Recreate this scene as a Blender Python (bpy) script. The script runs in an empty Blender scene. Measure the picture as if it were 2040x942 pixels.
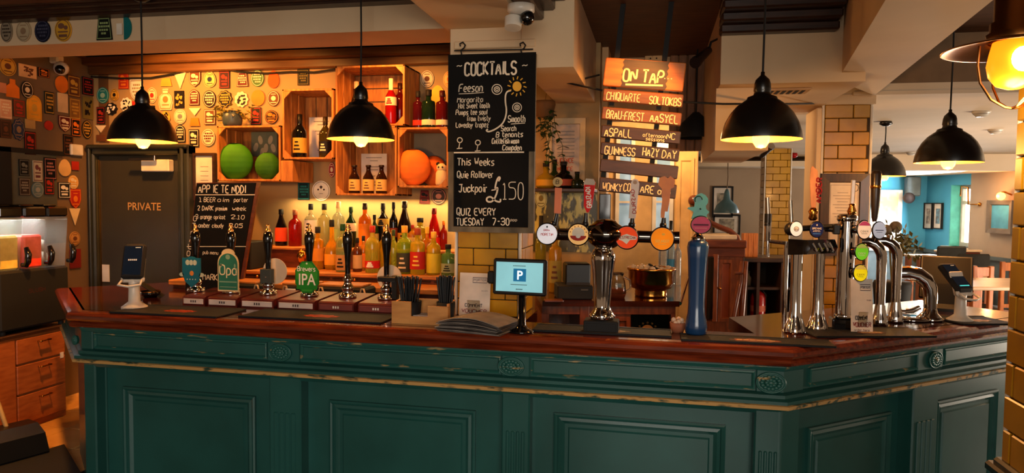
import bpy, bmesh, math, random
from mathutils import Vector as V, Matrix
rnd = random.Random(11)
PI = math.pi
D = bpy.data
SC = bpy.context.scene
COL = SC.collection

# ------------------------------------------------------------------ camera
F = 1400.0; EYE = 1.65
_p, _r, _y = [math.radians(a) for a in (2.9, 0.6, 11.5)]
FWD = V((-math.sin(_y)*math.cos(_p), math.cos(_y)*math.cos(_p), -math.sin(_p)))
_rt = V((math.cos(_y), math.sin(_y), 0)); _up = _rt.cross(FWD)
RT = _rt*math.cos(_r) + _up*math.sin(_r)
UP = _up*math.cos(_r) - _rt*math.sin(_r)
CAM = V((0, 0, EYE))
cd = D.cameras.new('camera'); cam = D.objects.new('camera', cd); COL.objects.link(cam)
cd.sensor_width = 36.0; cd.lens = 36.0*F/2040.0; cd.clip_start = .05; cd.clip_end = 100
cam.matrix_world = Matrix(((RT.x, UP.x, -FWD.x, CAM.x), (RT.y, UP.y, -FWD.y, CAM.y), (RT.z, UP.z, -FWD.z, CAM.z), (0, 0, 0, 1)))
SC.camera = cam

def ray(px, py): return RT*((px-1020)/F) + UP*((471-py)/F) + FWD
def at(px, py, d): return CAM + ray(px, py)*d
def onz(px, py, z): w = ray(px, py); return CAM + w*((z-EYE)/w.z)
def ony(px, py, Y): w = ray(px, py); return CAM + w*(Y/w.y)
def onx(px, py, X): w = ray(px, py); return CAM + w*(X/w.x)
def dep(p): return (V(p)-CAM).dot(FWD)
def pxm(p): return dep(p)/F            # metres per photograph pixel at a point

# ------------------------------------------------------------------ view, world, lights
SC.view_settings.view_transform = 'Standard'
SC.view_settings.look = 'None'
SC.view_settings.gamma = 1.0
SC.view_settings.use_curve_mapping = False
SC.view_settings.exposure = 0.0

def lin(c):
    return tuple(((x/255.0)/12.92 if x <= 10 else (((x/255.0)+.055)/1.055)**2.4) for x in c[:3])

wd = D.worlds.new('world'); SC.world = wd; wd.use_nodes = True
wd.node_tree.nodes['Background'].inputs[0].default_value = (1.0, .62, .36, 1)
wd.node_tree.nodes['Background'].inputs[1].default_value = .30

def lamp(name, kind, loc, power, col, size=.2, size_y=None, aim=None, spot=None, blend=.6):
    l = D.lights.new(name, kind); l.energy = power; l.color = col
    if kind == 'AREA':
        l.size = size
        if size_y: l.shape = 'RECTANGLE'; l.size_y = size_y
    else:
        l.shadow_soft_size = size
    if spot: l.spot_size = math.radians(spot); l.spot_blend = blend
    o = D.objects.new(name, l); COL.objects.link(o); o.location = loc
    if aim is not None:
        o.rotation_euler = (V(aim)-V(loc)).to_track_quat('-Z', 'Y').to_euler()
    return o
WARM = (1.0, .38, .07); AMBER = (1.0, .60, .27); DAY = (.93, .97, 1.0)
# daylight from the pub's front windows behind the viewer
lamp('front_window_light', 'AREA', (.8, -3.4, 1.9), 172, (1.0, .92, .82), 3.4, 1.6, aim=(-.2, 2.8, .95))
# ceiling downlights behind the servery
lamp('wall_washer_light', 'SPOT', (-3.05, 3.62, 2.52), 88, WARM, .04, aim=(-3.0, 4.27, 1.95), spot=125)
lamp('wall_washer_light', 'SPOT', (-2.3, 3.62, 2.52), 48, WARM, .04, aim=(-2.3, 4.27, 1.8), spot=120)
lamp('wall_washer_light', 'SPOT', (-1.55, 3.6, 2.52), 50, WARM, .04, aim=(-1.5, 4.27, 1.6), spot=120)
lamp('sign_spot_light', 'SPOT', (.02, 2.95, 2.5), 60, WARM, .03, aim=(-.17, 3.46, 2.0), spot=62)
lamp('servery_downlight', 'SPOT', (-2.95, 3.0, 2.55), 190, WARM, .04, aim=(-3.45, 3.35, .5), spot=58)
lamp('bottle_shelf_light', 'AREA', (-1.7, 4.19, 1.655), 9, (1.0, .70, .28), 1.3, .06, aim=(-1.7, 4.19, 1.0))
lamp('passage_light', 'POINT', (.05, 5.2, 2.2), 34, AMBER, .1)
lamp('dining_bounce_fill', 'AREA', (5.2, 5.6, .7), 190, (1.0, .84, .66), 2.4, .8, aim=(3.2, 7.0, 2.2))  # added unseen uplight, stands in for window light bouncing onto the dining ceiling
lamp('far_window_light', 'AREA', (4.25, 11.6, 1.5), 170, DAY, 1.2, 1.4, aim=(1.2, 11.3, 1.2))

# ------------------------------------------------------------------ materials
MATS = {}
def mat(n, c=(128, 128, 128), r=.5, m=0.0, c2=None, sc=6.0, st=(1, 1, 1), lo=.35, hi=.65, bump=0.0, e=0.0, ec=None, tr=0.0, coat=0.0, ior=1.45, isl=0.0, sp=.5):
    if n in MATS: return MATS[n]
    M = D.materials.new(n); M.use_nodes = True; MATS[n] = M
    nt = M.node_tree; N = nt.nodes; L = nt.links; b = N['Principled BSDF']
    b.inputs['Base Color'].default_value = (*lin(c), 1); b.inputs['Roughness'].default_value = r
    b.inputs['Metallic'].default_value = m; b.inputs['IOR'].default_value = ior
    b.inputs['Specular IOR Level'].default_value = sp
    if tr: b.inputs['Transmission Weight'].default_value = tr
    if coat: b.inputs['Coat Weight'].default_value = coat; b.inputs['Coat Roughness'].default_value = .08
    if e:
        b.inputs['Emission Color'].default_value = (*lin(ec or c), 1); b.inputs['Emission Strength'].default_value = e
    tc = N.new('ShaderNodeTexCoord'); mp = N.new('ShaderNodeMapping'); mp.inputs['Scale'].default_value = st
    L.new(tc.outputs['Object'], mp.inputs[0])
    nz = N.new('ShaderNodeTexNoise'); nz.inputs['Scale'].default_value = sc; nz.inputs['Detail'].default_value = 4
    L.new(mp.outputs[0], nz.inputs['Vector'])
    cr = N.new('ShaderNodeValToRGB'); cr.color_ramp.elements[0].position = lo; cr.color_ramp.elements[1].position = hi
    k2 = c2 if c2 else tuple(x*.86 for x in c)
    cr.color_ramp.elements[0].color = (*lin(c), 1); cr.color_ramp.elements[1].color = (*lin(k2), 1)
    L.new(nz.outputs['Fac'], cr.inputs[0])
    out = cr.outputs[0]
    if isl:
        g = N.new('ShaderNodeNewGeometry'); hs = N.new('ShaderNodeHueSaturation')
        ma = N.new('ShaderNodeMath'); ma.operation = 'MULTIPLY_ADD'; ma.inputs[1].default_value = isl; ma.inputs[2].default_value = 1-isl/2
        L.new(g.outputs['Random Per Island'], ma.inputs[0]); L.new(ma.outputs[0], hs.inputs['Value']); L.new(out, hs.inputs['Color']); out = hs.outputs[0]
    L.new(out, b.inputs['Base Color'])
    if e and not ec: L.new(out, b.inputs['Emission Color'])
    if bump:
        bp = N.new('ShaderNodeBump'); bp.inputs['Strength'].default_value = bump; bp.inputs['Distance'].default_value = .01
        L.new(nz.outputs['Fac'], bp.inputs['Height']); L.new(bp.outputs[0], b.inputs['Normal'])
    return M
def flat(c, r=.6): return mat('paint_%02x%02x%02x' % tuple(int(x) for x in c), c, r, sp=.2)

chrome = mat('chrome', (205, 200, 195), .06, 1.0, sc=3)
steel = mat('brushed_steel', (165, 160, 152), .28, 1.0)
black = mat('black_plastic', (16, 16, 17), .35)
blackg = mat('black_gloss', (9, 9, 10), .10, coat=.5)
blackm = mat('black_matt', (13, 12, 12), .75)
rubber = mat('rubber_mat', (15, 15, 16), .7, bump=.2, sc=120)
brass = mat('brass', (205, 140, 60), .18, 1.0)
white = mat('white_plastic', (222, 212, 196), .35)
cream = mat('cream_paint', (214, 186, 148), .7, c2=(206, 176, 138), sc=3)
ceilp = mat('ceiling_paint', (222, 200, 172), .8, c2=(212, 190, 160), sc=2)
mahog = mat('mahogany_varnish', (126, 48, 20), .20, c2=(84, 28, 11), sc=5, st=(1.2, 14, 14), coat=.6)
mahogt = mat('mahogany_top', (72, 27, 12), .13, c2=(48, 17, 8), sc=4, st=(1.2, 16, 6), coat=.5)
oak = mat('crate_pine', (190, 120, 50), .6, c2=(142, 82, 30), sc=5, st=(10, 10, 1.5), isl=.25)
oakh = mat('plank_pine', (190, 118, 48), .5, c2=(140, 82, 32), sc=5, st=(1.5, 10, 10), isl=.15)
dwood = mat('dark_wood', (58, 32, 17), .45, c2=(38, 20, 11), sc=5, st=(2, 12, 12), coat=.2)
dwoodv = mat('dark_wood_upright', (66, 36, 18), .45, c2=(42, 23, 12), sc=5, st=(12, 12, 2), coat=.2)
rwood = mat('red_brown_wood', (104, 46, 22), .35, c2=(78, 32, 15), sc=5, st=(2, 10, 10), coat=.3)
rwoodv = mat('red_brown_upright', (128, 62, 28), .35, c2=(92, 42, 18), sc=5, st=(10, 10, 2), coat=.3)
orwood = mat('orange_pine', (170, 92, 40), .5, c2=(146, 74, 30), sc=5, st=(2, 10, 10))
green = mat('bar_green_paint', (33, 84, 78), .34, c2=(27, 72, 66), sc=3, st=(1, 1, 1), coat=.25, bump=.03)
greend = mat('worn_green_edge', (34, 86, 78), .4, c2=(168, 138, 88), sc=9, st=(1.2, 6, 6), lo=.60, hi=.70)
gilt = mat('worn_bare_edge', (190, 146, 84), .5, c2=(48, 70, 54), sc=14, st=(1, 3, 3), lo=.52, hi=.64)
wallp = mat('back_wall_paint', (160, 130, 86), .75, c2=(148, 118, 76), sc=2)
wallb = mat('brown_wall_paint', (112, 88, 62), .8, c2=(100, 78, 54), sc=2)
wallg = mat('grey_wall_paint', (172, 150, 126), .8, c2=(160, 138, 116), sc=2)
wallbl = mat('blue_wall_paint', (70, 160, 196), .75, c2=(64, 150, 186), sc=2)
grout = mat('tile_grout', (52, 36, 18), .8)
tile = mat('mustard_glaze', (184, 134, 10), .28, c2=(158, 110, 8), sc=6, coat=.12, isl=.22, bump=.12)
doorp = mat('door_paint', (52, 50, 40), .5, c2=(46, 44, 36), sc=3)
framep = mat('door_frame_paint', (44, 46, 38), .4)
board = mat('chalkboard', (11, 10, 10), .85, c2=(17, 16, 15), sc=5, sp=.2)
chalk = mat('chalk_white', (238, 222, 196), .9)
chalky = mat('chalk_yellow', (236, 176, 60), .9)
paper = mat('paper_white', (226, 214, 200), .7)
ink = mat('printed_grey', (120, 112, 108), .7)
inkd = mat('printed_dark', (40, 36, 38), .7)
glassc = mat('clear_glass', (240, 240, 232), .03, tr=1.0, ior=1.35)
gold = mat('gold_letter', (196, 150, 92), .5)
bulbm = mat('bulb_glow', (255, 150, 52), .4, e=14.0, ec=(255, 150, 50))

# ------------------------------------------------------------------ mesh builder
class MB:
    def __init__(s, m=None): s.bm = bmesh.new(); s.mats = []; s.T = Matrix(); s.i = 0; s.use(m) if m else None
    def use(s, m):
        if m not in s.mats: s.mats.append(m)
        s.i = s.mats.index(m); return s
    def add(s, vs, fs, smooth=False):
        bv = [s.bm.verts.new(s.T @ V(v)) for v in vs]; out = []
        for f in fs:
            try: fc = s.bm.faces.new([bv[i] for i in f])
            except ValueError: continue
            fc.material_index = s.i; fc.smooth = smooth; out.append(fc)
        return out
    def box(s, x0, x1, y0, y1, z0, z1, b=0):
        x0, x1 = min(x0, x1), max(x0, x1); y0, y1 = min(y0, y1), max(y0, y1); z0, z1 = min(z0, z1), max(z0, z1)
        if b <= 0:
            v = [(x, y, z) for z in (z0, z1) for x, y in ((x0, y0), (x1, y0), (x1, y1), (x0, y1))]
            s.add(v, [(3, 2, 1, 0), (4, 5, 6, 7), (0, 1, 5, 4), (1, 2, 6, 5), (2, 3, 7, 6), (3, 0, 4, 7)])
        else:                                            # chamfered box as three stacked rings
            b = min(b, (x1-x0)*.45, (y1-y0)*.45, (z1-z0)*.45)
            def ring(i, z, c):
                X0, X1, Y0, Y1 = x0+i, x1-i, y0+i, y1-i
                return [(X0+c, Y0, z), (X1-c, Y0, z), (X1, Y0+c, z), (X1, Y1-c, z), (X1-c, Y1, z), (X0+c, Y1, z), (X0, Y1-c, z), (X0, Y0+c, z)]
            v = ring(b, z0, b*.3) + ring(0, z0+b, b) + ring(0, z1-b, b) + ring(b, z1, b*.3)
            fs = [tuple(range(7, -1, -1)), tuple(range(24, 32))]
            for k in range(3):
                for j in range(8): fs.append((k*8+j, k*8+(j+1) % 8, k*8+8+(j+1) % 8, k*8+8+j))
            s.add(v, fs)
        return s
    def cyl(s, p0, p1, r0, r1=None, n=16, caps=True):
        p0, p1 = V(p0), V(p1); r1 = r0 if r1 is None else r1
        a = (p1-p0).normalized(); u = a.orthogonal().normalized(); w = a.cross(u)
        v = []
        for p, r in ((p0, r0), (p1, r1)):
            for k in range(n):
                t = 2*PI*k/n; v.append(p + u*(r*math.cos(t)) + w*(r*math.sin(t)))
        s.add(v, [(k, (k+1) % n, n+(k+1) % n, n+k) for k in range(n)], True)
        if caps: s.add(v, [tuple(range(n-1, -1, -1)), tuple(range(n, 2*n))])
        return s
    def tube(s, pts, r, n=8, caps=True, closed=False):
        pts = [V(p) for p in pts]; m = len(pts); rs = r if isinstance(r, (list, tuple)) else [r]*m
        v = []; u = None
        for i, p in enumerate(pts):
            if closed: a = pts[(i+1) % m]-pts[i-1]
            else: a = pts[min(i+1, m-1)]-pts[max(i-1, 0)]
            a = a.normalized() if a.length > 1e-9 else V((0, 0, 1))
            u = a.orthogonal().normalized() if u is None else (u - a*u.dot(a)).normalized()
            w = a.cross(u)
            for k in range(n):
                t = 2*PI*k/n; v.append(p + u*(rs[i]*math.cos(t)) + w*(rs[i]*math.sin(t)))
        fs = [(i*n+k, i*n+(k+1) % n, (i+1) % m*n+(k+1) % n, (i+1) % m*n+k) for i in range(m if closed else m-1) for k in range(n)]
        s.add(v, fs, True)
        if caps and not closed: s.add(v, [tuple(range(n-1, -1, -1)), tuple(range((m-1)*n, m*n))])
        return s
    def lathe(s, prof, n=24, c=(0, 0, 0), smooth=True, sx=1, sy=1):
        v = []; m = len(prof)
        for r, z in prof:
            r = max(r, 1e-5)
            for k in range(n):
                t = 2*PI*k/n; v.append((c[0]+r*sx*math.cos(t), c[1]+r*sy*math.sin(t), c[2]+z))
        s.add(v, [(i*n+k, i*n+(k+1) % n, (i+1)*n+(k+1) % n, (i+1)*n+k) for i in range(m-1) for k in range(n)], smooth)
        return s
    def prism(s, poly, d0, d1, ax='y'):
        def P(p, d): return (p[0], d, p[1]) if ax == 'y' else ((p[0], p[1], d) if ax == 'z' else (d, p[0], p[1]))
        n = len(poly); v = [P(p, d0) for p in poly] + [P(p, d1) for p in poly]
        s.add(v, [tuple(range(n)), tuple(range(2*n-1, n-1, -1))] + [(k, n+k, n+(k+1) % n, (k+1) % n) for k in range(n)])
        return s
    def ball(s, c, r, n=14, sc=(1, 1, 1)):
        m = n//2+1; v = []; prof = [(math.sin(PI*i/(m)), -math.cos(PI*i/m)) for i in range(m+1)]
        for a, z in prof:
            for k in range(n):
                t = 2*PI*k/n; v.append((c[0]+r*sc[0]*max(a, 1e-4)*math.cos(t), c[1]+r*sc[1]*max(a, 1e-4)*math.sin(t), c[2]+r*sc[2]*z))
        s.add(v, [(i*n+k, i*n+(k+1) % n, (i+1)*n+(k+1) % n, (i+1)*n+k) for i in range(m) for k in range(n)], True)
        return s
    def frame(s, x0, x1, z0, z1, y, prof, fill=False):   # prof: (inset, towards -y) rings of a mitred frame
        v = []
        for i, o in prof: v += [(x0+i, y-o, z0+i), (x1-i, y-o, z0+i), (x1-i, y-o, z1-i), (x0+i, y-o, z1-i)]
        fs = [(k*4+j, k*4+(j+1) % 4, k*4+4+(j+1) % 4, k*4+4+j) for k in range(len(prof)-1) for j in range(4)]
        if fill: b = 4*(len(prof)-1); fs.append((b, b+1, b+2, b+3))
        s.add(v, fs); return s
    def sweep(s, path, prof, closed=True):               # path of (x, y); prof of (outward, z); outward is right of the walk
        n = len(path); v = []
        nr = []
        for i in range(n-1):
            d = V(path[i+1])-V(path[i]); d.normalize(); nr.append(V((d.y, -d.x)))
        mit = []
        for i in range(n):
            if i == 0: mit.append(nr[0])
            elif i == n-1: mit.append(nr[-1])
            else:
                b = (nr[i-1]+nr[i]).normalized(); mit.append(b/ b.dot(nr[i]))
        m = len(prof)
        for i in range(n):
            for o, z in prof: q = V(path[i])+mit[i]*o; v.append((q.x, q.y, z))
        mm = m if closed else m-1
        fs = [(i*m+j, i*m+(j+1) % m, (i+1)*m+(j+1) % m, (i+1)*m+j) for i in range(n-1) for j in range(mm)]
        if closed: fs += [tuple(range(m-1, -1, -1)), tuple(range((n-1)*m, n*m))]
        s.add(v, fs); return s
    def build(s, name, parent=None, sm=None):
        bmesh.ops.recalc_face_normals(s.bm, faces=s.bm.faces[:])
        me = D.meshes.new(name); s.bm.to_mesh(me); s.bm.free()
        for m in s.mats: me.materials.append(m)
        o = D.objects.new(name, me); COL.objects.link(o)
        if parent is not None: o.parent = parent
        return o

def tag(o, label=None, cat=None, group=None, kind=None):
    if label: o['label'] = label
    if cat: o['category'] = cat
    if group: o['group'] = group
    if kind: o['kind'] = kind
    return o
def thing(name, label, cat, loc=(0, 0, 0), rz=0, group=None, rot=None):
    o = D.objects.new(name, None); COL.objects.link(o); o.location = loc; o.empty_display_size = .05
    o.rotation_euler = rot if rot else (0, 0, rz)
    return tag(o, label, cat, group)
def solo(mb, name, label, cat, loc=(0, 0, 0), rz=0, group=None, rot=None):
    o = mb.build(name); o.location = loc; o.rotation_euler = rot if rot else (0, 0, rz)
    return tag(o, label, cat, group)
def struct(mb, name, parent=None, loc=None):
    o = mb.build(name, parent)
    if loc: o.location = loc
    if parent is None: o['kind'] = 'structure'
    return o
def TR(loc=(0, 0, 0), rz=0, rx=0, ry=0, sc=1):
    return Matrix.Translation(V(loc)) @ Matrix.Rotation(rz, 4, 'Z') @ Matrix.Rotation(ry, 4, 'Y') @ Matrix.Rotation(rx, 4, 'X') @ Matrix.Scale(sc, 4)

# ------------------------------------------------------------------ hand lettering (strokes) and printed lettering
GL = {'A': '00 26 40|12 32', 'B': '00 06 36 45 44 33 03|33 42 41 30 00', 'C': '45 36 16 05 01 10 30 41', 'D': '00 06 26 44 42 20 00', 'E': '46 06 00 40|03 33', 'F': '46 06 00|03 33',
 'G': '45 36 16 05 01 10 30 41 43 23', 'H': '06 00|46 40|03 43', 'I': '16 10', 'J': '06 46|36 31 20 10 01', 'K': '06 00|46 03 40', 'L': '06 00 40', 'M': '00 06 23 46 40', 'N': '00 06 40 46',
 'O': '16 05 01 10 30 41 45 36 16', 'P': '00 06 36 45 44 33 03', 'Q': '16 05 01 10 30 41 45 36 16|22 4a', 'R': '00 06 36 45 44 33 03|23 40', 'S': '45 36 16 05 04 13 33 42 41 30 10 01', 'T': '06 46|26 20',
 'U': '06 01 10 30 41 46', 'V': '06 20 46', 'W': '06 10 24 30 46', 'X': '06 40|46 00', 'Y': '06 23 46|23 20', 'Z': '06 46 00 40', '0': '16 05 01 10 20 31 35 26 16', '1': '05 16 10|00 20',
 '2': '05 16 36 45 44 00 40', '3': '05 16 36 45 44 33 13|33 42 41 30 10 01', '4': '30 36 02 42', '5': '46 06 04 34 43 41 30 00', '7': '06 46 10', '8': '13 04 05 16 36 45 44 33 13 02 01 10 30 41 42 33',
 '-': '03 23', '.': '00 01', "'": '06 05', '~': '03 14 23 34', '%': '45 36 27 16 14 05|', '?': '05 16 36 45 44 23 22|20 21', '/': '00 36',
 'a': '33 24 14 03 01 10 20 31|34 30', 'b': '06 00 20 31 33 24 04', 'c': '33 24 14 03 01 10 20 31', 'd': '36 30 10 01 03 14 34', 'e': '02 32 33 24 14 03 01 10 30', 'f': '36 26 15 10|04 24',
 'g': '34 14 03 01 10 30|34 3a 2b 0b', 'h': '06 00|03 14 24 33 30', 'i': '14 10|15 16', 'j': '24 2a 1b|25 26', 'k': '06 00|34 02 30', 'l': '16 10', 'm': '00 04|03 14 23 20|23 34 43 40', 'n': '00 04|03 14 24 33 30',
 'o': '14 03 01 10 20 31 33 24 14', 'p': '0b 04 24 33 31 20 00', 'r': '00 04|03 14 24', 's': '34 14 03 12 22 31 20 00', 't': '16 11 20 30|04 34', 'u': '04 01 10 20 31|34 30', 'v': '04 10 34', 'w': '04 10 22 30 44',
 'x': '04 30|34 00', 'y': '04 10|34 0b', 'z': '04 34 00 30', '$': '36 27 17 06 05 24 2b|13 33|21 10 00 0a 1b 2a 4b', ' ': ''}
def _n(c): return {'a': -1, 'b': -2}.get(c, int(c) if c.isdigit() else 0)
def smooth(P, it=1):
    for _ in range(it):
        if len(P) < 3: return P
        Q = [P[0]]
        for a, b in zip(P, P[1:]): Q += [(a[0]*.75+b[0]*.25, a[1]*.75+b[1]*.25), (a[0]*.25+b[0]*.75, a[1]*.25+b[1]*.75)]
        P = Q + [P[-1]]
    return P
def ribbon(mb, P, w, y=0.0):                              # flat painted stroke in the local x-z plane
    n = len(P)
    if n < 2: return
    v = []
    for i in range(n):
        a = P[max(i-1, 0)]; b = P[min(i+1, n-1)]; dx, dz = b[0]-a[0], b[1]-a[1]; l = math.hypot(dx, dz) or 1
        nx, nz = -dz/l*w/2, dx/l*w/2
        v += [(P[i][0]+nx, y, P[i][1]+nz), (P[i][0]-nx, y, P[i][1]-nz)]
    mb.add(v, [(2*i, 2*i+1, 2*i+3, 2*i+2) for i in range(n-1)])
def hand(mb, text, x, z, h, w=None, wt=.12, y=0.0, jit=.25, slant=0.0, vert=False):
    """lettering with cap height h starting at (x, z); squeezed to width w when given"""
    adv = []; X = 0
    for ch in text:
        g = GL.get(ch, GL.get(ch.upper(), '')); mx = 0
        pl = [[(float(p[0]), float(_n(p[1]))) for p in s.split()] for s in g.split('|') if s.strip()]
        for s in pl:
            for p in s: mx = max(mx, p[0])
        if ch == ' ': mx = 1.6
        adv.append((X, pl)); X += mx+1.35
    u = h/6.0; ux = (w/max(X-1.35, 1)) if w else u*.85
    for X0, pl in adv:
        dz = rnd.uniform(-jit, jit)*u
        for s in pl:
            P = [(x+(X0+p[0]+slant*p[1]+rnd.uniform(-jit, jit)*.3)*ux, z+dz+(p[1]+rnd.uniform(-jit, jit)*.3)*u) for p in s]
            ribbon(mb, smooth(P, 2), h*wt, y)
_tc = {}
def printed(mb, text, size, cx=0, cz=0, y=0.0, bold=0.0, sx=1.0):
    """printed lettering in the local x-z plane, centred at (cx, cz), cap height about size"""
    k = (text, bold)
    if k not in _tc:
        cu = D.curves.new('lettering', 'FONT'); cu.body = text; cu.align_x = 'CENTER'; cu.size = 1.0; cu.offset = bold; cu.resolution_u = 3
        ob = D.objects.new('lettering', cu); COL.objects.link(ob)
        bpy.context.view_layer.update()
        me = D.meshes.new_from_object(ob)
        _tc[k] = ([v.co.copy() for v in me.vertices], [tuple(p.vertices) for p in me.polygons])
        D.objects.remove(ob); D.curves.remove(cu); D.meshes.remove(me)
    vs, fs = _tc[k]; q = size/.70
    mb.add([(cx+v.x*q*sx, y, cz+v.y*q-size/2) for v in vs], fs)

# ------------------------------------------------------------------ outlines
def ell(rx, rz, n=24, cx=0, cz=0): return [(cx+rx*math.cos(2*PI*k/n), cz+rz*math.sin(2*PI*k/n)) for k in range(n)]
def rect(w, h, cx=0, cz=0): return [(cx-w/2, cz-h/2), (cx+w/2, cz-h/2), (cx+w/2, cz+h/2), (cx-w/2, cz+h/2)]
def outline(shape, w, h):
    if shape == 'circle': return ell(w/2, h/2)
    if shape == 'rect': return rect(w, h)
    if shape == 'arch': return [(-w/2, -h/2), (w/2, -h/2)] + [(w/2*math.cos(PI*k/12), h/2-w/2+w/2*math.sin(PI*k/12)) for k in range(13)]
    if shape == 'shield': return [(-w/2, h/2), (-w/2, -h*.05), (-w*.36, -h*.3), (0, -h/2), (w*.36, -h*.3), (w/2, -h*.05), (w/2, h/2)]
    if shape == 'tri': return [(-w/2, h/2), (0, -h/2), (w/2, h/2)]
    if shape == 'trap': return [(-w/2, -h/2), (w/2, -h/2), (w*.36, h/2), (-w*.36, h/2)]
    if shape == 'drop': return [(w/2*math.cos(t)*(1-.18*math.sin(t)), h/2*math.sin(t)) for t in [2*PI*k/24 for k in range(24)]]
    if shape == 'oct': return [(w/2*math.cos(PI/8+PI/4*k)*1.08, h/2*math.sin(PI/8+PI/4*k)*1.08) for k in range(8)]
    if shape == 'scal': return [((w/2)*(1+.07*math.cos(9*t))*math.cos(t), (h/2)*(1+.07*math.cos(9*t))*math.sin(t)) for t in [2*PI*k/54 for k in range(54)]]
    if shape == 'bottle': return [(-w/2, -h/2), (w/2, -h/2), (w/2, h*.08), (w*.2, h*.25), (w*.2, h/2), (-w*.2, h/2), (-w*.2, h*.25), (-w/2, h*.08)]
    if shape == 'jug': return [(-w/2+.1*w, -h/2), (w/2-.1*w, -h/2), (w/2, -h*.2), (w*.42, h*.15), (w*.2, h*.28), (w*.2, h/2), (-w*.2, h/2), (-w*.2, h*.28), (-w*.42, h*.15), (-w/2, -h*.2)]
    if shape == 'half': return [(0, -h/2)] + [(w*math.cos(t), h/2*math.sin(t)) for t in [-PI/2+PI*k/14 for k in range(15)]]
    return rect(w, h)
def scaled(P, k): return [(x*k, z*k) for x, z in P]
# ================================================================== SETTING
ZT = 1.115                                                # bar top
A = V((-2.66, 2.775)); B = V((.505, 2.745)); WA = math.radians(39); DA = math.radians(137)
C = B + V((math.cos(WA), math.sin(WA)))*1.75
Dp = A + V((math.cos(DA), math.sin(DA)))*1.0
PATH = [Dp, A, B, C]
ZF = .30                                                  # raised floor behind the bar

b = MB(mat('dark_floor', (60, 46, 34), .35, c2=(44, 33, 24), sc=2)); b.box(-7, 9, -4, 15, -.05, 0); struct(b, 'floor')
b = MB(mat('servery_floor', (206, 158, 96), .35, c2=(176, 128, 72), sc=4, isl=.15))
b.use(grout); b.box(-3.9, -2.75, 2.6, 4.25, .001, ZF-.004)
b.use(MATS['servery_floor'])
for i in range(4):
    for j in range(6): b.box(-3.9+i*.29, -3.9+i*.29+.285, 2.6+j*.28, 2.6+j*.28+.275, ZF-.006, ZF, .003)
struct(b, 'floor_servery')

# back wall with door opening left solid behind the door
b = MB(wallp); b.box(-3.95, -.34, 4.27, 4.40, 0, 2.62); struct(b, 'wall_back')
b = MB(wallb); b.box(-4.0, -3.87, 1.5, 4.27, 0, 2.62)
struct(b, 'wall_left')
# dark niche with grey-green back in the side wall
b = MB(mat('niche_back', (86, 84, 70), .7))
p0 = onx(22, 420, -3.862); p1 = onx(112, 310, -3.862); p2 = onx(112, 440, -3.862)
b.box(-3.869, -3.862, p0.y, p1.y, 1.35, p1.z); b.use(blackm)
b.box(-3.869, -3.85, p0.y-.3, p0.y, 1.3, p1.z+.03); b.box(-3.869, -3.85, p0.y-.3, p1.y+.05, p1.z, p1.z+.03)
struct(b, 'trim_1')

# ceilings
dceil = mat('dark_ceiling_wood', (98, 60, 32), .6, c2=(76, 45, 24), sc=4, st=(2, 10, 10))
b = MB(dceil); b.box(-5, 6, -4, 4.85, 2.60, 2.66); struct(b, 'ceiling')
b = MB(ceilp); b.box(.80, 7, 4.32, 5.6, 2.27, 2.33); b.box(.28, 7, 5.6, 9.6, 2.27, 2.33); b.box(.1, 2.3, 9.6, 10.6, 2.27, 2.33); struct(b, 'ceiling_dining')
b = MB(ceilp); b.box(.5, 6.5, 9.6, 13.2, 2.13, 2.2); struct(b, 'ceiling_far')
# long beam across the servery
b = MB(cream); b.box(-4.4, -.97, 3.17, 3.46, 2.445, 2.565); struct(b, 'trim_2')
b = MB(dwood)
for k in range(4): b.box(-4.4, -.97, 3.10-.04*k, 3.17-.02*k+.01, 2.562+.012*k, 2.60)
struct(b, 'trim_3')
# dark moulded cornice along the top of the back wall
cor = mat('cornice_wood', (104, 66, 32), .45, c2=(82, 50, 24), sc=4, st=(1, 10, 10))
b = MB(cor)
zc = ony(400, 140, 4.2).z
for k in range(5): b.box(-3.87, -.6, 4.27-.045-.055*k, 4.275, zc+.055*k, zc+.055*(k+1)+.004, .008)
b.box(-3.87, -.6, 3.9, 4.27, zc+.275, 2.60)
struct(b, 'trim_4')
b = MB(cor); 
for k in range(4): b.box(-3.87, -3.82+.05*k, 2.2, 4.25, zc+.1+.06*k, zc+.17+.06*k)
struct(b, 'trim_5')
# beam over the tiled column, running towards the viewer
b = MB(cream); b.box(-.955, -.585, -2.5, 3.47, 2.43, 2.60); struct(b, 'trim_6')
b = MB(cream)
p = ony(1065, 172, 3.62); q = ony(1165, 150, 3.62)
b.box(-.60, q.x, 3.12, 4.3, p.z, 2.60); struct(b, 'trim_7')
# cornice of the recess
b = MB(dwood)
for k in range(4): b.box(-.585, -.50+.05*k, -2.5, 3.12, 2.45+.04*k, 2.50+.04*k, .008)
for k in range(4): b.box(.28, .80, 3.50-.06*(k+1), 3.52, 2.44+.04*k, 2.482+.04*k, .008)
struct(b, 'trim_8')
# cream bulkhead with vent
f0 = ony(1435, 168, 3.5); f1 = ony(1668, 165, 3.5)
b = MB(cream); b.box(f0.x, f1.x+.12, 3.5, 4.75, f0.z, 2.62); struct(b, 'trim_9')
b = MB(cream); q0 = ony(1424, 300, 3.62); q1 = ony(1530, 300, 3.62); b.box(q0.x, q1.x, 3.62, 4.72, q0.z, f0.z); struct(b, 'trim_10')
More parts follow.
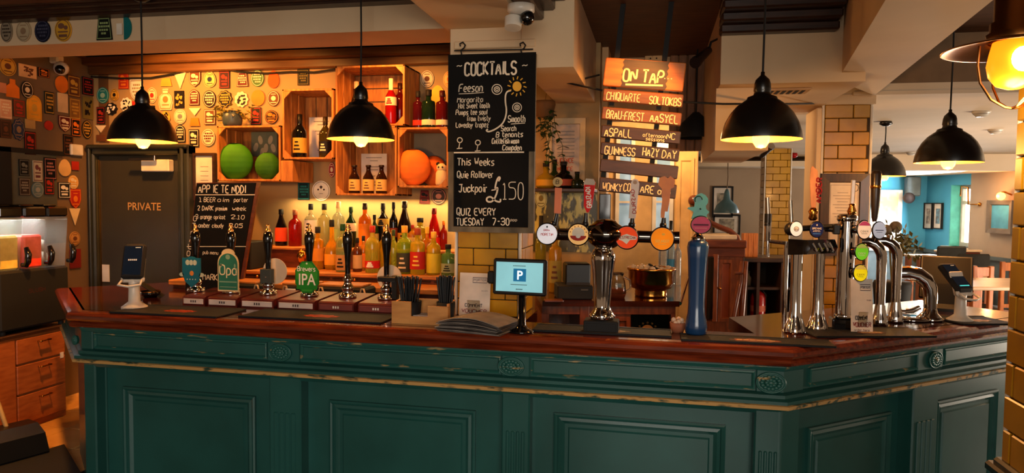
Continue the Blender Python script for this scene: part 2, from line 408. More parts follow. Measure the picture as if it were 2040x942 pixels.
# second beam towards the viewer
b = MB(cream)
zz = 2.255
P = [onz(1668, 160, zz), onz(1752, 20, zz), onz(1996, -14, zz), onz(1742, 190, zz)]
dv = (P[1]-P[0]); P[1] = P[0]+dv*2.6; dv = (P[2]-P[3]); P[2] = P[3]+dv*2.2
b.prism([(p.x, p.y) for p in P], zz, 2.62, 'z'); struct(b, 'trim_11')
b = MB(mat('brown_fascia', (132, 104, 76), .8)); b.box(P[3].x-.1, 6.5, 4.33, 4.42, 2.275, 2.62); b.use(ceilp); b.box(P[3].x-.1, 6.5, 4.28, 4.43, 2.262, 2.282); struct(b, 'trim_12')

def tiled_column(name, x0, x1, y0, y1, z0, z1, tw, th, sides=('f', 'r'), edge=.016):
    b = MB(grout); b.box(x0+.006, x1-.006, y0+.006, y1-.006, z0, z1)
    b.use(tile); g = .004
    n = int((z1-z0)/th)+1
    for k in range(n):
        za = z0+k*th; zb = min(za+th-g, z1)
        if zb-za < .01: continue
        off = (tw/2 if k % 2 else 0)
        for sd in sides:
            a0, a1 = ((x0+edge, x1-edge) if sd == 'f' else (y0+edge, y1-.002))
            x = a0-off
            while x < a1:
                xa, xb = max(x, a0), min(x+tw-g, a1)
                if xb-xa > .012:
                    if sd == 'f': b.box(xa, xb, y0-.003, y0+.01, za, zb, .003)
                    elif sd == 'r': b.box(x1-.01, x1+.003, xa, xb, za, zb, .003)
                    else: b.box(x0-.003, x0+.01, xa, xb, za, zb, .003)
                x += tw
    b.use(white)
    for xx in (x0, x1): b.cyl((xx+(.006 if xx == x0 else -.006), y0+.004, z0), (xx+(.006 if xx == x0 else -.006), y0+.004, z1), .008, n=10)
    return struct(b, name)
tiled_column('column_bar', -.912, -.598, 3.15, 3.46, ZT+.002, 2.43, .152, .0785)
c2a = ony(1634, 350, 4.33); c2b = ony(1735, 350, 4.33)
tiled_column('column_dining', c2a.x, c2b.x, 4.33, 4.65, 0, 2.215, .152, .0765, ('f', 'l'))
b = MB(cream); b.box(c2a.x-.03, c2b.x+.005, 4.30, 4.66, 2.215, 2.27); b.box(c2a.x-.035, c2a.x-.003, 4.31, 4.6, 0, 2.2, .006); struct(b, 'trim_13')
p0 = at(1520, 450, 8.0); p1 = at(1572, 450, 8.0)
tiled_column('column_far', p0.x, p1.x, p0.y, p0.y+.3, 0, 2.27, .152, .0765, ('f', 'l'))
# near column at the picture's edge with dark dado
nc = at(2011, 600, 1.56)
tiled_column('column_near', nc.x, nc.x+.34, nc.y-.5, nc.y, 1.08, 2.6, .152, .0755, ('f', 'l'), .008)
b = MB(white); b.cyl((nc.x+.004, nc.y-.004, 1.08), (nc.x+.004, nc.y-.004, 2.6), .006, n=10); struct(b, 'trim_20')
b = MB(dwoodv); b.box(nc.x-.004, nc.x+.35, nc.y-.5, nc.y+.004, 0, 1.045); 
b.use(mat('black_gloss_paint', (26, 20, 17), .25, coat=.4))
for k, (o, z0_, z1_) in enumerate(((.012, 1.03, 1.052), (.026, 1.048, 1.072), (.014, 1.066, 1.085))): b.box(nc.x-o, nc.x+.36, nc.y-.5, nc.y+o, z0_, z1_, .006)
struct(b, 'trim_14')

# passage behind the second back bar
b = MB(mat('passage_wall', (206, 166, 112), .75)); b.box(-.42, ony(1390, 300, 5.75).x, 5.75, 5.85, 0, 2.62)
struct(b, 'wall_passage')
j0 = ony(1180, 250, 4.5); j1 = ony(1212, 250, 4.5)
b = MB(mat('jamb_paint', (196, 160, 116), .7)); b.box(j0.x-.01, j1.x, 4.40, 4.62, 0, 2.60); struct(b, 'trim_15')
h0 = ony(1182, 88, 4.75); h1 = ony(1335, 240, 4.75)
b = MB(MATS['jamb_paint']); b.box(h0.x-.06, h1.x, 4.75, 4.80, h1.z, 2.6); struct(b, 'wall_over_opening')
h2 = ony(1336, 90, 4.7); h3 = ony(1440, 300, 4.7)
b = MB(mat('brown_boards', (138, 92, 54), .6, c2=(112, 72, 40), sc=5, st=(12, 12, 1.5), isl=.2))
b.box(h2.x, h3.x+.05, 4.735, 4.75, h3.z, 2.6)
n = 7; w = (h3.x+.05-h2.x)/n
for k in range(n): b.box(h2.x+k*w, h2.x+(k+1)*w-.006, 4.70, 4.735, h3.z, 2.6, .004)
struct(b, 'wall_boarded')
# door standing in the passage
p0 = ony(1346, 300, 5.7); p1 = ony(1391, 300, 5.7)
b = MB(mat('passage_door', (222, 172, 104), .6)); b.box(p0.x, p1.x, 5.66, 5.745, .01, p0.z, .008)
b.frame(p0.x+.02, p1.x-.03, .2, p0.z-.06, 5.66, [(0, 0), (0, .012), (.02, .012), (.03, 0)]); struct(b, 'door_2')
for nm, xa, xb in (('window_1', 1226, 1262), ('window_2', 1300, 1340)):
    p0 = ony(xa, 390, 5.7); p1 = ony(xb, 470, 5.7)
    b = MB(white); b.frame(p0.x, p1.x, p1.z, p0.z+.5, 5.745, [(0, 0), (0, .03), (.03, .03), (.03, .0)])
    b.use(mat('window_dusk_glass', (120, 150, 170), .1, e=.35, ec=(150, 180, 200)))
    b.box(p0.x+.03, p1.x-.03, 5.737, 5.744, p1.z+.03, p0.z+.47)
    b.use(white)
    for t in (.33, .66): b.box(p0.x+.03, p1.x-.03, 5.72, 5.737, p1.z+(p0.z+.5-p1.z)*t-.008, p1.z+(p0.z+.5-p1.z)*t+.008)
    struct(b, nm)

# dining room beyond
b = MB(wallg); b.box(.2, 2.35, 10.45, 10.6, 0, 2.27); b.use(dwood); struct(b, 'wall_far_grey')
b = MB(wallbl); b.box(2.0, 4.42, 12.8, 12.9, .0, 2.2)
b.use(mat('dado_grey', (92, 108, 112), .6)); b.box(2.0, 4.40, 12.78, 12.8, 0, .92); b.box(2.0, 4.40, 12.76, 12.8, .90, .95)
struct(b, 'wall_far_blue')
# side wall: blue part, window reveal, grey part (drawn along its own line)
SW0 = V((4.40, 12.8)); SW1 = V((4.80, 10.86)); sd = (SW1-SW0).normalized(); sa = math.atan2(sd.y, sd.x)
def swp(px, py):                                          # distance along and height of a photo point on the side wall
    n = V((-sd.y, sd.x, 0)); w = ray(px, py); t = (V((SW0.x, SW0.y, 0))-CAM).dot(n)/w.dot(n); q = CAM+w*t
    return (V((q.x, q.y))-SW0).dot(sd), q.z
MS = TR((SW0.x, SW0.y, 0), sa)                            # local x along wall, local -y into the room? checked below
sA = swp(1893, 420)[0]; sB = swp(1932, 420)[0]; zS = swp(1915, 492)[1]; zH = swp(1915, 368)[1]
LS = 7.0
b = MB(wallbl); b.T = MS
b.box(0, sA, 0, .12, 0, 2.2); b.box(sA, sB, 0, .12, zH, 2.2); b.box(sA, sB, 0, .12, 0, zS)
b.use(mat('mint_reveal', (96, 206, 190), .6)); b.box(sA, sA+.02, -.0, .30, zS, zH)
b.use(wallg); b.box(sB, LS, 0, .12, 0, 2.3)
b.use(MATS['dado_grey']); b.box(0, LS, -.02, 0, 0, .88); b.box(0, LS, -.045, 0, .88, .93)
struct(b, 'wall_far_side')
day = mat('daylight_glass', (255, 252, 246), .4, e=2.2, ec=(255, 250, 240))
b = MB(white); b.T = MS
b.frame(sA, sB, zS, zH, .2, [(0, 0), (0, .05), (.06, .05), (.06, 0)]); b.box(sA, sB, .15, .2, (zS+zH)*.56, (zS+zH)*.56+.05)
b.box(sA-.05, sB, -.1, .1, zS-.04, zS)
b.use(day); b.box(sA+.05, sB-.05, .2, .21, zS+.05, zH-.05); struct(b, 'window_3')
w0 = ony(1735, 378, 12.75); w1 = ony(1794, 470, 12.75)
b = MB(white); b.box(w0.x, w1.x, 12.72, 12.79, w1.z-.25, w0.z); b.use(day); b.box(w0.x+.05, w1.x-.08, 12.70, 12.72, w1.z-.2, w0.z-.02)
b.use(mat('brick_view', (236, 168, 96), .6, c2=(255, 214, 150), sc=5, e=.75)); q = ony(1788, 432, 12.7); b.box(w0.x+.05, q.x, 12.69, 12.70, q.z, w0.z-.03)
struct(b, 'window_4')
d0 = at(1740, 318, 9.4); d1 = at(2010, 350, 9.4)
b = MB(ceilp); b.box(2.2, 6.2, 9.45, 9.6, 2.075, 2.29); struct(b, 'trim_16')

# door marked private
dx0 = ony(199, 300, 4.25).x; dx1 = ony(366, 300, 4.25).x; dz = ony(285, 310, 4.25).z
fx0 = ony(176, 300, 4.2).x; fx1 = ony(376, 300, 4.2).x; fz = ony(285, 288, 4.2).z
dr = thing('door_1', None, None, (0, 0, 0)); dr['kind'] = 'structure'
b = MB(doorp); b.box(dx0, dx1, 4.235, 4.269, ZF, dz, .004); b.build('door_leaf', dr)
b = MB(framep)
for xa, xb in ((fx0, dx0), (dx1-.012, fx1)):
    b.box(xa, xb, 4.19, 4.30, 0, fz, .01); b.box(xa+.03, xb-.03, 4.17, 4.2, 0, fz-.02, .01)
b.box(fx0, fx1, 4.19, 4.30, dz, fz, .01); b.box(fx0, fx1, 4.165, 4.2, fz-.03, fz, .01)
b.build('door_frame', dr)
b = MB(brass); b.box(dx0+.003, dx0+.012, 4.228, 4.236, ZF+.2, dz-.03); b.build('edge_strip', dr)
b = MB(white); p = ony(284, 318, 4.2); q = ony(340, 342, 4.2); b.box(p.x, q.x, 4.18, 4.235, q.z, p.z, .006)
b.use(steel); p2 = ony(258, 320, 4.16); p3 = ony(308, 318, 4.16); b.box(p2.x, p3.x, 4.15, 4.165, p3.z-.006, p3.z+.01); b.cyl((p3.x, 4.16, p.z-.01), (p3.x, 4.16, p.z+.025), .008)
b.build('door_closer', dr)
b = MB(gold); p = ony(287, 411, 4.233); printed(b, 'PRIVATE', .052, p.x, p.z, 4.233, .01, .95); b.build('sign_lettering', dr)
b = MB(paper); p = ony(211, 544, 4.233); b.box(p.x-.028, p.x+.028, 4.230, 4.235, p.z-.06, p.z+.06); b.build('push_plate', dr)

# ================================================================== BAR COUNTER
bc = thing('bar_counter', 'long green panelled bar counter with worn gilt mouldings and carved oval rosettes', 'bar counter', (0, 0, 0))
b = MB(green)
b.sweep(PATH, [(-.125, 0), (-.125, .90), (-.22, .90), (-.22, 0)]); b.build('carcass', bc)
b = MB(green); b.sweep(PATH, [(-.055, .90), (-.055, 1.036), (-.22, 1.036), (-.22, .90)])
b.build('fascia', bc)
b = MB(green)
b.sweep(PATH, [(-.06, .845), (-.048, .868), (-.03, .878), (-.012, .885), (-.012, .905), (-.03, .912), (-.03, .925), (-.055, .932), (-.12, .932), (-.12, .845)])
b.use(gilt); b.sweep(PATH, [(-.02, .872), (-.004, .876), (-.002, .890), (-.02, .894)])
b.build('moulding', bc)
b = MB(greend); b.sweep(PATH, [(-.06, 1.012), (-.044, 1.016), (-.036, 1.03), (-.036, 1.038), (-.06, 1.038)]); b.build('top_moulding', bc)
# lengths along the three faces
FR = {'main': (A, B), 'wing': (B, C), 'return': (Dp, A)}
def face_T(k, off=0.0):
    a, c = FR[k]; d = (c-a).normalized(); rz = math.atan2(d.y, d.x); n = V((d.y, -d.x))
    o = a+n*off; return TR((o.x, o.y, 0), rz)
def along(k, px, py, off=-.06):
    a, c = FR[k]; d = (c-a).normalized(); n = V((d.y, -d.x)); o = a+n*off
    w = ray(px, py); nn = V((n.x, n.y, 0)); t = (V((o.x, o.y, 0))-CAM).dot(nn)/w.dot(nn); q = CAM+w*t
    return (V((q.x, q.y))-a).dot(d), q.z
def pilaster(k, s0, s1, fl=True):
    b = MB(green); b.T = face_T(k)
    b.box(s0, s1, .055, .15, 0, .862, .006)
    if fl:
        m = 4; w = (s1-s0)*.72/m
        for j in range(m): b.box(s0+(s1-s0)*.14+j*w+.003, s0+(s1-s0)*.14+(j+1)*w-.003, .049, .06, .1, .70, .004)
    b.build('pilaster', bc)
    b = MB(green); b.T = face_T(k); b.box(s0, s1, .043, .07, .93, 1.018, .004); b.build('block', bc)
def rosette(k, s, z, rx, rz):
    b = MB(greend); b.T = face_T(k)
    b.prism(ell(rx, rz, 26, s, z), .036, .05)
    T0 = b.T
    b.tube([(s+rx*math.cos(t), .036, z+rz*math.sin(t)) for t in [2*PI*j/26 for j in range(26)]], .004, 6, closed=True)
    for q in (.62, .3):
        m = 14 if q > .5 else 8
        for j in range(m):
            t = 2*PI*j/m; b.ball((s+rx*q*math.cos(t), .034, z+rz*q*math.sin(t)), .0085, 6, (1.2, .6, .9))
    b.ball((s, .032, z), .010, 8, (1.3, .6, 1)); b.build('rosette', bc)
def strip_panel(k, s0, s1):
    b = MB(greend); b.T = face_T(k)
    b.frame(s0, s1, .938, 1.010, .055, [(0, 0), (0, .010), (.006, .012), (.012, .004), (.012, -.012)]); b.use(green)
    b.frame(s0, s1, .938, 1.010, .055, [(.012, .001), (.0121, .001)], True); b.build('strip_panel', bc)
def lower_panel(k, s0, s1, z1):
    b = MB(green); b.T = face_T(k)
    b.frame(s0, s1, .10, z1, .125, [(0, 0), (0, .014), (.008, .018), (.016, .014), (.020, .006), (.032, .010), (.040, .004), (.046, -.0)])
    b.frame(s0+.06, s1-.06, .16, z1-.06, .125, [(0, .0), (.006, .007), (.012, .007)], True)
    b.build('panel', bc)
L1 = (B-A).length
sx = lambda px, py=790: along('main', px, py)[0]
pil = [(.012, sx(192)), (sx(537), sx(600)), (sx(1000), sx(1056)), (sx(1503, 830), L1-.012)]
for i, (a, c) in enumerate(pil): pilaster('main', a, c, i > 0)
for px, py in ((563, 708), (1020, 733)):
    s, z = along('main', px, py); rosette('main', s, .972, .052, .036)
s, z = along('main', 157, 680); rosette('main', s, .972, .014, .020)
rosette('main', L1-.062, .970, .052, .038)
for i in range(3):
    strip_panel('main', pil[i][1]+.004, pil[i+1][0]-.004)
for (xa, xb), (ya, yb) in zip(((243, 507), (655, 947), (1103, 1446)), ((770, 790), (797, 815), (822, 850))):
    s0 = along('main', xa, ya, -.11)[0]; s1 = along('main', xb, yb, -.11)[0]; lower_panel('main', s0, s1, along('main', xa, ya, -.11)[1])
wx = lambda px, py=790: along('wing', px, py)[0]
pilaster('wing', .012, wx(1592, 830), False)
pilaster('wing', wx(1818, 800), wx(1868, 790))
s, z = along('wing', 1853, 728); rosette('wing', s, .972, .045, .036)
strip_panel('wing', wx(1605)+.004, wx(1832)-.006); strip_panel('wing', wx(1872), 1.72)
a = along('wing', 1612, 850, -.11); c = along('wing', 1778, 820, -.11); lower_panel('wing', a[0], c[0], c[1])
a = along('wing', 1868, 800, -.11); lower_panel('wing', a[0], 1.6, a[1])
pilaster('return', .55, .98, False)

# worktop: bull-nosed lip and flat top
wt = MB(mahog)
wt.sweep(PATH, [(-.06, 1.040), (-.008, 1.040), (.004, 1.046), (.008, 1.055), (.002, 1.064), (-.004, 1.068), (.010, 1.074), (.018, 1.084), (.018, 1.098), (.010, 1.110), (-.006, ZT), (-.06, ZT), (-.06, 1.05)])
wt.use(mahogt); 
i0 = [B + V((math.cos(WA), math.sin(WA)))*1.75]
def inner(o):                                             # mitred points a distance o behind the front edge
    nn = [V((math.sin(a), -math.cos(a))) for a in (DA-PI, math.atan2((B-A).y, (B-A).x), WA)]
    m1 = (nn[0]+nn[1]).normalized(); m2 = (nn[1]+nn[2]).normalized()
    return [Dp-nn[0]*o, A-m1*(o/m1.dot(nn[1])), B-m2*(o/m2.dot(nn[1])), C-nn[2]*o]
fi = inner(.05); bk = inner(.62); sh = inner(.27)
ml = V((-.56, fi[1].y+(fi[2].y-fi[1].y)*.66)); mb_ = V((-.56, bk[1].y)); ms = V((-.56, sh[1].y))
wn = V((math.sin(WA), -math.cos(WA))); w1 = B+V((math.cos(WA), math.sin(WA)))*.30
for Pq in ([fi[0], fi[1], ml, mb_, bk[1], bk[0]], [ml, fi[2], sh[2], ms], [fi[2], fi[3], bk[3], w1-wn*.62, sh[2]]):
    wt.prism([tuple(q) for q in Pq], 1.06, ZT, 'z')
wk = thing('bar_worktop', 'glossy mahogany worktop with rounded lip on the green bar counter', 'worktop')
wt.build('top', wk)
# ================================================================== PENDANT LAMPS
ENAM = mat('shade_enamel', (232, 164, 88), .4)
SHB = mat('shade_black', (16, 12, 10), .3, coat=.12)
def pendant(p, r, label, ztop, e=1.0):
    t = thing('pendant_lamp', label, 'pendant lamp', p, 0, 'black dome pendant lamps')
    pr = [(1, 0), (1.0, .05), (.97, .22), (.90, .44), (.78, .66), (.62, .85), (.46, .97), (.38, 1.02), (.36, 1.08), (.22, 1.13), (.20, 1.2), (.22, 1.24), (.20, 1.42), (.17, 1.52), (.09, 1.60), (.05, 1.64), (.05, 1.72), (.001, 1.73)]
    b = MB(SHB); b.lathe([(a*r, z*r) for a, z in pr], 40); b.build('shade', t)
    b = MB(ENAM); b.lathe([(.999*r, 0), (.975*r, .05*r), (.945*r, .22*r), (.875*r, .43*r), (.755*r, .64*r), (.6*r, .82*r), (.4*r, .95*r), (.1*r, .99*r)], 40); b.build('shade_lining', t)
    b = MB(brass); b.cyl((0, 0, .25*r), (0, 0, .95*r), .022, n=14); b.build('bulb_holder', t)
    b = MB(bulbm); b.lathe([(.001, -.05), (.018, -.046), (.030, -.028), (.033, -.008), (.026, .018), (.017, .04), (.015, .05)], 16, c=(0, 0, .016)); b.build('bulb', t)
    b = MB(blackm); b.tube([(0, 0, 1.7*r), (.002, 0, (1.7*r+ztop-p.z)/2), (0, 0, ztop-p.z)], .0042, 8); b.build('cord', t)
    b = MB(SHB); b.lathe([(.001, .0), (.04, 0), (.045, -.02), (.02, -.035), (.001, -.036)], 16, c=(0, 0, ztop-p.z)); b.build('ceiling_rose', t)
    l = D.lights.new('pendant_glow', 'POINT'); l.energy = 13*e; l.color = (1.0, .47, .13); l.shadow_soft_size = .03
    lo = D.objects.new('pendant_glow', l); COL.objects.link(lo); lo.location = (p.x, p.y, p.z-.08)
    return t
pend = [((285, 282), 3.33, 63, 'black dome pendant lamp hanging in front of the private door', 2.60),
        ((719, 278), 3.18, 66, 'black dome pendant lamp hanging in front of the wooden crate shelves', 2.60),
        ((1516, 278), 2.71, 77.5, 'large black dome pendant lamp hanging below the cream ventilated bulkhead', 2.60),
        ((1889, 324), 3.44, 61, 'black dome pendant lamp over the end of the counter by the card reader', 2.60),
        ((1761, 351), 5.25, 39, 'small distant black dome pendant lamp half hidden by the framed-notice column', 2.27)]
for (px, py), d, rp, lb, zt in pend:
    p = at(px, py, d); pendant(p, rp*d/F, lb, zt)

# brass fisherman lantern at the edge
p = at(2020, 130, 1.4); u = 1.4/F
t = thing('lantern_lamp', 'brass fisherman lantern with caged glowing amber glass beside the tiled pillar', 'lantern', p)
b = MB(mat('aged_brass', (150, 100, 52), .3, 1.0)); 
b.lathe([(.02*0+46*u, 52*u), (125*u, 33*u), (128*u, 30*u), (124*u, 30*u), (50*u, 46*u), (46*u, 50*u)], 40); b.build('brim', t)
b = MB(MATS['aged_brass']); b.lathe([(46*u, 45*u), (50*u, 62*u), (44*u, 66*u), (44*u, 84*u), (38*u, 88*u), (38*u, 150*u), (30*u, 160*u), (.001, 162*u)], 28); b.build('housing', t)
b = MB(mat('amber_glass', (255, 150, 30), .35, e=1.6, ec=(255, 140, 18)))
b.lathe([(38*u, 46*u), (43*u, 24*u), (47*u, 0), (43*u, -22*u), (30*u, -40*u), (12*u, -47*u), (.001, -48*u)], 28); b.build('globe', t)
b = MB(mat('lantern_filament', (255, 240, 210), .4, e=14, ec=(255, 225, 170))); b.ball((-5*u, -48*u, 4*u), 21*u, 14, (1, .25, 1.15)); b.build('bulb', t)
cg = thing('cage', None, None); cg.parent = t
b = MB(MATS['aged_brass'])
for k in range(4):
    a = PI/4*0+PI/2*k+.15; ca, sa_ = math.cos(a), math.sin(a)
    b.tube([(ca*68*u, sa_*68*u, 38*u), (ca*70*u, sa_*70*u, 0), (ca*64*u, sa_*64*u, -35*u), (ca*42*u, sa_*42*u, -68*u), (ca*14*u, sa_*14*u, -83*u), (0, 0, -85*u)], 2.6*u, 8)
b.build('cage_bars', t); D.objects.remove(cg)
b = MB(MATS['aged_brass']); b.cyl((0, 0, 160*u), (0, 0, 2.6-p.z), .01); b.build('stem', t)
lamp('lantern_glow', 'POINT', (p.x-.0, p.y-.02, p.z-.085), 5, (1.0, .70, .36), .05)

# ================================================================== BEER CLIPS ON WALLS
CLIPS = []
def clip(where, px, py, w, h, shape, bg, fg, desc, art=0): CLIPS.append((where, px, py, w, h, shape, bg, fg, desc, art))
K = (24, 20, 22); CR = (232, 208, 168); RD = (178, 44, 30); OR = (232, 120, 34); TL = (34, 120, 120); GO = (206, 156, 58); BR = (104, 60, 36); OL = (120, 104, 52); DB = (34, 46, 70); WH = (236, 226, 208); DR = (96, 26, 24)
for r in [(246, 160, 22, 34, 'rect', RD, OR, 'red portrait', 2), (205, 190, 27, 32, 'circle', TL, (150, 190, 170), 'round teal', 1), (228, 189, 18, 24, 'drop', GO, K, 'small golden egg-shaped', 1),
          (272, 180, 28, 44, 'shield', WH, (150, 130, 100), 'tall cream mask-like', 3), (222, 217, 26, 24, 'scal', K, WH, 'black jagged', 4), (252, 209, 26, 28, 'scal', WH, K, 'white and black striped', 4),
          (270, 209, 15, 15, 'rect', RD, OR, 'tiny red', 0), (303, 190, 22, 31, 'circle', (236, 196, 150), RD, 'cream oval with red', 1), (330, 198, 31, 42, 'jug', CR, (170, 120, 60), 'cream flagon-shaped', 1),
          (302, 217, 14, 13, 'rect', K, GO, 'tiny black', 0), (331, 164, 25, 16, 'trap', GO, BR, 'gold trapezoid', 0), (359, 160, 28, 34, 'tri', CR, RD, 'cream goblet-like', 0), (357, 198, 21, 34, 'rect', K, GO, 'black and gold checked', 4),
          (330, 233, 20, 24, 'drop', GO, K, 'golden scripted', 4), (359, 232, 27, 30, 'circle', (222, 200, 158), (120, 120, 120), 'round cream and grey', 1), (201, 230, 18, 34, 'rect', K, RD, 'narrow black red-dotted', 2),
          (201, 257, 24, 14, 'tri', CR, BR, 'flat cream triangular', 0), (201, 275, 20, 13, 'rect', BR, CR, 'low brown', 0), (359, 266, 22, 34, 'arch', K, CR, 'black arched', 3),
          (388, 157, 26, 33, 'shield', BR, CR, 'brown bearded', 2), (418, 158, 26, 32, 'drop', (230, 190, 110), DB, 'cream and blue egg-shaped', 1), (447, 159, 22, 34, 'rect', (52, 22, 26), RD, 'maroon upright', 2),
          (483, 158, 25, 29, 'trap', DR, CR, 'dark red bell-shaped', 3), (513, 156, 28, 33, 'circle', (70, 110, 54), CR, 'round green', 3), (545, 158, 24, 35, 'drop', (236, 84, 24), OR, 'bright orange flame-like', 0),
          (387, 194, 22, 31, 'arch', DR, CR, 'maroon arched', 3), (417, 197, 28, 34, 'circle', (48, 28, 28), CR, 'dark oval', 3), (448, 197, 30, 33, 'scal', K, GO, 'black scalloped', 3), (481, 198, 28, 30, 'scal', CR, K, 'cream speckled', 4),
          (514, 195, 29, 32, 'circle', OR, (200, 84, 20), 'plain round orange', 0), (545, 196, 26, 31, 'circle', BR, CR, 'brown oval', 1), (388, 223, 25, 15, 'tri', CR, GO, 'cream downward triangle', 0), (388, 243, 22, 16, 'trap', OR, GO, 'orange tub-shaped', 0),
          (418, 233, 24, 30, 'rect', BR, CR, 'brown and cream square', 2), (437, 226, 12, 27, 'rect', OL, GO, 'olive narrow', 4), (510, 231, 22, 34, 'rect', K, RD, 'black upright', 2), (541, 233, 28, 27, 'circle', (40, 26, 26), OR, 'round dark and orange', 2),
          (386, 275, 22, 34, 'rect', (30, 22, 24), CR, 'dark upright lowest', 2), (415, 274, 29, 34, 'circle', CR, DR, 'round cream and maroon', 3), (604, 154, 24, 31, 'rect', (28, 28, 24), OL, 'small charcoal', 3),
          (607, 345, 31, 32, 'circle', GO, BR, 'round mustard', 1), (605, 380, 24, 36, 'rect', (16, 44, 48), TL, 'dark teal upright', 3), (640, 380, 38, 40, 'circle', WH, (60, 40, 36), 'round white cat-faced', 5), (661, 338, 14, 30, 'circle', (150, 40, 44), CR, 'red oval', 1),
          (846, 392, 22, 27, 'trap', (120, 44, 40), K, 'red and black badge-like', 2), (874, 391, 31, 33, 'circle', (70, 60, 56), (200, 140, 120), 'round grey portrait', 1), (851, 157, 27, 33, 'circle', CR, BR, 'round cream engraved', 1),
          (872, 190, 29, 40, 'drop', (236, 186, 60), GO, 'yellow pear-shaped', 0), (895, 158, 24, 33, 'circle', (232, 196, 120), OR, 'round straw-coloured', 1), (1078, 395, 24, 38, 'circle', (200, 196, 140), OL, 'pale oval', 1)]: clip('back', *r)
for r in [(15, 132, 34, 38, 'circle', GO, BR, 'large round bronze', 1), (55, 142, 36, 25, 'rect', (226, 176, 120), BR, 'wide cream panelled', 4), (87, 145, 22, 18, 'rect', K, OR, 'small black and orange', 2), (123, 168, 26, 34, 'circle', OR, RD, 'round orange', 0),
          (147, 172, 24, 42, 'rect', BR, GO, 'tall brown tankard', 2), (5, 175, 14, 20, 'rect', (206, 130, 90), BR, 'small pink', 0), (25, 176, 26, 36, 'bottle', OR, GO, 'orange bottle-shaped', 0), (54, 179, 24, 34, 'circle', (40, 32, 28), CR, 'dark ringed question', 1),
          (11, 217, 24, 38, 'rect', (220, 160, 120), CR, 'pink card', 3), (38, 216, 22, 34, 'rect', BR, RD, 'rusty brown', 2), (68, 215, 29, 50, 'arch', (236, 160, 40), GO, 'tall amber arched', 1), (98, 205, 18, 44, 'rect', (36, 40, 32), GO, 'dark green tall', 3),
          (125, 205, 20, 38, 'rect', (226, 190, 140), CR, 'plain cream', 0), (149, 217, 21, 42, 'rect', (140, 96, 44), GO, 'gold-brown tall', 3), (11, 257, 22, 36, 'rect', (60, 40, 30), BR, 'dark brown framed', 1), (37, 258, 24, 42, 'scal', (40, 52, 76), (140, 110, 80), 'blue spiky', 1),
          (60, 247, 20, 18, 'rect', (176, 140, 84), BR, 'small tan', 0), (97, 250, 17, 19, 'circle', RD, BR, 'small round red', 0), (129, 247, 24, 32, 'shield', DR, CR, 'cream and red shield', 2), (151, 254, 18, 36, 'rect', K, OR, 'black with orange foot', 2),
          (60, 285, 22, 46, 'rect', (50, 24, 22), RD, 'tall dark red', 2), (136, 289, 19, 42, 'rect', K, BR, 'narrow black lettered', 3), (175, 172, 22, 35, 'rect', K, RD, 'black and red', 3), (175, 215, 20, 44, 'rect', OL, K, 'olive banded', 4), (173, 258, 19, 36, 'circle', (34, 28, 26), GO, 'dark tall oval', 3),
          (129, 334, 24, 34, 'drop', (222, 176, 110), CR, 'cream pear-shaped', 0), (150, 330, 14, 17, 'rect', RD, K, 'tiny red square', 0), (146, 363, 20, 28, 'circle', (220, 160, 70), CR, 'yellow crescent-like', 2), (150, 396, 22, 40, 'shield', RD, OR, 'bright red shield', 1),
          (128, 379, 24, 32, 'rect', (44, 40, 36), WH, 'dark spotted', 2), (149, 432, 22, 34, 'tri', CR, K, 'cream winged', 0), (149, 475, 21, 28, 'circle', (190, 140, 80), BR, 'tan ring-shaped', 1), (150, 515, 22, 38, 'rect', (120, 30, 26), RD, 'crimson upright', 0)]: clip('side', *r)
for r in [(48, 334, 20, 33, 'rect', (20, 22, 22), (110, 110, 100), 'black sketched', 2), (75, 341, 19, 42, 'rect', (190, 176, 150), (110, 60, 60), 'cream bottle-picture', 2), (100, 336, 24, 44, 'rect', (18, 18, 22), (170, 110, 100), 'black initialled', 3), (49, 372, 22, 35, 'rect', (66, 50, 42), (150, 140, 120), 'brown banded', 3),
          (75, 378, 24, 31, 'circle', (96, 116, 118), (150, 150, 140), 'round blue-grey', 1), (98, 370, 19, 36, 'rect', (48, 40, 36), RD, 'charcoal red-headed', 2)]: clip('niche', *r)
for r in [(13, 62, 27, 44, 'circle', (150, 134, 110), (60, 46, 36), 'grey oval inked', 3), (47, 62, 34, 42, 'circle', (190, 168, 132), (150, 120, 90), 'pale round', 1), (85, 62, 36, 44, 'circle', (22, 24, 44), (70, 70, 90), 'navy oval', 3), (126, 60, 38, 45, 'circle', (216, 158, 44), (120, 80, 60), 'yellow round', 2),
          (208, 57, 36, 45, 'trap', (20, 26, 22), (150, 170, 110), 'black tankard-shaped', 3), (247, 55, 17, 47, 'half', (20, 110, 110), TL, 'teal half-moon', 0), (238, 58, 12, 22, 'rect', WH, TL, 'little white', 0)]: clip('beam', *r)
PLACE = {'back': 'on the back wall', 'side': 'on the side wall', 'niche': 'in the niche', 'beam': 'on the beam'}
def spot_on(where, px, py):
    if where == 'back': return ony(px, py, 4.262), V((1, 0, 0)), V((0, -1, 0))
    if where == 'beam': return ony(px, py, 3.164), V((1, 0, 0)), V((0, -1, 0))
    return onx(px, py, -3.862 if where == 'side' else -3.855), V((0, 1, 0)), V((1, 0, 0))
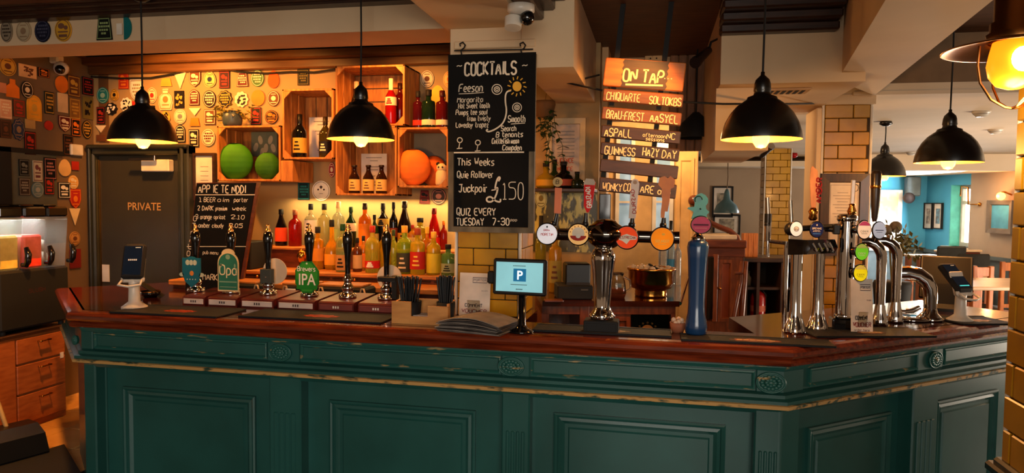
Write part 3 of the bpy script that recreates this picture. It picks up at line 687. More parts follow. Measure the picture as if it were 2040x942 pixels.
def small_art(b, shape, w, h, fg, art, y):
    """marks printed on a clip face: rings, bars and blotches"""
    b.use(flat(fg)); o = scaled(outline(shape, w, h), .9)
    def poly(P, yy=y): b.add([(x, yy, z) for x, z in P], [tuple(range(len(P)))])
    def ring(P, Q):
        n = len(P); b.add([(x, y, z) for x, z in P]+[(x, y, z) for x, z in Q], [(k, (k+1) % n, n+(k+1) % n, n+k) for k in range(n)])
    if art in (1, 2, 3): ring(o, scaled(o, .92))
    if art == 1: poly(ell(w*.2, h*.16, 10)); poly(rect(w*.5, h*.05, 0, -h*.26)); poly(rect(w*.4, h*.04, 0, h*.27))
    if art == 2: poly(ell(w*.2, h*.13, 10, -w*.1, h*.18)); poly(ell(w*.13, h*.1, 8, w*.18, h*.1)); poly(rect(w*.6, h*.06, 0, -h*.08)); poly(rect(w*.5, h*.12, 0, -h*.25))
    if art == 3:
        for k, ww in enumerate((.5, .66, .6, .36)):
            x = -w*ww/2; z = h*(.24-.15*k)
            while x < w*ww/2-w*.04:
                q = w*rnd.uniform(.06, .15); poly(rect(q, h*.085, x+q/2, z)); x += q+w*.03
    if art == 4:
        for k in range(16):
            x, z = rnd.uniform(-.3, .3)*w, rnd.uniform(-.33, .33)*h; a = rnd.uniform(.05, .12)
            poly([(x-a*w, z-.05*h), (x+a*w*.6, z-.07*h), (x+a*w, z+.05*h), (x-a*w*.5, z+.08*h)], y-.0002*k/16)
    if art == 5: poly(ell(w*.05, h*.05, 8, -w*.16, h*.06)); poly(ell(w*.05, h*.05, 8, w*.16, h*.06)); poly([(-w*.09, h*.2), (0, h*.08), (w*.09, h*.2), (0, h*.27)]); poly(rect(w*.2, h*.02, 0, -h*.14)); ring(o, scaled(o, .95))
used_l = set()
for i, (wh, px, py, w, h, shp, bg, fg, desc, art) in enumerate(CLIPS):
    p, ex, nr = spot_on(wh, px, py); u = pxm(p)
    wm = w*u*(1.12 if wh in ('side', 'niche') else 1.02); hm = h*u
    if wh in ('side', 'niche'):                          # true width along the receding wall
        q0 = onx(px-w/2, py, p.x); q1 = onx(px+w/2, py, p.x); wm = min(abs(q1.y-q0.y), hm*1.6)
    b = MB(flat(bg)); b.prism(outline(shp, wm, hm), -.0025, .0025, 'y')
    small_art(b, shp, wm, hm, fg, art, -.0032)
    nb = min((c for j, c in enumerate(CLIPS) if j != i and c[0] == wh), key=lambda c: (c[1]-px)**2+(c[2]-py)**2)
    lb = f'{desc} beer clip {PLACE[wh]} beside {nb[8]} one'
    assert lb not in used_l, lb
    used_l.add(lb)
    solo(b, 'pump_clip', lb, 'beer clip', p, PI/2 if wh in ('side', 'niche') else 0, {'back': 'beer clips pinned to the back wall', 'side': 'beer clips on the side wall', 'niche': 'beer clips in the niche', 'beam': 'beer clips on the beam'}[wh])
# brown upright board and white switch plate by the door
b = MB(mat('brown_post', (104, 68, 34), .6)); p = ony(193, 128, 4.255); q = ony(215, 284, 4.255); b.box(p.x, q.x, 4.265, 4.272, q.z, p.z); struct(b, 'trim_17')
b = MB(white); p = onx(163, 300, -3.83); b.box(-.028, 0, -.05, .05, -.035, .04, .006); solo(b, 'door_alarm', 'small white alarm box beside the private door frame top', 'alarm box', (-3.842, p.y-.02, p.z))
# security camera on side wall
p = onx(122, 133, -3.80); t = thing('security_camera', 'small white security camera with dark lens high on the brown side wall', 'security camera', p)
b = MB(white); b.box(-.07, .0, -.03, .03, .02, .075, .01); b.cyl((-.06, 0, .045), (-.02, -.01, .02), .012); b.build('mount', t)
b = MB(white); b.ball((0, -.0, -.01), .045, 16, (1, 1, 1)); b.build('housing', t)
b = MB(blackg); b.ball((.016, -.026, -.022), .03, 14); b.build('lens', t)
# cable sagging along the wall
def cable(pts, label, r=.006, name='cable'):
    b = MB(blackm); b.tube(pts, r, 8); return solo(b, name, label, 'cable')
pp = [(182, 153), (240, 156), (300, 155), (345, 147), (390, 136), (430, 135), (475, 143), (530, 146), (580, 143), (625, 144), (668, 138)]
cable([ony(x, y, 4.245) for x, y in pp], 'black cable sagging across the back wall above the beer clips')
cable([V((-.30, 3.7, ony(1085, 152, 3.7).z)), ony(1130, 165, 3.55), ony(1200, 180, 3.52)], 'black cable drooping from beam to the on-tap sign', .005)
cable([ony(1356, 203, 3.55), ony(1440, 207, 3.50), ony(1560, 207, 3.66), ony(1625, 206, 4.29)], 'black cable running from the on-tap sign to the tiled column', .005)

# ================================================================== CRATE SHELVES
YB = 4.262; YF = 3.99
def crate(x0, x1, z0, z1, label, yb=YB, yf=YF, back=True, horiz=False):
    t = thing('wooden_crate', label, 'crate', ((x0+x1)/2, (yb+yf)/2, z0), 0, 'pine crates used as wall shelves')
    hw = (x1-x0)/2; hd = (yb-yf)/2; h = z1-z0; th = .012
    n = 3; g = .008; w = (2*hd-g*(n-1))/n
    for s in (-1, 1):
        b = MB(oak)
        for k in range(n): b.box(s*hw, s*(hw-th), -hd+k*(w+g), -hd+k*(w+g)+w, 0, h, .002)
        b.build('side_panel', t)
    for za in (0, h-th):
        b = MB(oak)
        for k in range(n): b.box(-hw, hw, -hd+k*(w+g), -hd+k*(w+g)+w, za, za+th, .002)
        b.build('shelf_board', t)
    if back:
        b = MB(oak); m = 4
        for k in range(m):
            if horiz: b.box(-hw+th, hw-th, hd-.010, hd, th+(h-2*th)*k/m+.003, th+(h-2*th)*(k+1)/m-.003, .002)
            else: b.box(-hw+th+(2*hw-2*th)*k/m+.003, -hw+th+(2*hw-2*th)*(k+1)/m-.003, hd-.010, hd, th, h-th, .002)
        b.build('back_slats', t)
    c = .045
    for s in (-1, 1):
        for z, dz in ((th, 1), (h-th, -1)):
            b = MB(oak); P = [(s*(hw-th), z), (s*(hw-th-c), z), (s*(hw-th), z+dz*c)]
            b.prism(P, -hd+.002, -hd+.016); b.build('corner_block', t)
    return t
def cr(xa, xb, ya, yb_, label, **k):
    p = ony(xa, ya, YF); q = ony(xb, yb_, YF); crate(p.x, q.x, q.z, p.z, label, **k); return p.x, q.x, q.z+.012, p.z
c1 = cr(432, 559, 251, 361, 'wide low pine crate holding green paper lanterns beside the private door')
c2 = cr(562, 664, 178, 317, 'pine crate holding two wine bottles and a white menu', horiz=False)
c3 = cr(668, 806, 132, 250, 'topmost pine crate holding red spirit bottles behind a pendant lamp', horiz=True)
c4 = cr(668, 790, 252, 390, 'lowest pine crate holding three brown beer bottles and a menu')
p = ony(792, 254, YF); q = ony(893, 374, YF)
c5 = (p.x, q.x, q.z+.014, p.z)
crate(p.x+.001, q.x, q.z, p.z, 'pine crate holding orange paper lanterns beside the cocktails board')
b = MB(oak); p = ony(564, 319, 4.02); q = ony(588, 362, 4.02); b.box(p.x, q.x, 3.99, 4.26, q.z, p.z-.004, .003); solo(b, 'shelf_bracket', 'short pine board bracketing the wine crate from below', 'bracket')

def lantern(px, py, rx, rz, shelf, col, label, y=4.10, tilt=0):
    p = ony(px, py, y); u = pxm(p); rx *= u; rz *= u
    t = thing('paper_lantern', label, 'paper lantern', (p.x, y, shelf+rz*.99 if shelf else p.z), tilt)
    b = MB(mat('lantern_paper_%d' % col[0], col, .7, sp=.2)); n = 9
    prof = []
    for k in range(4*n+1):
        a = -PI/2*.9+PI*.9*k/(4*n); prof.append((rx*math.cos(a)*(1-.012*(k % 4 == 0)), rz*math.sin(a)/math.sin(PI/2*.9)))
    b.lathe(prof, 28, sy=.62*1.0 if rx > .1 else .8); b.build('paper_shell', t)
    b = MB(mat('lantern_hole_%d' % col[0], tuple(x*.35 for x in col), .8)); b.lathe([(rx*.30, rz*.985), (rx*.14, rz*1.01), (.001, rz*.99)], 16); b.build('top_ring', t)
LG = (58, 124, 16); LO = (255, 122, 40)
lantern(469, 331, 37, 36, c1[2], LG, 'large lime green paper lantern in the low crate', 4.06)
lantern(533, 333, 25, 27, c1[2], (50, 104, 16), 'smaller lime green paper lantern at the low crate right end', 4.06)
lantern(823, 331, 37, 36, c5[2], LO, 'large bright orange paper lantern beside the cocktails board', 4.06)
lantern(864, 336, 26, 30, c5[2], (250, 112, 34), 'smaller orange paper lantern tucked behind the large orange one', 4.19)

# plant on low crate
p = ony(463, 245, 4.12); zc1 = c1[3]
t = thing('potted_plant', 'squat blue-grey plant pot with yellowish foliage on the low crate', 'plant', (p.x, 4.12, zc1))
b = MB(mat('pot_bluegrey', (52, 66, 74), .4)); b.lathe([(.001, 0), (.045, 0), (.06, .03), (.062, .07), (.055, .105), (.05, .108), (.045, .1), (.001, .095)], 20); b.build('pot', t)
b = MB(mat('foliage_olive', (146, 126, 40), .6, c2=(92, 92, 28), sc=20))
for k in range(90):
    a = rnd.uniform(0, 2*PI); r = rnd.uniform(.03, .12); z = .09+rnd.uniform(-.06, .05)*(r/.1); x, y = r*math.cos(a)*1.15, r*math.sin(a)*.8
    dx, dy = math.cos(a)*.016, math.sin(a)*.016
    b.add([(x, y, z), (x-dy, y+dx, z+.012), (x+dx*1.8, y+dy*1.8, z+rnd.uniform(-.012, .016)), (x+dy, y-dx, z+.012)], [(0, 1, 2, 3)])
b.build('foliage', t)

# papers and pictures
def card(px, py, w, h, y, label, cat='menu', name='menu_card', tilt=.0, lines=True, shelf=None):
    p = ony(px, py, y); u = pxm(p); w *= u; h *= u
    z = shelf+h/2 if shelf is not None else p.z
    t = thing(name, label, cat, (p.x, y, z), 0)
    b = MB(paper); b.box(-w/2, w/2, 0, .003, -h/2, h/2); b.build('sheet', t)
    if lines:
        b = MB(ink)
        for k, ww in enumerate((.62, .3, .0, .5, .34, .0, .1, .0, .2, .32)):
            if ww: b.add([(x, -.001, z_) for x, z_ in rect(w*ww, h*.016, 0, h*(.40-.075*k))], [(0, 1, 2, 3)])
        b.build('print', t)
    return t
card(640, 263, 52, 84, 4.235, 'white printed menu standing behind the wine bottles', shelf=c2[2])
card(745, 330, 54, 80, 4.235, 'white printed menu standing behind the brown beer bottles', shelf=c4[2])
p = ony(407, 352, 4.25); u = pxm(p); t = thing('picture_frame', 'white notice in dark frame between private door and green lantern', 'framed notice', (p.x, 4.25, p.z))
b = MB(dwood); b.frame(-25*u, 25*u, -47*u, 47*u, 0, [(0, -.015), (0, .012), (5*u, .012), (6*u, .0)]); b.build('frame', t)
b = MB(paper); b.box(-20*u, 20*u, .002, .006, -42*u, 42*u); b.use(ink)
for k in range(5): b.add([(x, .001, z) for x, z in rect(18*u, .9*u, 0, (20-9*k)*u)], [(0, 1, 2, 3)])
b.build('sheet', t)
p = ony(527, 287, 4.24); u = pxm(p); t = thing('art_print', 'grey-green print of pale petals leaning in the low crate', 'print', (p.x, 4.235, p.z))
b = MB(mat('print_greygreen', (104, 106, 84), .5)); b.box(-28*u, 28*u, 0, .008, -24*u, 24*u); b.use(mat('print_petal', (176, 156, 122), .6))
for k, (x, z, a) in enumerate(((-18, -6, .3), (-8, 8, -.2), (4, -8, .1), (14, 8, .3), (20, -8, -.3), (-4, -16, .2))):
    b.add([(q.x, -.001-.0001*k, q.z) for q in [Matrix.Rotation(a, 3, 'Y') @ V((xx*u, 0, zz*u)) + V((x*u, 0, z*u)) for xx, zz in ell(5, 9, 12)]], [tuple(range(12))])
b.build('picture', t)
# grey panel in lantern crate
b = MB(mat('grey_card', (120, 112, 96), .6)); p = ony(812, 262, 4.24); q = ony(888, 322, 4.24); b.box(p.x, q.x, 4.243, 4.249, q.z, p.z); solo(b, 'backing_panel', 'plain grey panel behind the orange lanterns', 'panel')

# ================================================================== BOTTLES
def gl(c, tr=.62, r=.06): return mat('bottle_%02x%02x%02x_%d' % (*[int(x) for x in c], int(tr*100)), c, r, tr=tr, ior=1.33, sp=.6)
PROF = {'wine': [(.0, 0), (.96, 0), (1, .02), (1, .56), (.92, .63), (.62, .70), (.36, .76), (.30, .82), (.29, .985), (.33, .985), (.33, 1)],
        'spirit': [(0, 0), (.95, 0), (1, .02), (1, .60), (.96, .66), (.7, .72), (.38, .76), (.34, .80), (.34, 1)],
        'square': [(0, 0), (.97, 0), (1, .015), (1, .66), (.9, .70), (.45, .73), (.38, .75), (.38, 1)],
        'beer': [(0, 0), (.95, 0), (1, .02), (1, .52), (.9, .6), (.55, .72), (.40, .80), (.38, .97), (.42, .97), (.42, 1)],
        'cone': [(0, 0), (.95, 0), (1, .03), (.96, .3), (.78, .52), (.5, .7), (.34, .8), (.3, 1)],
        'squat': [(0, 0), (.9, 0), (1, .06), (1, .36), (.86, .48), (.5, .56), (.32, .62), (.3, 1)],
        'champ': [(0, 0), (.96, 0), (1, .02), (1, .40), (.9, .52), (.62, .66), (.38, .78), (.30, .86), (.29, .97), (.34, .97), (.34, 1)]}
def bottle(px, y, zb, top, w, kind, col, lab, cap, label, lz=(.18, .48), tr=.62, mark=None, group=None, capf=.86):
    p = ony(px, top, y); q = V((p.x, y, zb)); h = p.z-zb; r = w*pxm(p)/2
    t = thing('bottle', label, 'bottle', q, 0, group)
    prof = PROF[kind]; sy = 1 if kind != 'square' else .8
    b = MB(gl(col, tr)); b.lathe([(max(a, .001)*r, z*h) for a, z in prof]+[(.001, h)], 18, sy=sy); b.build('glass', t)
    def rad(f):
        for (a0, z0), (a1, z1) in zip(prof, prof[1:]):
            if z0 <= f <= z1 and z1 > z0: return a0+(a1-a0)*(f-z0)/(z1-z0)
        return prof[-1][0]
    if lab:
        b = MB(flat(lab)); n = 4
        b.lathe([(rad(lz[0]+(lz[1]-lz[0])*k/n)*r+.0012, (lz[0]+(lz[1]-lz[0])*k/n)*h) for k in range(n+1)], 18, sy=sy)
        if mark:
            b.use(flat(mark))
            for k in range(3):
                za = (lz[0]+(lz[1]-lz[0])*(.24+.24*k)); rr = rad(za)*r+.0022; a0 = -PI/2-.5+.12*k; a1 = -PI/2+.5-.12*k
                v = []
                for j in range(5):
                    a = a0+(a1-a0)*j/4; v += [(rr*math.cos(a), rr*sy*math.sin(a), za*h-h*.018), (rr*math.cos(a), rr*sy*math.sin(a), za*h+h*.018)]
                b.add(v, [(2*j, 2*j+2, 2*j+3, 2*j+1) for j in range(4)])
        b.build('label', t)
    if cap:
        b = MB(flat(cap, .35)); e = rad(.99)*r*1.12
        b.lathe([(e, capf*h), (e*1.04, (capf+.01)*h), (e*1.04, h*1.002), (e*.8, h*1.006), (.001, h*1.006)], 16); b.build('cap', t)
    return t
GW = 'wine bottles in the crate'
bottle(597, 4.10, c2[2], 228, 27, 'wine', (12, 12, 12), GO, (20, 16, 14), 'dark wine bottle with figured gold label in the crate', (.12, .46), .1, K, GW, .78)
bottle(648, 4.08, c2[2], 233, 25, 'wine', (64, 52, 18), K, (40, 26, 12), 'olive wine bottle with black label in front of the white menu', (.12, .40), .45, CR, GW, .8)
bottle(779, 4.08, c3[2], 157, 23, 'wine', (170, 16, 20), CR, CR, 'red bottle with cream neck in the topmost crate', (.42, .60), .5, RD, None, .70)
bottle(797, 4.15, c3[2], 166, 24, 'spirit', (90, 10, 14), None, (40, 14, 14), 'dark red bottle behind the cream-necked one in the topmost crate', tr=.5)
bottle(710, 4.14, c3[2], 163, 25, 'champ', (16, 14, 14), (60, 40, 30), (222, 180, 130), 'black bottle with pale stopper half hidden by the pendant lamp', (.3, .5), .05, None, None, .84)
zt5 = c5[3]
for px, w, top, c, lb in ((833, 21, 182, (70, 12, 22), 'dark red spirit bottle with white lettering nearest the topmost crate'), (854, 28, 179, (20, 40, 24), 'dark green spirit bottle between the two dark red ones'), (881, 25, 181, (84, 14, 18), 'dark red spirit bottle beside the cocktails board edge')):
    bottle(px, 4.06, zt5, top, w, 'square', c, CR if px > 840 else RD, K if px < 870 else (60, 20, 20), lb, (.08, .22), .35, None, 'spirit bottles on the lantern crate', .84)
    p = ony(px, 222, 4.06); u = pxm(p)
for px, lb in ((706, 'first brown beer bottle from the lamp-side edge of the lowest crate'), (734, 'middle brown beer bottle of the three in the lowest crate'), (760, 'brown beer bottle of three, furthest from the wine crate')):
    bottle(px, 4.06, c4[2], 329, 22, 'beer', (44, 20, 8), (226, 180, 96), (30, 16, 12), lb, (.10, .50), .3, BR, 'brown beer bottles in the lowest crate', .93)
# bear-shaped jar
p = ony(880, 368, 4.03); t = thing('bear_jar', 'cream bear-headed jar with black ears beside the orange lanterns', 'jar', (p.x, 4.03, c5[2]))
u = pxm(p); b = MB(flat((236, 200, 150))); b.lathe([(.001, 0), (11*u, 0), (12.5*u, 4*u), (12*u, 24*u), (9*u, 30*u)], 18); b.ball((0, 0, 35*u), 11*u, 14, (1, .9, .85)); b.build('body', t)
b = MB(flat(K)); b.ball((-8*u, 0, 43*u), 4*u, 10); b.ball((8*u, 0, 43*u), 4*u, 10); b.ball((-4*u, -9*u, 36*u), 2*u, 8); b.ball((4*u, -9*u, 36*u), 2*u, 8); b.build('ears', t)

# stepped back-bar unit under the crates
z1 = 1.215; z2 = 1.345
bx0 = ony(500, 560, 4.0).x; bx1 = -.93
cab = thing('back_bar_unit', 'stepped dark red wooden back bar carrying the backlit spirit bottles', 'back bar', (0, 0, 0))
b = MB(rwood); b.box(bx0, bx1, 3.84, 4.255, ZF, z1-.02); b.build('carcass', cab)
b = MB(oakh); b.box(bx0, bx1, 3.82, 4.06, z1-.02, z1, .004); b.build('lower_shelf', cab)
b = MB(rwood); b.box(bx0, bx1, 4.06, 4.255, z1, z2-.018); b.build('riser', cab)
b = MB(oakh); b.box(bx0, bx1, 4.05, 4.255, z2-.018, z2, .004); b.build('upper_shelf', cab)
b = MB(oakh); zc0 = ony(700, 566, 3.72).z; b.box(bx0-.3, bx1, 3.62, 3.838, zc0-.03, zc0, .004); b.build('counter_ledge', cab)
b = MB(rwood); b.box(bx0-.3, bx1, 3.66, 3.84, ZF, zc0-.03); b.build('counter_front', cab)
w = (bx1-bx0)/5
for k in range(5):
    b = MB(dwood); b.box(bx0+k*w+.01, bx0+(k+1)*w-.01, 3.826, 3.84, zc0+.012, z1-.03, .004); dd = b.build('drawer', cab)
    b = MB(brass); b.ball((bx0+(k+.5)*w, 3.818, (zc0+z1)/2-.01), .008, 10); b.build('knob', dd)
AM = (226, 140, 24); YL = (226, 196, 40); LM = (176, 200, 40); CL = (226, 224, 190)
GB = 'upper row of backlit bottles'; GF = 'lower row of backlit bottles'
yb, yf = 4.16, 3.95
S = [(560, yb, z2, 417, 24, 'champ', (22, 12, 12), (226, 74, 30), K, 'black bottle with orange label, first on the upper step', (.12, .5), .2, None, GB),
     (588, yb, z2, 418, 26, 'spirit', (176, 24, 12), None, (150, 90, 60), 'square-shouldered red bottle with wooden stopper on the upper step', (.2, .5), .6, None, GB),
     (619, yb, z2, 406, 24, 'spirit', CL, WH, K, 'clear bottle with black cap and white label above the green pump clip', (.3, .62), .8, K, GB),
     (646, yb, z2, 406, 25, 'spirit', (214, 210, 150), None, K, 'clear bottle with tall black cap behind two amber tequilas', (.3, .62), .8, None, GB),
     (674, yb, z2, 402, 25, 'spirit', (210, 220, 190), (170, 190, 110), (206, 170, 120), 'pale clear bottle with tan cork on the upper step', (.1, .4), .8, None, GB),
     (699, yb, z2, 412, 21, 'wine', (18, 44, 14), CR, (14, 40, 14), 'slim green bottle with cream label behind the plain pump handle', (.4, .6), .4, K, GB),
     (727, yb-.03, z2, 405, 25, 'spirit', (226, 110, 16), (240, 126, 24), (50, 30, 16), 'orange liqueur bottle with big orange label', (.05, .55), .6, None, GB),
     (763, yb, z2, 405, 23, 'spirit', (20, 14, 10), GO, K, 'black bottle with gold neck label on the upper step', (.5, .66), .2, K, GB),
     (784, yb-.02, z2, 403, 17, 'wine', (16, 12, 10), (150, 60, 30), K, 'slim black bottle beside the big champagne bottle', (.25, .45), .2, GO, GB),
     (806, yb, z2, 401, 28, 'champ', (30, 16, 10), (226, 150, 40), (30, 16, 12), 'big dark champagne bottle with gold collar', (.1, .34), .25, K, GB),
     (837, yb, z2, 434, 30, 'square', (220, 190, 40), None, K, 'yellow flask-like bottle with wide black cap', (.2, .5), .7, None, GB),
     (865, yb, z2, 415, 29, 'cone', (190, 20, 16), (200, 30, 26), (110, 14, 12), 'red conical bottle beside the tiled column', (.1, .3), .5, WH, GB),
     (884, yb, z2, 440, 15, 'wine', (160, 30, 16), None, OR, 'narrow red bottle squeezed beside the tiled column', (.2, .5), .5, None, GB),
     (633, yf+.07, z1+.0, 452, 24, 'square', (232, 160, 30), (206, 130, 40), K, 'amber square bottle, first of the two tequilas', (.2, .5), .65, None, GF),
     (661, yf+.07, z1+.0, 438, 29, 'squat', (238, 168, 30), (226, 150, 40), K, 'broad amber bottle, second of the two tequilas', (.1, .32), .65, None, GF),
     (683, yf-.03, z1, 446, 28, 'spirit', (190, 200, 120), (190, 136, 76), (20, 60, 30), 'pale green bottle with kraft paper label', (.04, .36), .7, K, GF),
     (712, yf, z1, 474, 18, 'spirit', (120, 54, 14), (206, 160, 100), K, 'small brown bottle with tan label behind the plain pump', (.1, .5), .5, None, GF),
     (742, yf-.02, z1, 450, 29, 'spirit', (226, 206, 60), (204, 30, 24), (170, 40, 30), 'yellow bottle with red band label', (.10, .26), .65, WH, GF),
     (768, yf+.03, z1, 452, 24, 'spirit', (240, 196, 30), None, (200, 150, 60), 'golden bottle behind the last pump handle', (.2, .5), .65, None, GF),
     (806, yf-.02, z1, 450, 31, 'spirit', LM, (60, 60, 44), (240, 160, 50), 'lime yellow bottle with tall grey label', (.04, .44), .65, CR, GF),
     (832, yf-.05, z1, 455, 30, 'square', YL, (190, 40, 26), (150, 60, 30), 'yellow bottle with red lettered label', (.12, .5), .6, (236, 200, 80), GF),
     (851, yf+.06, z1, 452, 20, 'spirit', (230, 140, 24), None, (220, 170, 60), 'orange bottle crowded behind the yellow ones', (.2, .5), .65, None, GF),
     (864, yf-.03, z1, 462, 28, 'spirit', (224, 190, 30), (206, 180, 40), (226, 170, 60), 'plain yellow bottle with gold cap', (.05, .5), .65, None, GF),
     (893, yf-.06, z1, 487, 28, 'square', (110, 160, 80), (140, 150, 110), K, 'pale green bottle with black ball stopper beside the tiled column', (.1, .4), .65, K, GF)]
S += [(746, yb-.05, z2, 428, 17, 'wine', (40, 70, 24), (200, 170, 90), K, 'slim dark green bottle between the orange and black ones', (.2, .45), .5, None, GB),
      (822, yb-.04, z2, 448, 17, 'spirit', (230, 150, 30), (226, 190, 110), (170, 40, 30), 'small amber bottle with red cap behind the lime one', (.15, .5), .6, None, GB),
      (784, yf+.06, z1, 458, 18, 'wine', (200, 204, 60), None, (40, 60, 30), 'slim lime bottle behind the last pump handle', (.2, .5), .65, None, GF),
      (724, yf+.07, z1, 470, 17, 'spirit', (236, 150, 40), (240, 120, 30), K, 'small orange-labelled bottle in front of the liqueur', (.1, .5), .6, None, GF)]
for s in S: bottle(*s)
# brass ornament and boxes on the step
p = ony(601, 510, 3.95); t = thing('brass_ornament', 'small brass figurine ornament on the back bar ledge', 'ornament', (p.x, 3.95, z1))
b = MB(brass); b.lathe([(.001, 0), (.026, 0), (.03, .01), (.014, .03), (.02, .06), (.03, .085), (.022, .11), (.001, .13)], 14); b.build('body', t)
p = ony(522, 470, 4.1); q = ony(545, 492, 4.1)
t = thing('till_box', 'black till box on the back bar behind the chalkboard', 'till', (p.x, 3.95, 0))
b = MB(blackm); b.box(-.075, .075, -.1, .10, z1+.001, z1+.17, .006); b.build('body', t); b = MB(blackg); b.box(-.06, .06, -.106, -.1, z1+.04, z1+.15, .002); b.build('screen', t)
p = ony(518, 430, 4.15); t = thing('statuette', 'small pale statuette standing on the black till', 'statuette', (p.x, 3.95, z1+.1705))
b = MB(flat((220, 180, 140))); b.lathe([(.001, 0), (.022, 0), (.02, .03), (.012, .06), (.018, .085), (.008, .1), (.013, .12), (.001, .135)], 14); b.build('figure', t)
# bent-handled crates (bottle skips) on the ledge
for k, (xa, xb, lb) in enumerate(((648, 738, 'dark bottle skip with bent cream handles behind the plain pump'), (478, 530, 'dark bottle skip with bent handles behind the chalkboard foot'), (578, 640, 'dark bottle skip with bent handles behind the green clip'))):
    p = ony(xa, 600, 3.52); q = ony(xb, 600, 3.52)
    t = thing('bottle_skip', lb, 'bottle skip', ((p.x+q.x)/2, 3.52, 0)); hw = (q.x-p.x)/2; zt = ony(690, 570, 3.45).z
    b = MB(blackm); b.box(-hw, hw, -.06, .08, ZF+.3, zt-.01, .01); b.build('tub', t)
    b = MB(oakh); b.box(-hw-.02, hw-.03, -.05, .09, zt-.01, zt+.003, .003); b.build('lid', t)
    for x in (-hw+.01, hw-.015):
        b = MB(flat((190, 160, 124), .35)); b.tube([(x-.018, -.07, zt-.14), (x-.014, -.07, zt-.04), (x-.006, -.07, zt-.012), (x+.006, -.07, zt-.012), (x+.014, -.07, zt-.04), (x+.018, -.07, zt-.14)], .005, 8); b.build('handle', t)

# ================================================================== CHALKBOARDS
Yc = 3.07
def W(px, py, y=Yc): p = ony(px, py, y); return p.x, p.z
t = thing('cocktails_board', 'tall framed chalkboard listing cocktails and quiz night on the tiled column', 'chalkboard', (0, 0, 0))
x0, z1_ = W(897, 111); x1, _ = W(1062, 300); _, z0_ = W(970, 463)
b = MB(mat('weathered_frame', (122, 110, 88), .8, c2=(74, 66, 52), sc=14, st=(1, 1, .3))); b.frame(x0-.006, x1+.006, z0_, z1_, Yc+.012, [(0, -.018), (0, .014), (.024, .014), (.026, .0)]); b.build('frame', t)
b = MB(board); b.box(x0+.01, x1-.01, Yc+.006, Yc+.02, z0_+.012, z1_-.004); xm, zm = W(980, 302); b.box(x0-.008, x1+.008, Yc-.006, Yc+.004, W(980, 330)[1]*0+zm, z1_+.003); b.build('slate', t)
u = pxm(ony(980, 300, Yc)); yt = Yc-.0075; yl = Yc+.0045
b = MB(chalk)
def put(text, px, py, hpx, wpx, y=yt, wt=.14, **k): x, z = W(px, py, y); hand(b, text, x, z, hpx*u, wpx*u, wt, y, **k)
put('COCKTAILS', 926, 150, 25, 104, wt=.15, slant=.03); put('~', 910, 138, 12, 11); put('~', 1040, 138, 12, 11)
put('Feesan', 914, 183, 15, 48, slant=.12); ribbon(b, [W(914, 187, yt), W(940, 186, yt), W(964, 184, yt)], 1.4*u, yt)
for i, (tx, py, xa, wd_) in enumerate((('Margarita', 204, 911, 52), ('Hot Sweet tooth', 216, 913, 64), ('Pumps tee soul', 229, 908, 64), ('from twisty', 241, 930, 48), ('Loveday tropez', 254, 908, 67))): put(tx, xa, py, 10, wd_, wt=.17, slant=.1)
put('Smooth', 1012, 243, 13, 34, slant=.1); ribbon(b, [W(1018, 247, yt), W(1046, 245, yt)], 1.4*u, yt)
for tx, py, xa, wd_ in (('Search', 261, 998, 30), ('B tenants', 273, 988, 54), ('Cuttlefish moon', 286, 980, 54), ('Campden', 299, 1001, 38)): put(tx, xa, py, 10, wd_, wt=.17, slant=.1)
for cx, cy, r in ((990, 178, 10), (1030, 214, 9)):
    for q in (1, .55, .25): ribbon(b, [W(cx+r*q*math.cos(a*PI/8), cy+r*q*math.sin(a*PI/8), yt) for a in range(17)], 1.6*u, yt)
ribbon(b, smooth([W(*q, yt) for q in ((1018, 180), (1008, 183), (1006, 200), (1010, 222), (1004, 244), (990, 256), (974, 263), (968, 260), (972, 257))], 2), 3*u, yt)
for cx, cy in ((916, 279), (952, 284)):
    ribbon(b, [W(cx+5*math.cos(a*PI/6), cy+5*math.sin(a*PI/6), yt) for a in range(13)], 1.8*u, yt); ribbon(b, [W(cx, cy+5, yt), W(cx-2, cy+16, yt)], 1.6*u, yt); ribbon(b, [W(cx-6, cy+17, yt), W(cx+5, cy+16, yt)], 1.6*u, yt)
ribbon(b, [W(904, 304, yt), W(1044, 303, yt)], 2.6*u, yt)
put('This Weeks', 911, 329, 14, 76, yl, slant=.03); put('Quie Rollover', 911, 354, 13, 74, yl); put('Juckpoir', 914, 382, 15, 58, yl, slant=.04)
put('150', 1002, 397, 34, 41, yl, wt=.05, jit=.1)
put('QUIZ EVERY', 910, 428, 14, 80, yl); put('TUESDAY', 909, 448, 14, 57, yl); put('7-30', 981, 448, 14, 34, yl); put('ppp', 1017, 440, 5, 13, yl)
ribbon(b, smooth([W(*q, yl) for q in ((993, 361), (997, 354), (993, 352), (988, 364), (986, 378), (992, 372), (990, 385), (982, 402), (970, 402), (969, 394), (978, 391), (986, 400), (997, 403), (997, 396))], 2), 3.4*u, yl)
ribbon(b, [W(979, 379, yl), W(991, 377, yl)], 2.2*u, yl)
b.build('chalk_lettering', t)
b = MB(chalky); ye = yt-.001; b.add([(W(1030+9*math.cos(a*PI/8), 172+10*math.sin(a*PI/8), ye)[0], ye, W(1030+9*math.cos(a*PI/8), 172+10*math.sin(a*PI/8), ye)[1]) for a in range(16)], [tuple(range(16))])
for k in range(12):
    a = 2*PI*k/12; ribbon(b, [W(1030+13*math.cos(a), 172+14*math.sin(a), ye), W(1030+19*math.cos(a+.1), 172+20*math.sin(a+.1), ye)], 2*u, ye)
b.build('chalk_sun', t)
for px in (920, 1040):
    b = MB(blackm); pts = [ony(px+dx, py, 3.09) for dx, py in ((0, 110), (-2, 100), (4, 96), (7, 90), (2, 84), (-4, 87), (-3, 92))]; b.tube(pts, .0035, 8); b.build('hook', t)
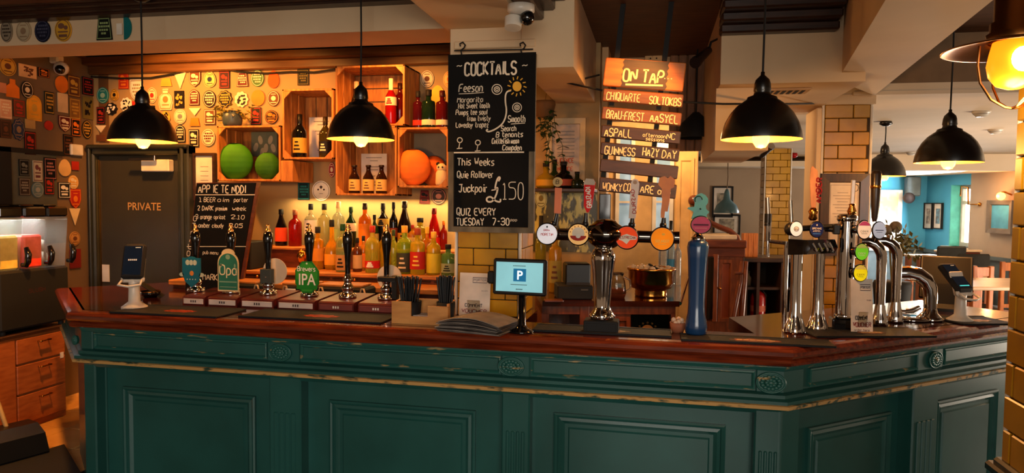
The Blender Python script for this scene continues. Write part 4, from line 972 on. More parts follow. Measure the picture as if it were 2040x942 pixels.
b = MB(blackm); b.tube([ony(905, 101, 3.10), ony(1062, 98, 3.10)], .003, 8); b.build('rail', t)
# peeling cream capping above the board
b = MB(cream); p = ony(906, 103, 3.13); q = ony(1068, 78, 3.13); b.box(p.x, q.x, 3.115, 3.14, p.z+.008, q.z, .004); struct(b, 'trim_18')
b = MB(cream); b.box(-.935, -.585, 3.135, 3.17, ony(970, 118, 3.14).z, 2.43); struct(b, 'trim_19')
# leaning chalkboard on the back counter
Ya = 3.60
t = thing('leaning_chalkboard', 'leaning chalkboard of drink prices in front of the low crate', 'chalkboard', (0, 0, 0))
cs = [(366, 592), (478, 592), (516, 362), (391, 364)]
b = MB(rwood); P = [W(x, y, Ya) for x, y in cs]; b.prism(P, Ya+.002, Ya+.02); b.build('frame', t)
b = MB(board); P = [W(x, y, Ya) for x, y in ((368, 590), (472, 590), (510, 364), (393, 366))]; b.prism(P, Ya-.004, Ya+.002); b.build('slate', t)
b = MB(chalk); yA = Ya-.0055; u = pxm(ony(440, 450, Ya))
put('APP IE TE NDDI', 395, 384, 15, 104, yA, slant=.06); ribbon(b, [W(389, 388, yA), W(508, 388, yA)], 1.6*u, yA)
for i, (tx, tx2, tx3) in enumerate((('BEER', 'aim', 'porter'), ('DARK', 'premium', 'week'), ('orange', 'apricot', '2.10'), ('amber', 'cloudy', '3.05'))):
    y = 402+17*i; o = -3.5*i
    put(str(i+1), 397+o, y, 9, 5, yA); put(tx, 406+o, y, 9, 25, yA, slant=.1); put(tx2, 433+o, y, 8, 25, yA, slant=.1); put(tx3, 466+o, y, 8, 30, yA, slant=.1)
ribbon(b, [W(372, 491, yA), W(490, 491, yA)], 1.4*u, yA); put('pub menu', 404, 506, 7, 34, yA, slant=.1); put('MARKET', 404, 557, 12, 50, yA)
for i, c in enumerate('OTNALOHT'): x = 390-2.6*i; put(c, x-5, 440+14*i, 10, 7, yA, slant=.1)
b.build('chalk_lettering', t)

# ================================================================== ON TAP SIGN
Ys = 3.45; c0 = ony(1277, 250, Ys); u = pxm(c0)
t = thing('tap_list_sign', 'hanging wooden tap list sign of stacked planks lettered ON TAP', 'sign', c0, rot=(0, .098, 0))
def L(px, py):                                            # photo offset from the pivot, undone by the sign's own lean
    dx, dz = (px-1277)*u, (250-py)*u; a = -.098; return dx*math.cos(a)+dz*math.sin(a), -dx*math.sin(a)+dz*math.cos(a)
dk = mat('sign_plank_dark', (62, 36, 20), .5, c2=(44, 25, 14), sc=5, st=(1.5, 10, 10)); md = mat('sign_plank_lit', (128, 74, 32), .5, c2=(98, 54, 24), sc=5, st=(1.5, 10, 10)); lt = mat('sign_plank_pine', (206, 116, 38), .45, c2=(170, 86, 26), sc=4, st=(1.2, 9, 9))  # mid brown has the lamplight on the upper planks painted in
lc = mat('sign_letter_cream', (250, 226, 176), .8)
for px in (1232, 1326):
    x, za = L(px, 62); x2, zb = L(px-3, 384); b = MB(blackm); b.box(x-.012, x+.012, .012, .03, zb, za+.16); b.build('hanger', t)
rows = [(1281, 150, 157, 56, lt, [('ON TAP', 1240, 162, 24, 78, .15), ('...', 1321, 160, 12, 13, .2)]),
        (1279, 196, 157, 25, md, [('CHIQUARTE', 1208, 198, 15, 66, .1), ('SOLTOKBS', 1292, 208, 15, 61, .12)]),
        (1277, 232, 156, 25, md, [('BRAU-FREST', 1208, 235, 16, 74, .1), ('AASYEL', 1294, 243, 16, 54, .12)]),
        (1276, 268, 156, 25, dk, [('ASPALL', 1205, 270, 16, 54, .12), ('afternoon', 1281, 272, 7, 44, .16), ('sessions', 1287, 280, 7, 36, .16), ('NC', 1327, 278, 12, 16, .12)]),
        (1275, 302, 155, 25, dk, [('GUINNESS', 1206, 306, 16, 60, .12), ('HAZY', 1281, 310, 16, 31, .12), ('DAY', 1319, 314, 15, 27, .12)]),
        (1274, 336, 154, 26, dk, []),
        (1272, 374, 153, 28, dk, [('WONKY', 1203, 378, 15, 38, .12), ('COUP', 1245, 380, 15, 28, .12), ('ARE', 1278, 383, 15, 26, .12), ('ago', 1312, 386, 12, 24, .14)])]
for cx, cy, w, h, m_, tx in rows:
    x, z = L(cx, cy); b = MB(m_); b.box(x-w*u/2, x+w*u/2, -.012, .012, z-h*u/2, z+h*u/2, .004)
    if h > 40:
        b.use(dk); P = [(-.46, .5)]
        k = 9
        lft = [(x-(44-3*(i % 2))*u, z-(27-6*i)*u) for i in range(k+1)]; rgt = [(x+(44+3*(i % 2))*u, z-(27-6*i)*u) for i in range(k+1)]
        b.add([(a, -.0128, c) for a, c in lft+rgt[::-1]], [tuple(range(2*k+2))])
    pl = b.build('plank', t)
    if tx:
        b = MB(lc)
        for s, px, py, hh, ww, wt_ in tx: x_, z_ = L(px, py); hand(b, s, x_, z_, hh*u, ww*u, wt_, -.0140)
        if h > 40: ribbon(b, [L(1245, 169), L(1280, 171), L(1318, 173)], 3.6*u, -.0140)
        b.build('lettering', pl)
# ================================================================== ON THE BAR
def onbar(px, py): p = onz(px, py, ZT); return V((p.x, p.y, ZT+.0005))
# ---- six hand pumps
PUMPS = [(391, 363, 409, 'first hand pump from the chalkboard, bearing a blue shield clip'), (461, 413, 473, 'hand pump bearing the arched green Opa clip'), (535, 479, 546, 'hand pump with a grey-backed clip turned away, beside the Opa pump'),
         (617, 552, 627, 'hand pump bearing the green eight-sided IPA clip'), (693, 633, 706, 'hand pump without any clip, tall black handle bare'), (770, 712, 786, 'hand pump with white clip disc turned away, beside the wooden caddy')]
Yp = 3.085
wm_ = mat('pump_box_wood', (92, 26, 20), .35, c2=(66, 18, 14), sc=5, st=(1.5, 8, 8), coat=.3)
for i, (px, xa, xb, lb) in enumerate(PUMPS):
    p = ony(px, 612, Yp+.13); x0 = ony(xa, 620, Yp).x; x1 = ony(xb, 620, Yp).x
    t = thing('hand_pump', lb, 'hand pump', (p.x, Yp+.13, ZT), 0, 'hand pumps along the bar'); u = pxm(p)
    x0 -= p.x; x1 -= p.x
    b = MB(wm_); b.prism([(-.13, 0), (-.13, .040), (-.115, .046), (.13, .058), (.13, 0)], x0+.003, x1-.003, 'x'); bo = b.build('pump_box', t)
    b = MB(flat((206, 190, 180) if i < 4 else (120, 60, 54))); b.box(x0+.010, x1-.010, -.133, -.130, .008, .034, .001)
    b.use(flat((60, 50, 50) if i < 4 else WH))
    for k in range(3): b.add([(q, -.1335, r) for q, r in rect(.007, .011, (x0+x1)/2-.012+.012*k, .021)], [(0, 1, 2, 3)])
    b.build('number_plate', bo)
    zb = .052
    b = MB(chrome); b.lathe([(.042, 0), (.045, .004), (.043, .010), (.030, .018), (.024, .030), (.030, .042), (.031, .052), (.022, .062), (.018, .074), (.024, .084), (.025, .092), (.017, .100), (.013, .118)], 22, c=(0, 0, zb))
    for k in range(8): a = 2*PI*k/8; b.ball((.036*math.cos(a), .036*math.sin(a), zb+.013), .008, 8)
    b.build('chrome_base', t)
    ht = ony(px, 447, Yp+.13).z-ZT
    z1 = ht-.036; z0 = zb+.10
    b = MB(blackg); b.lathe([(.010, z0), (.013, z0+.01), (.0135, z0+(z1-z0)*.3), (.016, z0+(z1-z0)*.5), (.023, z0+(z1-z0)*.72), (.0255, z0+(z1-z0)*.84), (.022, z0+(z1-z0)*.95), (.014, z1)], 20); b.build('handle', t)
    b = MB(mat('gilt_ferrule', (226, 176, 110), .3, 1.0)); b.lathe([(.014, z1-.002), (.0145, z1+.006), (.010, z1+.014), (.007, z1+.018), (.010, z1+.025), (.008, z1+.034), (.001, z1+.038)], 16); b.build('finial', t)
    def pc(cx, cy, y=-.045): q = ony(cx, cy, Yp+.13+y); return (q.x-p.x, y, q.z-ZT)
    if i == 0:
        q = pc(382, 543); b = MB(flat((22, 92, 112))); T0 = TR(q); b.T = T0
        b.prism(outline('shield', 40*u, 58*u), -.003, .003); b.prism(ell(20*u, 24*u, 24, 0, 8*u), -.0034, .003)
        b.use(flat((170, 180, 160)))
        for sx_ in (-1, 1): b.prism(ell(6*u, 4*u, 12, sx_*21*u, -4*u), -.003, .002)
        for k in range(3): b.add([(x, -.0042, z) for x, z in ell(4.6*u, 5.4*u, 12, (k-1)*8*u, 20*u)], [tuple(range(12))])
        b.use(flat((196, 120, 50))); b.add([(x, -.0042, z) for x, z in ell(4.5*u, 5*u, 12, 1*u, -1*u)], [tuple(range(12))])
        b.use(flat((190, 200, 180)))
        for k in range(4): b.add([(x, -.0042, z) for x, z in rect(2*u, 2*u, (-9+6*k)*u, -13*u)], [(0, 1, 2, 3)])
        o = b.build('pump_clip', t); o['label'] = 'blue shield-shaped clip'
    if i == 1:
        q = pc(455, 541); b = MB(flat((212, 184, 136))); b.T = TR(q); P = outline('arch', 45*u, 78*u); b.prism(P, -.003, .003); b.prism(ell(14*u, 10*u, 20, 0, 35*u), -.0028, .003)
        b.use(flat((40, 104, 84))); b.prism(scaled(P, .92), -.0036, -.002)
        b.use(flat((222, 204, 160))); hand(b, 'Opa', -18*u, -6*u, 19*u, 36*u, .12, -.0042, jit=.05); b.use(flat((120, 150, 120)))
        b.add([(x, -.0042, z) for x, z in ell(5*u, 5*u, 12, 0, 29*u)], [tuple(range(12))]); b.add([(x, -.0042, z) for x, z in rect(38*u, 2.5*u, 0, -20*u)], [(0, 1, 2, 3)]); b.add([(x, -.0042, z) for x, z in rect(36*u, 1.5*u, 0, -30*u)], [(0, 1, 2, 3)])
        for sx_ in (-1, 1): b.add([(x, -.0042, z) for x, z in ell(2*u, 4*u, 10, sx_*15*u, 12*u)], [tuple(range(10))])
        o = b.build('pump_clip', t); o['label'] = 'arched green clip lettered Opa with cream edge'
    if i in (2, 5):
        q = pc(548 if i == 2 else 776, 540 if i == 2 else 553, .035); b = MB(flat((214, 190, 160))); b.T = TR(q); b.prism(ell(26*u, 26*u, 32), -.003, .003); o = b.build('pump_clip', t); o['label'] = 'plain white back of a round clip'
        b = MB(mat('clamp_grey', (50, 56, 54), .5)); 
        if i == 2: q = pc(531, 549, -.02); b.T = TR(q); b.box(-14*u, 10*u, -.004, .03, -16*u, 13*u, .003)
        else:
            q = pc(765, 556, -.02); b.use(black); b.T = TR(q); b.box(-13*u, 26*u, -.01, .03, -5*u, 5*u, .004); b.box(16*u, 28*u, -.006, .028, -40*u, 8*u, .004)
        b.build('clamp', t)
    if i == 3:
        q = pc(612, 552); b = MB(flat((24, 110, 34))); b.T = TR(q); P = outline('oct', 50*u, 62*u); b.prism(P, -.003, .003); b.use(flat((52, 140, 40))); b.prism(scaled(P, .9), -.0036, -.002); b.use(flat((30, 120, 36)))
        b.add([(x, -.0038, z) for x, z in rect(44*u, 20*u, 0, -14*u)], [(0, 1, 2, 3)])
        b.use(flat(WH)); printed(b, 'IPA', 22*u, 0, -4*u, -.0046, .012, .82); hand(b, 'Brewers', -20*u, 12*u, 9*u, 38*u, .16, -.0046, jit=.1); b.use(flat((200, 210, 170))); b.add([(x, -.0046, z) for x, z in ell(2*u, 2*u, 10, 0, 27*u)], [tuple(range(10))])
        o = b.build('pump_clip', t); o['label'] = 'green eight-sided clip lettered IPA'
# small white price card among the pumps
p = ony(568, 590, 3.33); b = MB(paper); b.box(-.028, .028, -.002, .002, 0, .06); b.use(ink)
for k in range(3): b.add([(x, -.0026, z) for x, z in rect(.036, .004, 0, .044-.014*k)], [(0, 1, 2, 3)])
solo(b, 'price_card', 'small white card between the turned-away clip and IPA pumps', 'card', (p.x, 3.385, ZT))

# ---- rubber bar mats
def barmat(px0, px1, pyc, depth, label, logo, face='main', col=(176, 70, 34)):
    a = along('main', px0, pyc, 0)[0]
    p0 = onbar(px0, pyc); p1 = onbar(px1, pyc); c = (p0+p1)/2
    rz = math.atan2(p1.y-p0.y, p1.x-p0.x) if face == 'wing' else 0
    w = (p1-p0).length/2
    t = thing('bar_mat', label, 'bar mat', (c.x, c.y, ZT), rz, 'rubber bar mats')
    b = MB(rubber); b.box(-w, w, -depth/2, depth/2, 0, .007, .002); b.box(-w, w, -depth/2, -depth/2+.012, .006, .009, .001); b.box(-w, w, depth/2-.012, depth/2, .006, .009, .001)
    b.build('mat', t)
    b = MB(flat(col)); lx, lw = logo
    n = 9; b.prism([(lx+lw*math.cos(2*PI*k/18)*(1 if k % 2 else .82), -.02+.035*math.sin(2*PI*k/18)*(1 if k % 2 else .7)) for k in range(18)], .0070, .0082, 'z')
    b.use(flat((220, 190, 140) if col[0] < 170 else (120, 40, 22)))
    for k in range(6): b.prism(rect(lw*.2, .012, lx-lw*.6+lw*.24*k, -.02), .0083, .0088, 'z')
    b.build('printed_logo', t)
barmat(236, 476, 621, .24, 'rubber bar mat with orange logo in front of the Opa pump', (.02, .085))
barmat(484, 786, 631, .22, 'long rubber bar mat with orange logo in front of the bare pump', (.02, .09))
barmat(1064, 1332, 660, .15, 'rubber bar mat under the chrome four-tap tower', (.02, .11), col=(120, 90, 60))
barmat(1362, 1645, 680, .13, 'rubber bar mat printed with lettering by the blue tower', (.0, .10), col=(150, 90, 60))
barmat(1604, 1836, 664, .20, 'rubber bar mat in front of the printed code card', (.02, .06), 'wing', (120, 76, 60))
barmat(1886, 1992, 640, .22, 'rubber bar mat with pale panel beside the wing card reader', (.0, .07), 'wing', (190, 168, 140))

# ---- card readers
def reader(px, py, hpx, label, rz, lean=-.32, glow=False):
    p = onbar(px, py); u = pxm(p)*hpx/126.0
    t = thing('card_reader', label, 'card reader', p, rz, 'card readers on white stands')
    b = MB(white); b.lathe([(.001, 0), (24*u, 0), (24*u, 4*u), (18*u, 8*u), (11*u, 14*u), (10*u, 50*u), (12*u, 60*u), (.001, 61*u)], 26); b.build('stand', t)
    b = MB(white); b.T = TR((0, 0, 52*u), 0, -.30)
    b.box(-22*u, 22*u, -12*u, -4*u, -2*u, 10*u, 3*u); b.tube([(-18*u, -12*u, 2*u), (-20*u, -24*u, -10*u), (0, -28*u, -14*u), (20*u, -24*u, -10*u), (18*u, -12*u, 2*u)], 2.4*u, 8); b.box(-18*u, 18*u, -3*u, 2*u, 0, 50*u, 2*u)
    b.build('cradle', t)
    tm = MB(blackm); tm.T = TR((0, -8*u, 58*u), 0, lean); tm.box(-21*u, 21*u, -9*u, 4*u, 0, 72*u, 5*u); q = tm.build('terminal', t)
    b = MB(mat('reader_screen', (14, 18, 24), .12, e=.12, ec=(40, 60, 80))); b.T = TR((0, -8*u, 58*u), 0, lean); b.box(-17*u, 17*u, -9.8*u, -9*u, 8*u, 66*u, .5*u); b.use(flat((210, 214, 214)))
    for k in range(5): b.add([(x, -10*u, z) for x, z in rect(2.6*u, 3*u, (-7+3.4*k)*u, 38*u)], [(0, 1, 2, 3)])
    b.add([(x, -10*u, z) for x, z in rect(10*u, 1.4*u, 8*u, 63*u)], [(0, 1, 2, 3)])
    if glow: b.use(mat('reader_light', (60, 190, 190), .4, e=.8, ec=(60, 200, 200))); b.add([(x, -10*u, z) for x, z in rect(26*u, 2.5*u, 0, 12*u)], [(0, 1, 2, 3)])
    b.build('screen', q)
reader(268, 614, 126, 'card reader on white stand at the private door end of the bar', .35)
reader(1912, 640, 124, 'card reader on white stand with teal light, on the wing counter', .55, lean=-.75, glow=True)
# dark folder leaning behind first reader
p = onbar(318, 590); t = thing('menu_folder', 'dark folder lying open behind the first card reader', 'folder', p, .5)
b = MB(blackm); b.T = TR((0, 0, 0), 0, 0, .62); b.box(-.12, .02, -.05, .05, 0.005, .011, .002); b.build('cover', t)

# ---- wooden caddy with straws
p = onbar(847, 642); u = pxm(p)
t = thing('straw_caddy', 'pale plywood caddy with a notched front on the bar', 'caddy', p)
pl = mat('plywood', (206, 142, 72), .55, c2=(184, 120, 56), sc=4, st=(2, 8, 8))
W2 = 60*u; H2 = 44*u
b = MB(pl); b.prism([(-W2, 0), (W2*.92, 0), (W2*.92, H2*.84), (14*u, H2*.84), (14*u, H2*.36), (-20*u, H2*.36), (-20*u, H2), (-W2, H2)], -.06, -.052); b.build('front_panel', t)
for s in (-1, 1):
    b = MB(pl); x = -W2 if s < 0 else W2*.92-.008; b.box(x, x+.008, -.052, .05, 0, H2*.95); b.build('side_panel', t)
b = MB(pl); b.box(-W2, W2*.92, .045, .053, 0, H2); b.build('back_panel', t)
b = MB(pl); b.box(-W2+.008, W2*.92-.008, -.052, .045, 0, .006); b.build('base_panel', t)
b = MB(paper)
for k in range(6): b.box(-18*u, 13*u, -.045, .03, .007+k*.005, .011+k*.005)
solo(b, 'napkin_stack', 'stack of white napkins inside the plywood caddy', 'napkins', p)
ns = 0
def straws(cx, py0, py1, n, wpx, label, cup=True):
    x, _, z0 = ony(cx, py0, p.y); zt_ = ony(cx, py1, p.y).z
    t = thing('straw_cup', label+' holding black straws', 'straw cup', (x, p.y+.0, ZT+.007))
    r = wpx*u*.42
    b = MB(blackm); b.lathe([(.001, 0), (r*.8, 0), (r*.86, .003), (r, z0-ZT-.005), (r*.94, z0-ZT-.005), (r*.8, .006)], 18); b.build('cup', t)
    for k in range(n):
        a = 2*PI*k/n; rr = r*(.35+.5*((k*7) % 3)/2)
        bx, by = rr*.5*math.cos(a), rr*.5*math.sin(a); tx, ty = rr*1.15*math.cos(a), rr*.8*math.sin(a)
        b = MB(black); b.tube([(bx, by, .008), (tx, ty, zt_-ZT-.008-.012*((k*5) % 4)/3)], .0042, 6)
        o = b.build('straw'); o.location = (x, p.y, ZT+.0075); tag(o, 'black drinking straw in the '+label, 'straw', 'straws in the '+label)
straws(816, 600, 550, 32, 58, 'caddy end cup beside the last pump')
straws(888, 602, 548, 26, 44, 'caddy end cup beside the tiled column')

# ---- code cards
def codecard(px, py, w, h, label, rz, lean=-.10):
    p = onbar(px, py); u = pxm(p)
    t = thing('table_card', label, 'table card', p, rz); w *= u; h *= u
    b = MB(paper); b.T = TR((0, 0, 0), 0, lean); b.box(-w/2, w/2, -.0015, .0015, 0, h, .0005); b.build('card', t)
    b = MB(flat((96, 80, 88))); b.T = TR((0, 0, 0), 0, lean); Q = lambda W_, H_, x, z: b.add([(x+a, -.0024, z+c) for a, c in rect(W_, H_)], [(0, 1, 2, 3)])
    b.T = TR((0, 0, 0), 0, lean); Q(w*.46, h*.012, w*.16, h*.90); Q(w*.46, h*.012, w*.16, h*.79); Q(w*.012, h*.12, -w*.07, h*.845); Q(w*.012, h*.12, w*.39, h*.845)
    hand(b, 'PORTER', -w*.04, h*.825, h*.045, w*.40, .16, -.0024)
    hand(b, 'scan', w*.22, h*.60, h*.03, w*.2, .14, -.0024)
    b.use(flat((70, 62, 66))); hand(b, 'COMMENT', -w*.30, h*.25, h*.07, w*.56, .2, -.0024)
    b.use(flat((150, 74, 66))); hand(b, 'VOUCHER', -w*.40, h*.12, h*.08, w*.8, .2, -.0024); b.use(flat((120, 90, 88))); hand(b, 'order here', -w*.36, h*.04, h*.04, w*.7, .16, -.0024)
    b.build('print', t)
    b = MB(glassc); b.T = TR((0, 0, 0), 0, -lean*2); b.box(-w*.2, w*.2, .006, .009, 0, h*.4); b.build('strut', t)
codecard(944, 634, 64, 90, 'white card leaning on the tiled column behind the leaflets', -.04)
codecard(1717, 664, 42, 108, 'white card standing in front of the chrome cylinder tower', .12)

# ---- pile of leaflets
p = onbar(944, 664); u = pxm(p)
pm = [mat('leaflet_grey', (112, 100, 92), .6, c2=(74, 66, 62), sc=9), mat('leaflet_dark', (92, 84, 80), .5, c2=(58, 52, 50), sc=9), mat('leaflet_pale', (156, 144, 132), .6, c2=(116, 106, 98), sc=9)]
for k in range(11):
    b = MB(pm[(k*2) % 3]); w, d = .140, .095; n = 8; lift = (.012+.0022*k)
    v = []
    for j in range(n+1):
        x = -w+2*w*j/n; z = .0018+k*.0036+lift*max(0, math.sin(PI*(j/n)))*.7*(k/10.0)
        v += [(x, -d, z), (x, d, z)]
    m_ = len(v); v += [(a, c, q+.0026) for a, c, q in v]
    fs = []
    for j in range(n): fs += [(2*j, 2*j+2, 2*j+3, 2*j+1), (m_+2*j, m_+2*j+1, m_+2*j+3, m_+2*j+2), (2*j, m_+2*j, m_+2*j+2, 2*j+2), (2*j+1, 2*j+3, m_+2*j+3, m_+2*j+1)]
    fs += [(0, 1, m_+1, m_), (2*n, m_+2*n, m_+2*n+1, 2*n+1)]
    b.add(v, fs, False)
    lb = 'topmost grey leaflet of the pile beside the tablet stand' if k == 10 else 'grey leaflet within the curled pile beside the tablet stand'
    solo(b, 'leaflet', lb, 'leaflet', (p.x+rnd.uniform(-.012, .012), p.y+.07+rnd.uniform(-.008, .008), ZT+.0006), -.22+rnd.uniform(-.07, .07), 'leaflets piled on the bar')

# ---- tablet on stand
p = onbar(1039, 662); u = pxm(p)
t = thing('tablet_stand', 'black tablet on a pole stand showing a blue parking P', 'tablet', p, -.10)
b = MB(blackg); b.lathe([(.001, 0), (24*u, 0), (24*u, 4*u), (13*u, 9*u), (8*u, 16*u), (7.5*u, 90*u), (.001, 90*u)], 24); b.build('pole', t)
b = MB(black); b.T = TR((-3*u, -.012, 111*u), 0, -.06); b.box(-55*u, 55*u, -.009, .010, -36*u, 36*u, .006); b.box(-68*u, -54*u, -.004, .012, -16*u, 10*u, .006); bt = b.build('tablet_body', t)
b = MB(mat('tablet_screen', (140, 205, 214), .3, e=.50, ec=(150, 214, 222))); b.T = TR((-3*u, -.012, 111*u), 0, -.06); b.box(-48*u, 48*u, -.0098, -.009, -29*u, 29*u)
b.use(mat('screen_blue', (14, 110, 156), .3, e=.5, ec=(16, 110, 156))); b.prism(rect(26*u, 25*u, 1*u, 4*u), -.0106, -.0098)
b.use(mat('screen_white', (240, 250, 250), .3, e=.8)); printed(b, 'P', 17*u, 1*u, 4*u, -.0112, .02, 1.0)
b.use(flat((90, 120, 126)))
for k in range(10): b.add([(x, -.0104, z) for x, z in rect(2*u, 1.6*u, (-12+2.6*k)*u, 22*u)], [(0, 1, 2, 3)])
for k in range(13): b.add([(x, -.0104, z) for x, z in rect(2*u, 1.6*u, (-16+2.6*k)*u, -15*u)], [(0, 1, 2, 3)])
b.use(inkd)
for k in range(5): b.add([(x, -.0104, z) for x, z in rect(2*u, 2*u, (-5+2.8*k)*u, -24*u)], [(0, 1, 2, 3)])
b.build('screen', bt)

# ---- chrome four-tap tower
p = onbar(1199, 661); u = pxm(p)
bx = thing('tower_plinth', 'black square plinth under the chrome four-tap tower', 'plinth', p)
b = MB(blackm); b.box(-35*u, 33*u, -.045, .045, 0, 25*u, .004); b.build('box', bx)
b = MB(flat((30, 28, 27))); b.box(-30*u, 28*u, -.047, -.045, 4*u, 20*u, .001); b.build('front_plate', bx)
t = thing('beer_tower', 'chrome T-shaped beer tower with four round lenses beside the tablet', 'beer tower', (p.x, p.y, ZT+25*u+.0005), -.02)
z0 = 25*u
def zz_(py): return (661-py)*u-z0
b = MB(chrome)
prof = [(.001, 0), (22*u, 0), (24*u, 4*u), (24*u, 10*u), (20*u, 17*u), (17*u, 21*u), (16*u, 28*u), (18*u, 60*u), (21*u, 96*u), (24*u, 118*u), (24*u, 128*u), (20*u, 138*u), (16*u, 142*u), (18*u, 146*u), (17*u, 152*u)]
n = 40; v = []
for r, z in prof:
    for k in range(n): rr = r*(1-(.10 if 28*u < z < 120*u else .03)*(k % 4 == 0)); a = 2*PI*k/n; v.append((rr*math.cos(a), rr*math.sin(a), z))
b.add(v, [(i*n+k, i*n+(k+1) % n, (i+1)*n+(k+1) % n, (i+1)*n+k) for i in range(len(prof)-1) for k in range(n)], True)
for k in range(10): a = 2*PI*k/10; b.ball((22*u*math.cos(a), 22*u*math.sin(a), 7*u), 4*u, 8)
b.build('column', t)
b = MB(mat('dark_chrome', (120, 112, 105), .07, 1.0)); b.lathe([(.001, -27*u), (18*u, -26*u), (30*u, -18*u), (40*u, -4*u), (41*u, 4*u), (34*u, 16*u), (24*u, 22*u), (20*u, 27*u), (12*u, 30*u), (.001, 31*u)], 32, c=(4*u, 0, zz_(467))); b.build('dome', t)
b = MB(MATS['dark_chrome']); b.cyl((-128*u, 0, zz_(468)), (146*u, 0, zz_(470)), 12*u, n=24)
b.build('crossbar', t)
def lens(t, cx, cz, y, r, bg, art, rx=None, ring=None):
    b = MB(ring or mat('lens_rim', (60, 54, 50), .12, 1.0)); rx = rx or r; b.T = TR((cx, y, cz), 0, PI/2)
    b.lathe([(.001, 0), (rx*.9, 0), (rx*1.10, .006), (rx*1.12, .016), (rx*1.02, .022), (rx*.98, .020)], 32, sy=r/rx); o = b.build('lens', t)
    b = MB(bg); b.T = TR((cx, y-.0205, cz)); b.prism(ell(rx, r, 30), -.001, .001); art(b, rx, r); b.build('lens_face', o)
def Q(b, c, P, y=-.0018): b.use(flat(c) if isinstance(c, tuple) else c); b.add([(x, y, z) for x, z in P], [tuple(range(len(P)))])
def fm(c): return mat('face_%02x%02x%02x' % c, c, .6, e=.45, sp=.15)
def a1(b, a, r):
    b.use(flat((206, 60, 50))); hand(b, 'BIRRA', -a*.34, r*.28, r*.18, a*.6, .2, -.0018); hand(b, 'MORETIN', -a*.6, -r*.18, r*.26, a*1.2, .16, -.0018); Q(b, K, ell(a*.08, r*.1, 10, 0, r*.7))
def a2(b, a, r):
    Q(b, (240, 224, 200), ell(a*.62, r*.6, 20, 0, r*.12), -.0016); Q(b, RD, [(a*.8*math.cos(PI+PI*k/12), -r*.12+r*.5*math.sin(PI+PI*k/12)) for k in range(13)]); Q(b, (240, 230, 214), ell(a*.24, r*.2, 12, 0, -r*.16), -.0020)
    for k in range(7): q = PI*.1+PI*.8*k/6; Q(b, (150, 90, 50), ell(a*.06, r*.06, 8, a*.82*math.cos(q), r*.82*math.sin(q)))
def a3(b, a, r):
    Q(b, (246, 236, 210), [(-a*.72, -r*.02), (-a*.4, r*.2), (0, r*.34), (a*.4, r*.2), (a*.9, r*.1), (a*.88, -r*.16), (a*.3, -r*.2), (0, -r*.6), (-a*.4, -r*.3), (-a*.7, -r*.2)], -.0016); b.use(flat(RD)); hand(b, 'ESTRECHA', -a*.6, -r*.1, r*.24, a*1.4, .2, -.0022)
def a4(b, a, r):
    b.use(flat((255, 206, 90))); hand(b, 'SOLINGER', -a*.6, -r*.32, r*.24, a*1.2, .18, -.0018); Q(b, (255, 190, 70), ell(a*.16, r*.12, 10, a*.1, r*.42)); Q(b, (255, 190, 70), rect(a*.7, r*.07, 0, -r*.5))
LW = [(1090, 467, 20, (226, 222, 226), a1), (1152, 467, 20, (244, 186, 110), a2), (1246, 471, 21, (232, 70, 24), a3), (1313, 472, 21, (246, 132, 12), a4)]
for cx, cy, r, c, art in LW: lens(t, (cx-1199)*u, zz_(cy), -.03, r*u, fm(c), art)
def stem(t, cx, y0, y1, dx=0):
    b = MB(black); b.cyl(((cx-1199)*u, -.005, zz_(y0)), ((cx+dx-1199)*u, -.006, zz_(y1)), 6*u, 4*u, 12); b.ball(((cx-1199)*u, -.005, zz_(y0-5)), 7*u, 10); return b.build('tap_stem', t)
def paddle(t, P, col, nm='tap_handle', y=-.012, th=.012, lab=None):
    b = MB(col); b.prism([((x-1199)*u, zz_(z)) for x, z in P], y-th/2, y+th/2); o = b.build(nm, t)
    if lab: o['label'] = lab
    return o
stem(t, 1100, 452, 425, 6); o = paddle(t, [(1101, 426), (1114, 427), (1115, 376), (1102, 375)], flat((232, 130, 90)), lab='salmon-coloured stick handle with a round cap')
b = MB(flat((206, 170, 110))); b.prism(ell(9.5*u, 9.5*u, 20, (1107-1199)*u, zz_(364)), -.02, -.006); b.use(flat((70, 50, 34))); hand(b, 'B', (1104-1199)*u, zz_(368), 8*u, 6*u, .18, -.0206); b.build('handle_cap', o)
stem(t, 1163, 452, 425, 1); o = paddle(t, [(1160, 411), (1166, 424), (1169, 424), (1176, 411), (1182, 365), (1178, 358), (1164, 357), (1160, 364)], flat((212, 30, 26)), lab='red paddle handle with white upright lettering')
b = MB(flat((190, 170, 150))); b.prism([((x-1199)*u, zz_(z)) for x, z in ((1160, 369), (1181, 370), (1182, 364), (1178, 358), (1164, 357), (1160, 364))], -.020, -.0181)
b.use(flat(WH)); b.T = TR(((1174-1199)*u, 0, zz_(414)), 0, 0, -PI/2-.10); hand(b, 'GRUZADI', 0, -2*u, 9*u, 40*u, .2, -.0190); b.build('lettering', o)
stem(t, 1254, 452, 434, 1); o = paddle(t, [(1248, 434), (1261, 434), (1267, 366), (1264, 359), (1258, 357), (1253, 360), (1251, 366)], mat('pale_lacquer', (206, 172, 146), .35), lab='slim pale handle with red upright lettering')
b = MB(flat((170, 40, 36))); b.T = TR(((1260-1199)*u, 0, zz_(424)), 0, 0, -PI/2-.08); hand(b, 'DURZAD', 0, -2*u, 7*u, 46*u, .2, -.0190); b.use(flat((190, 150, 120))); b.T = Matrix(); Q(b, (176, 140, 112), ell(4*u, 4*u, 12, (1259-1199)*u, zz_(364)), -.0190); b.build('lettering', o)
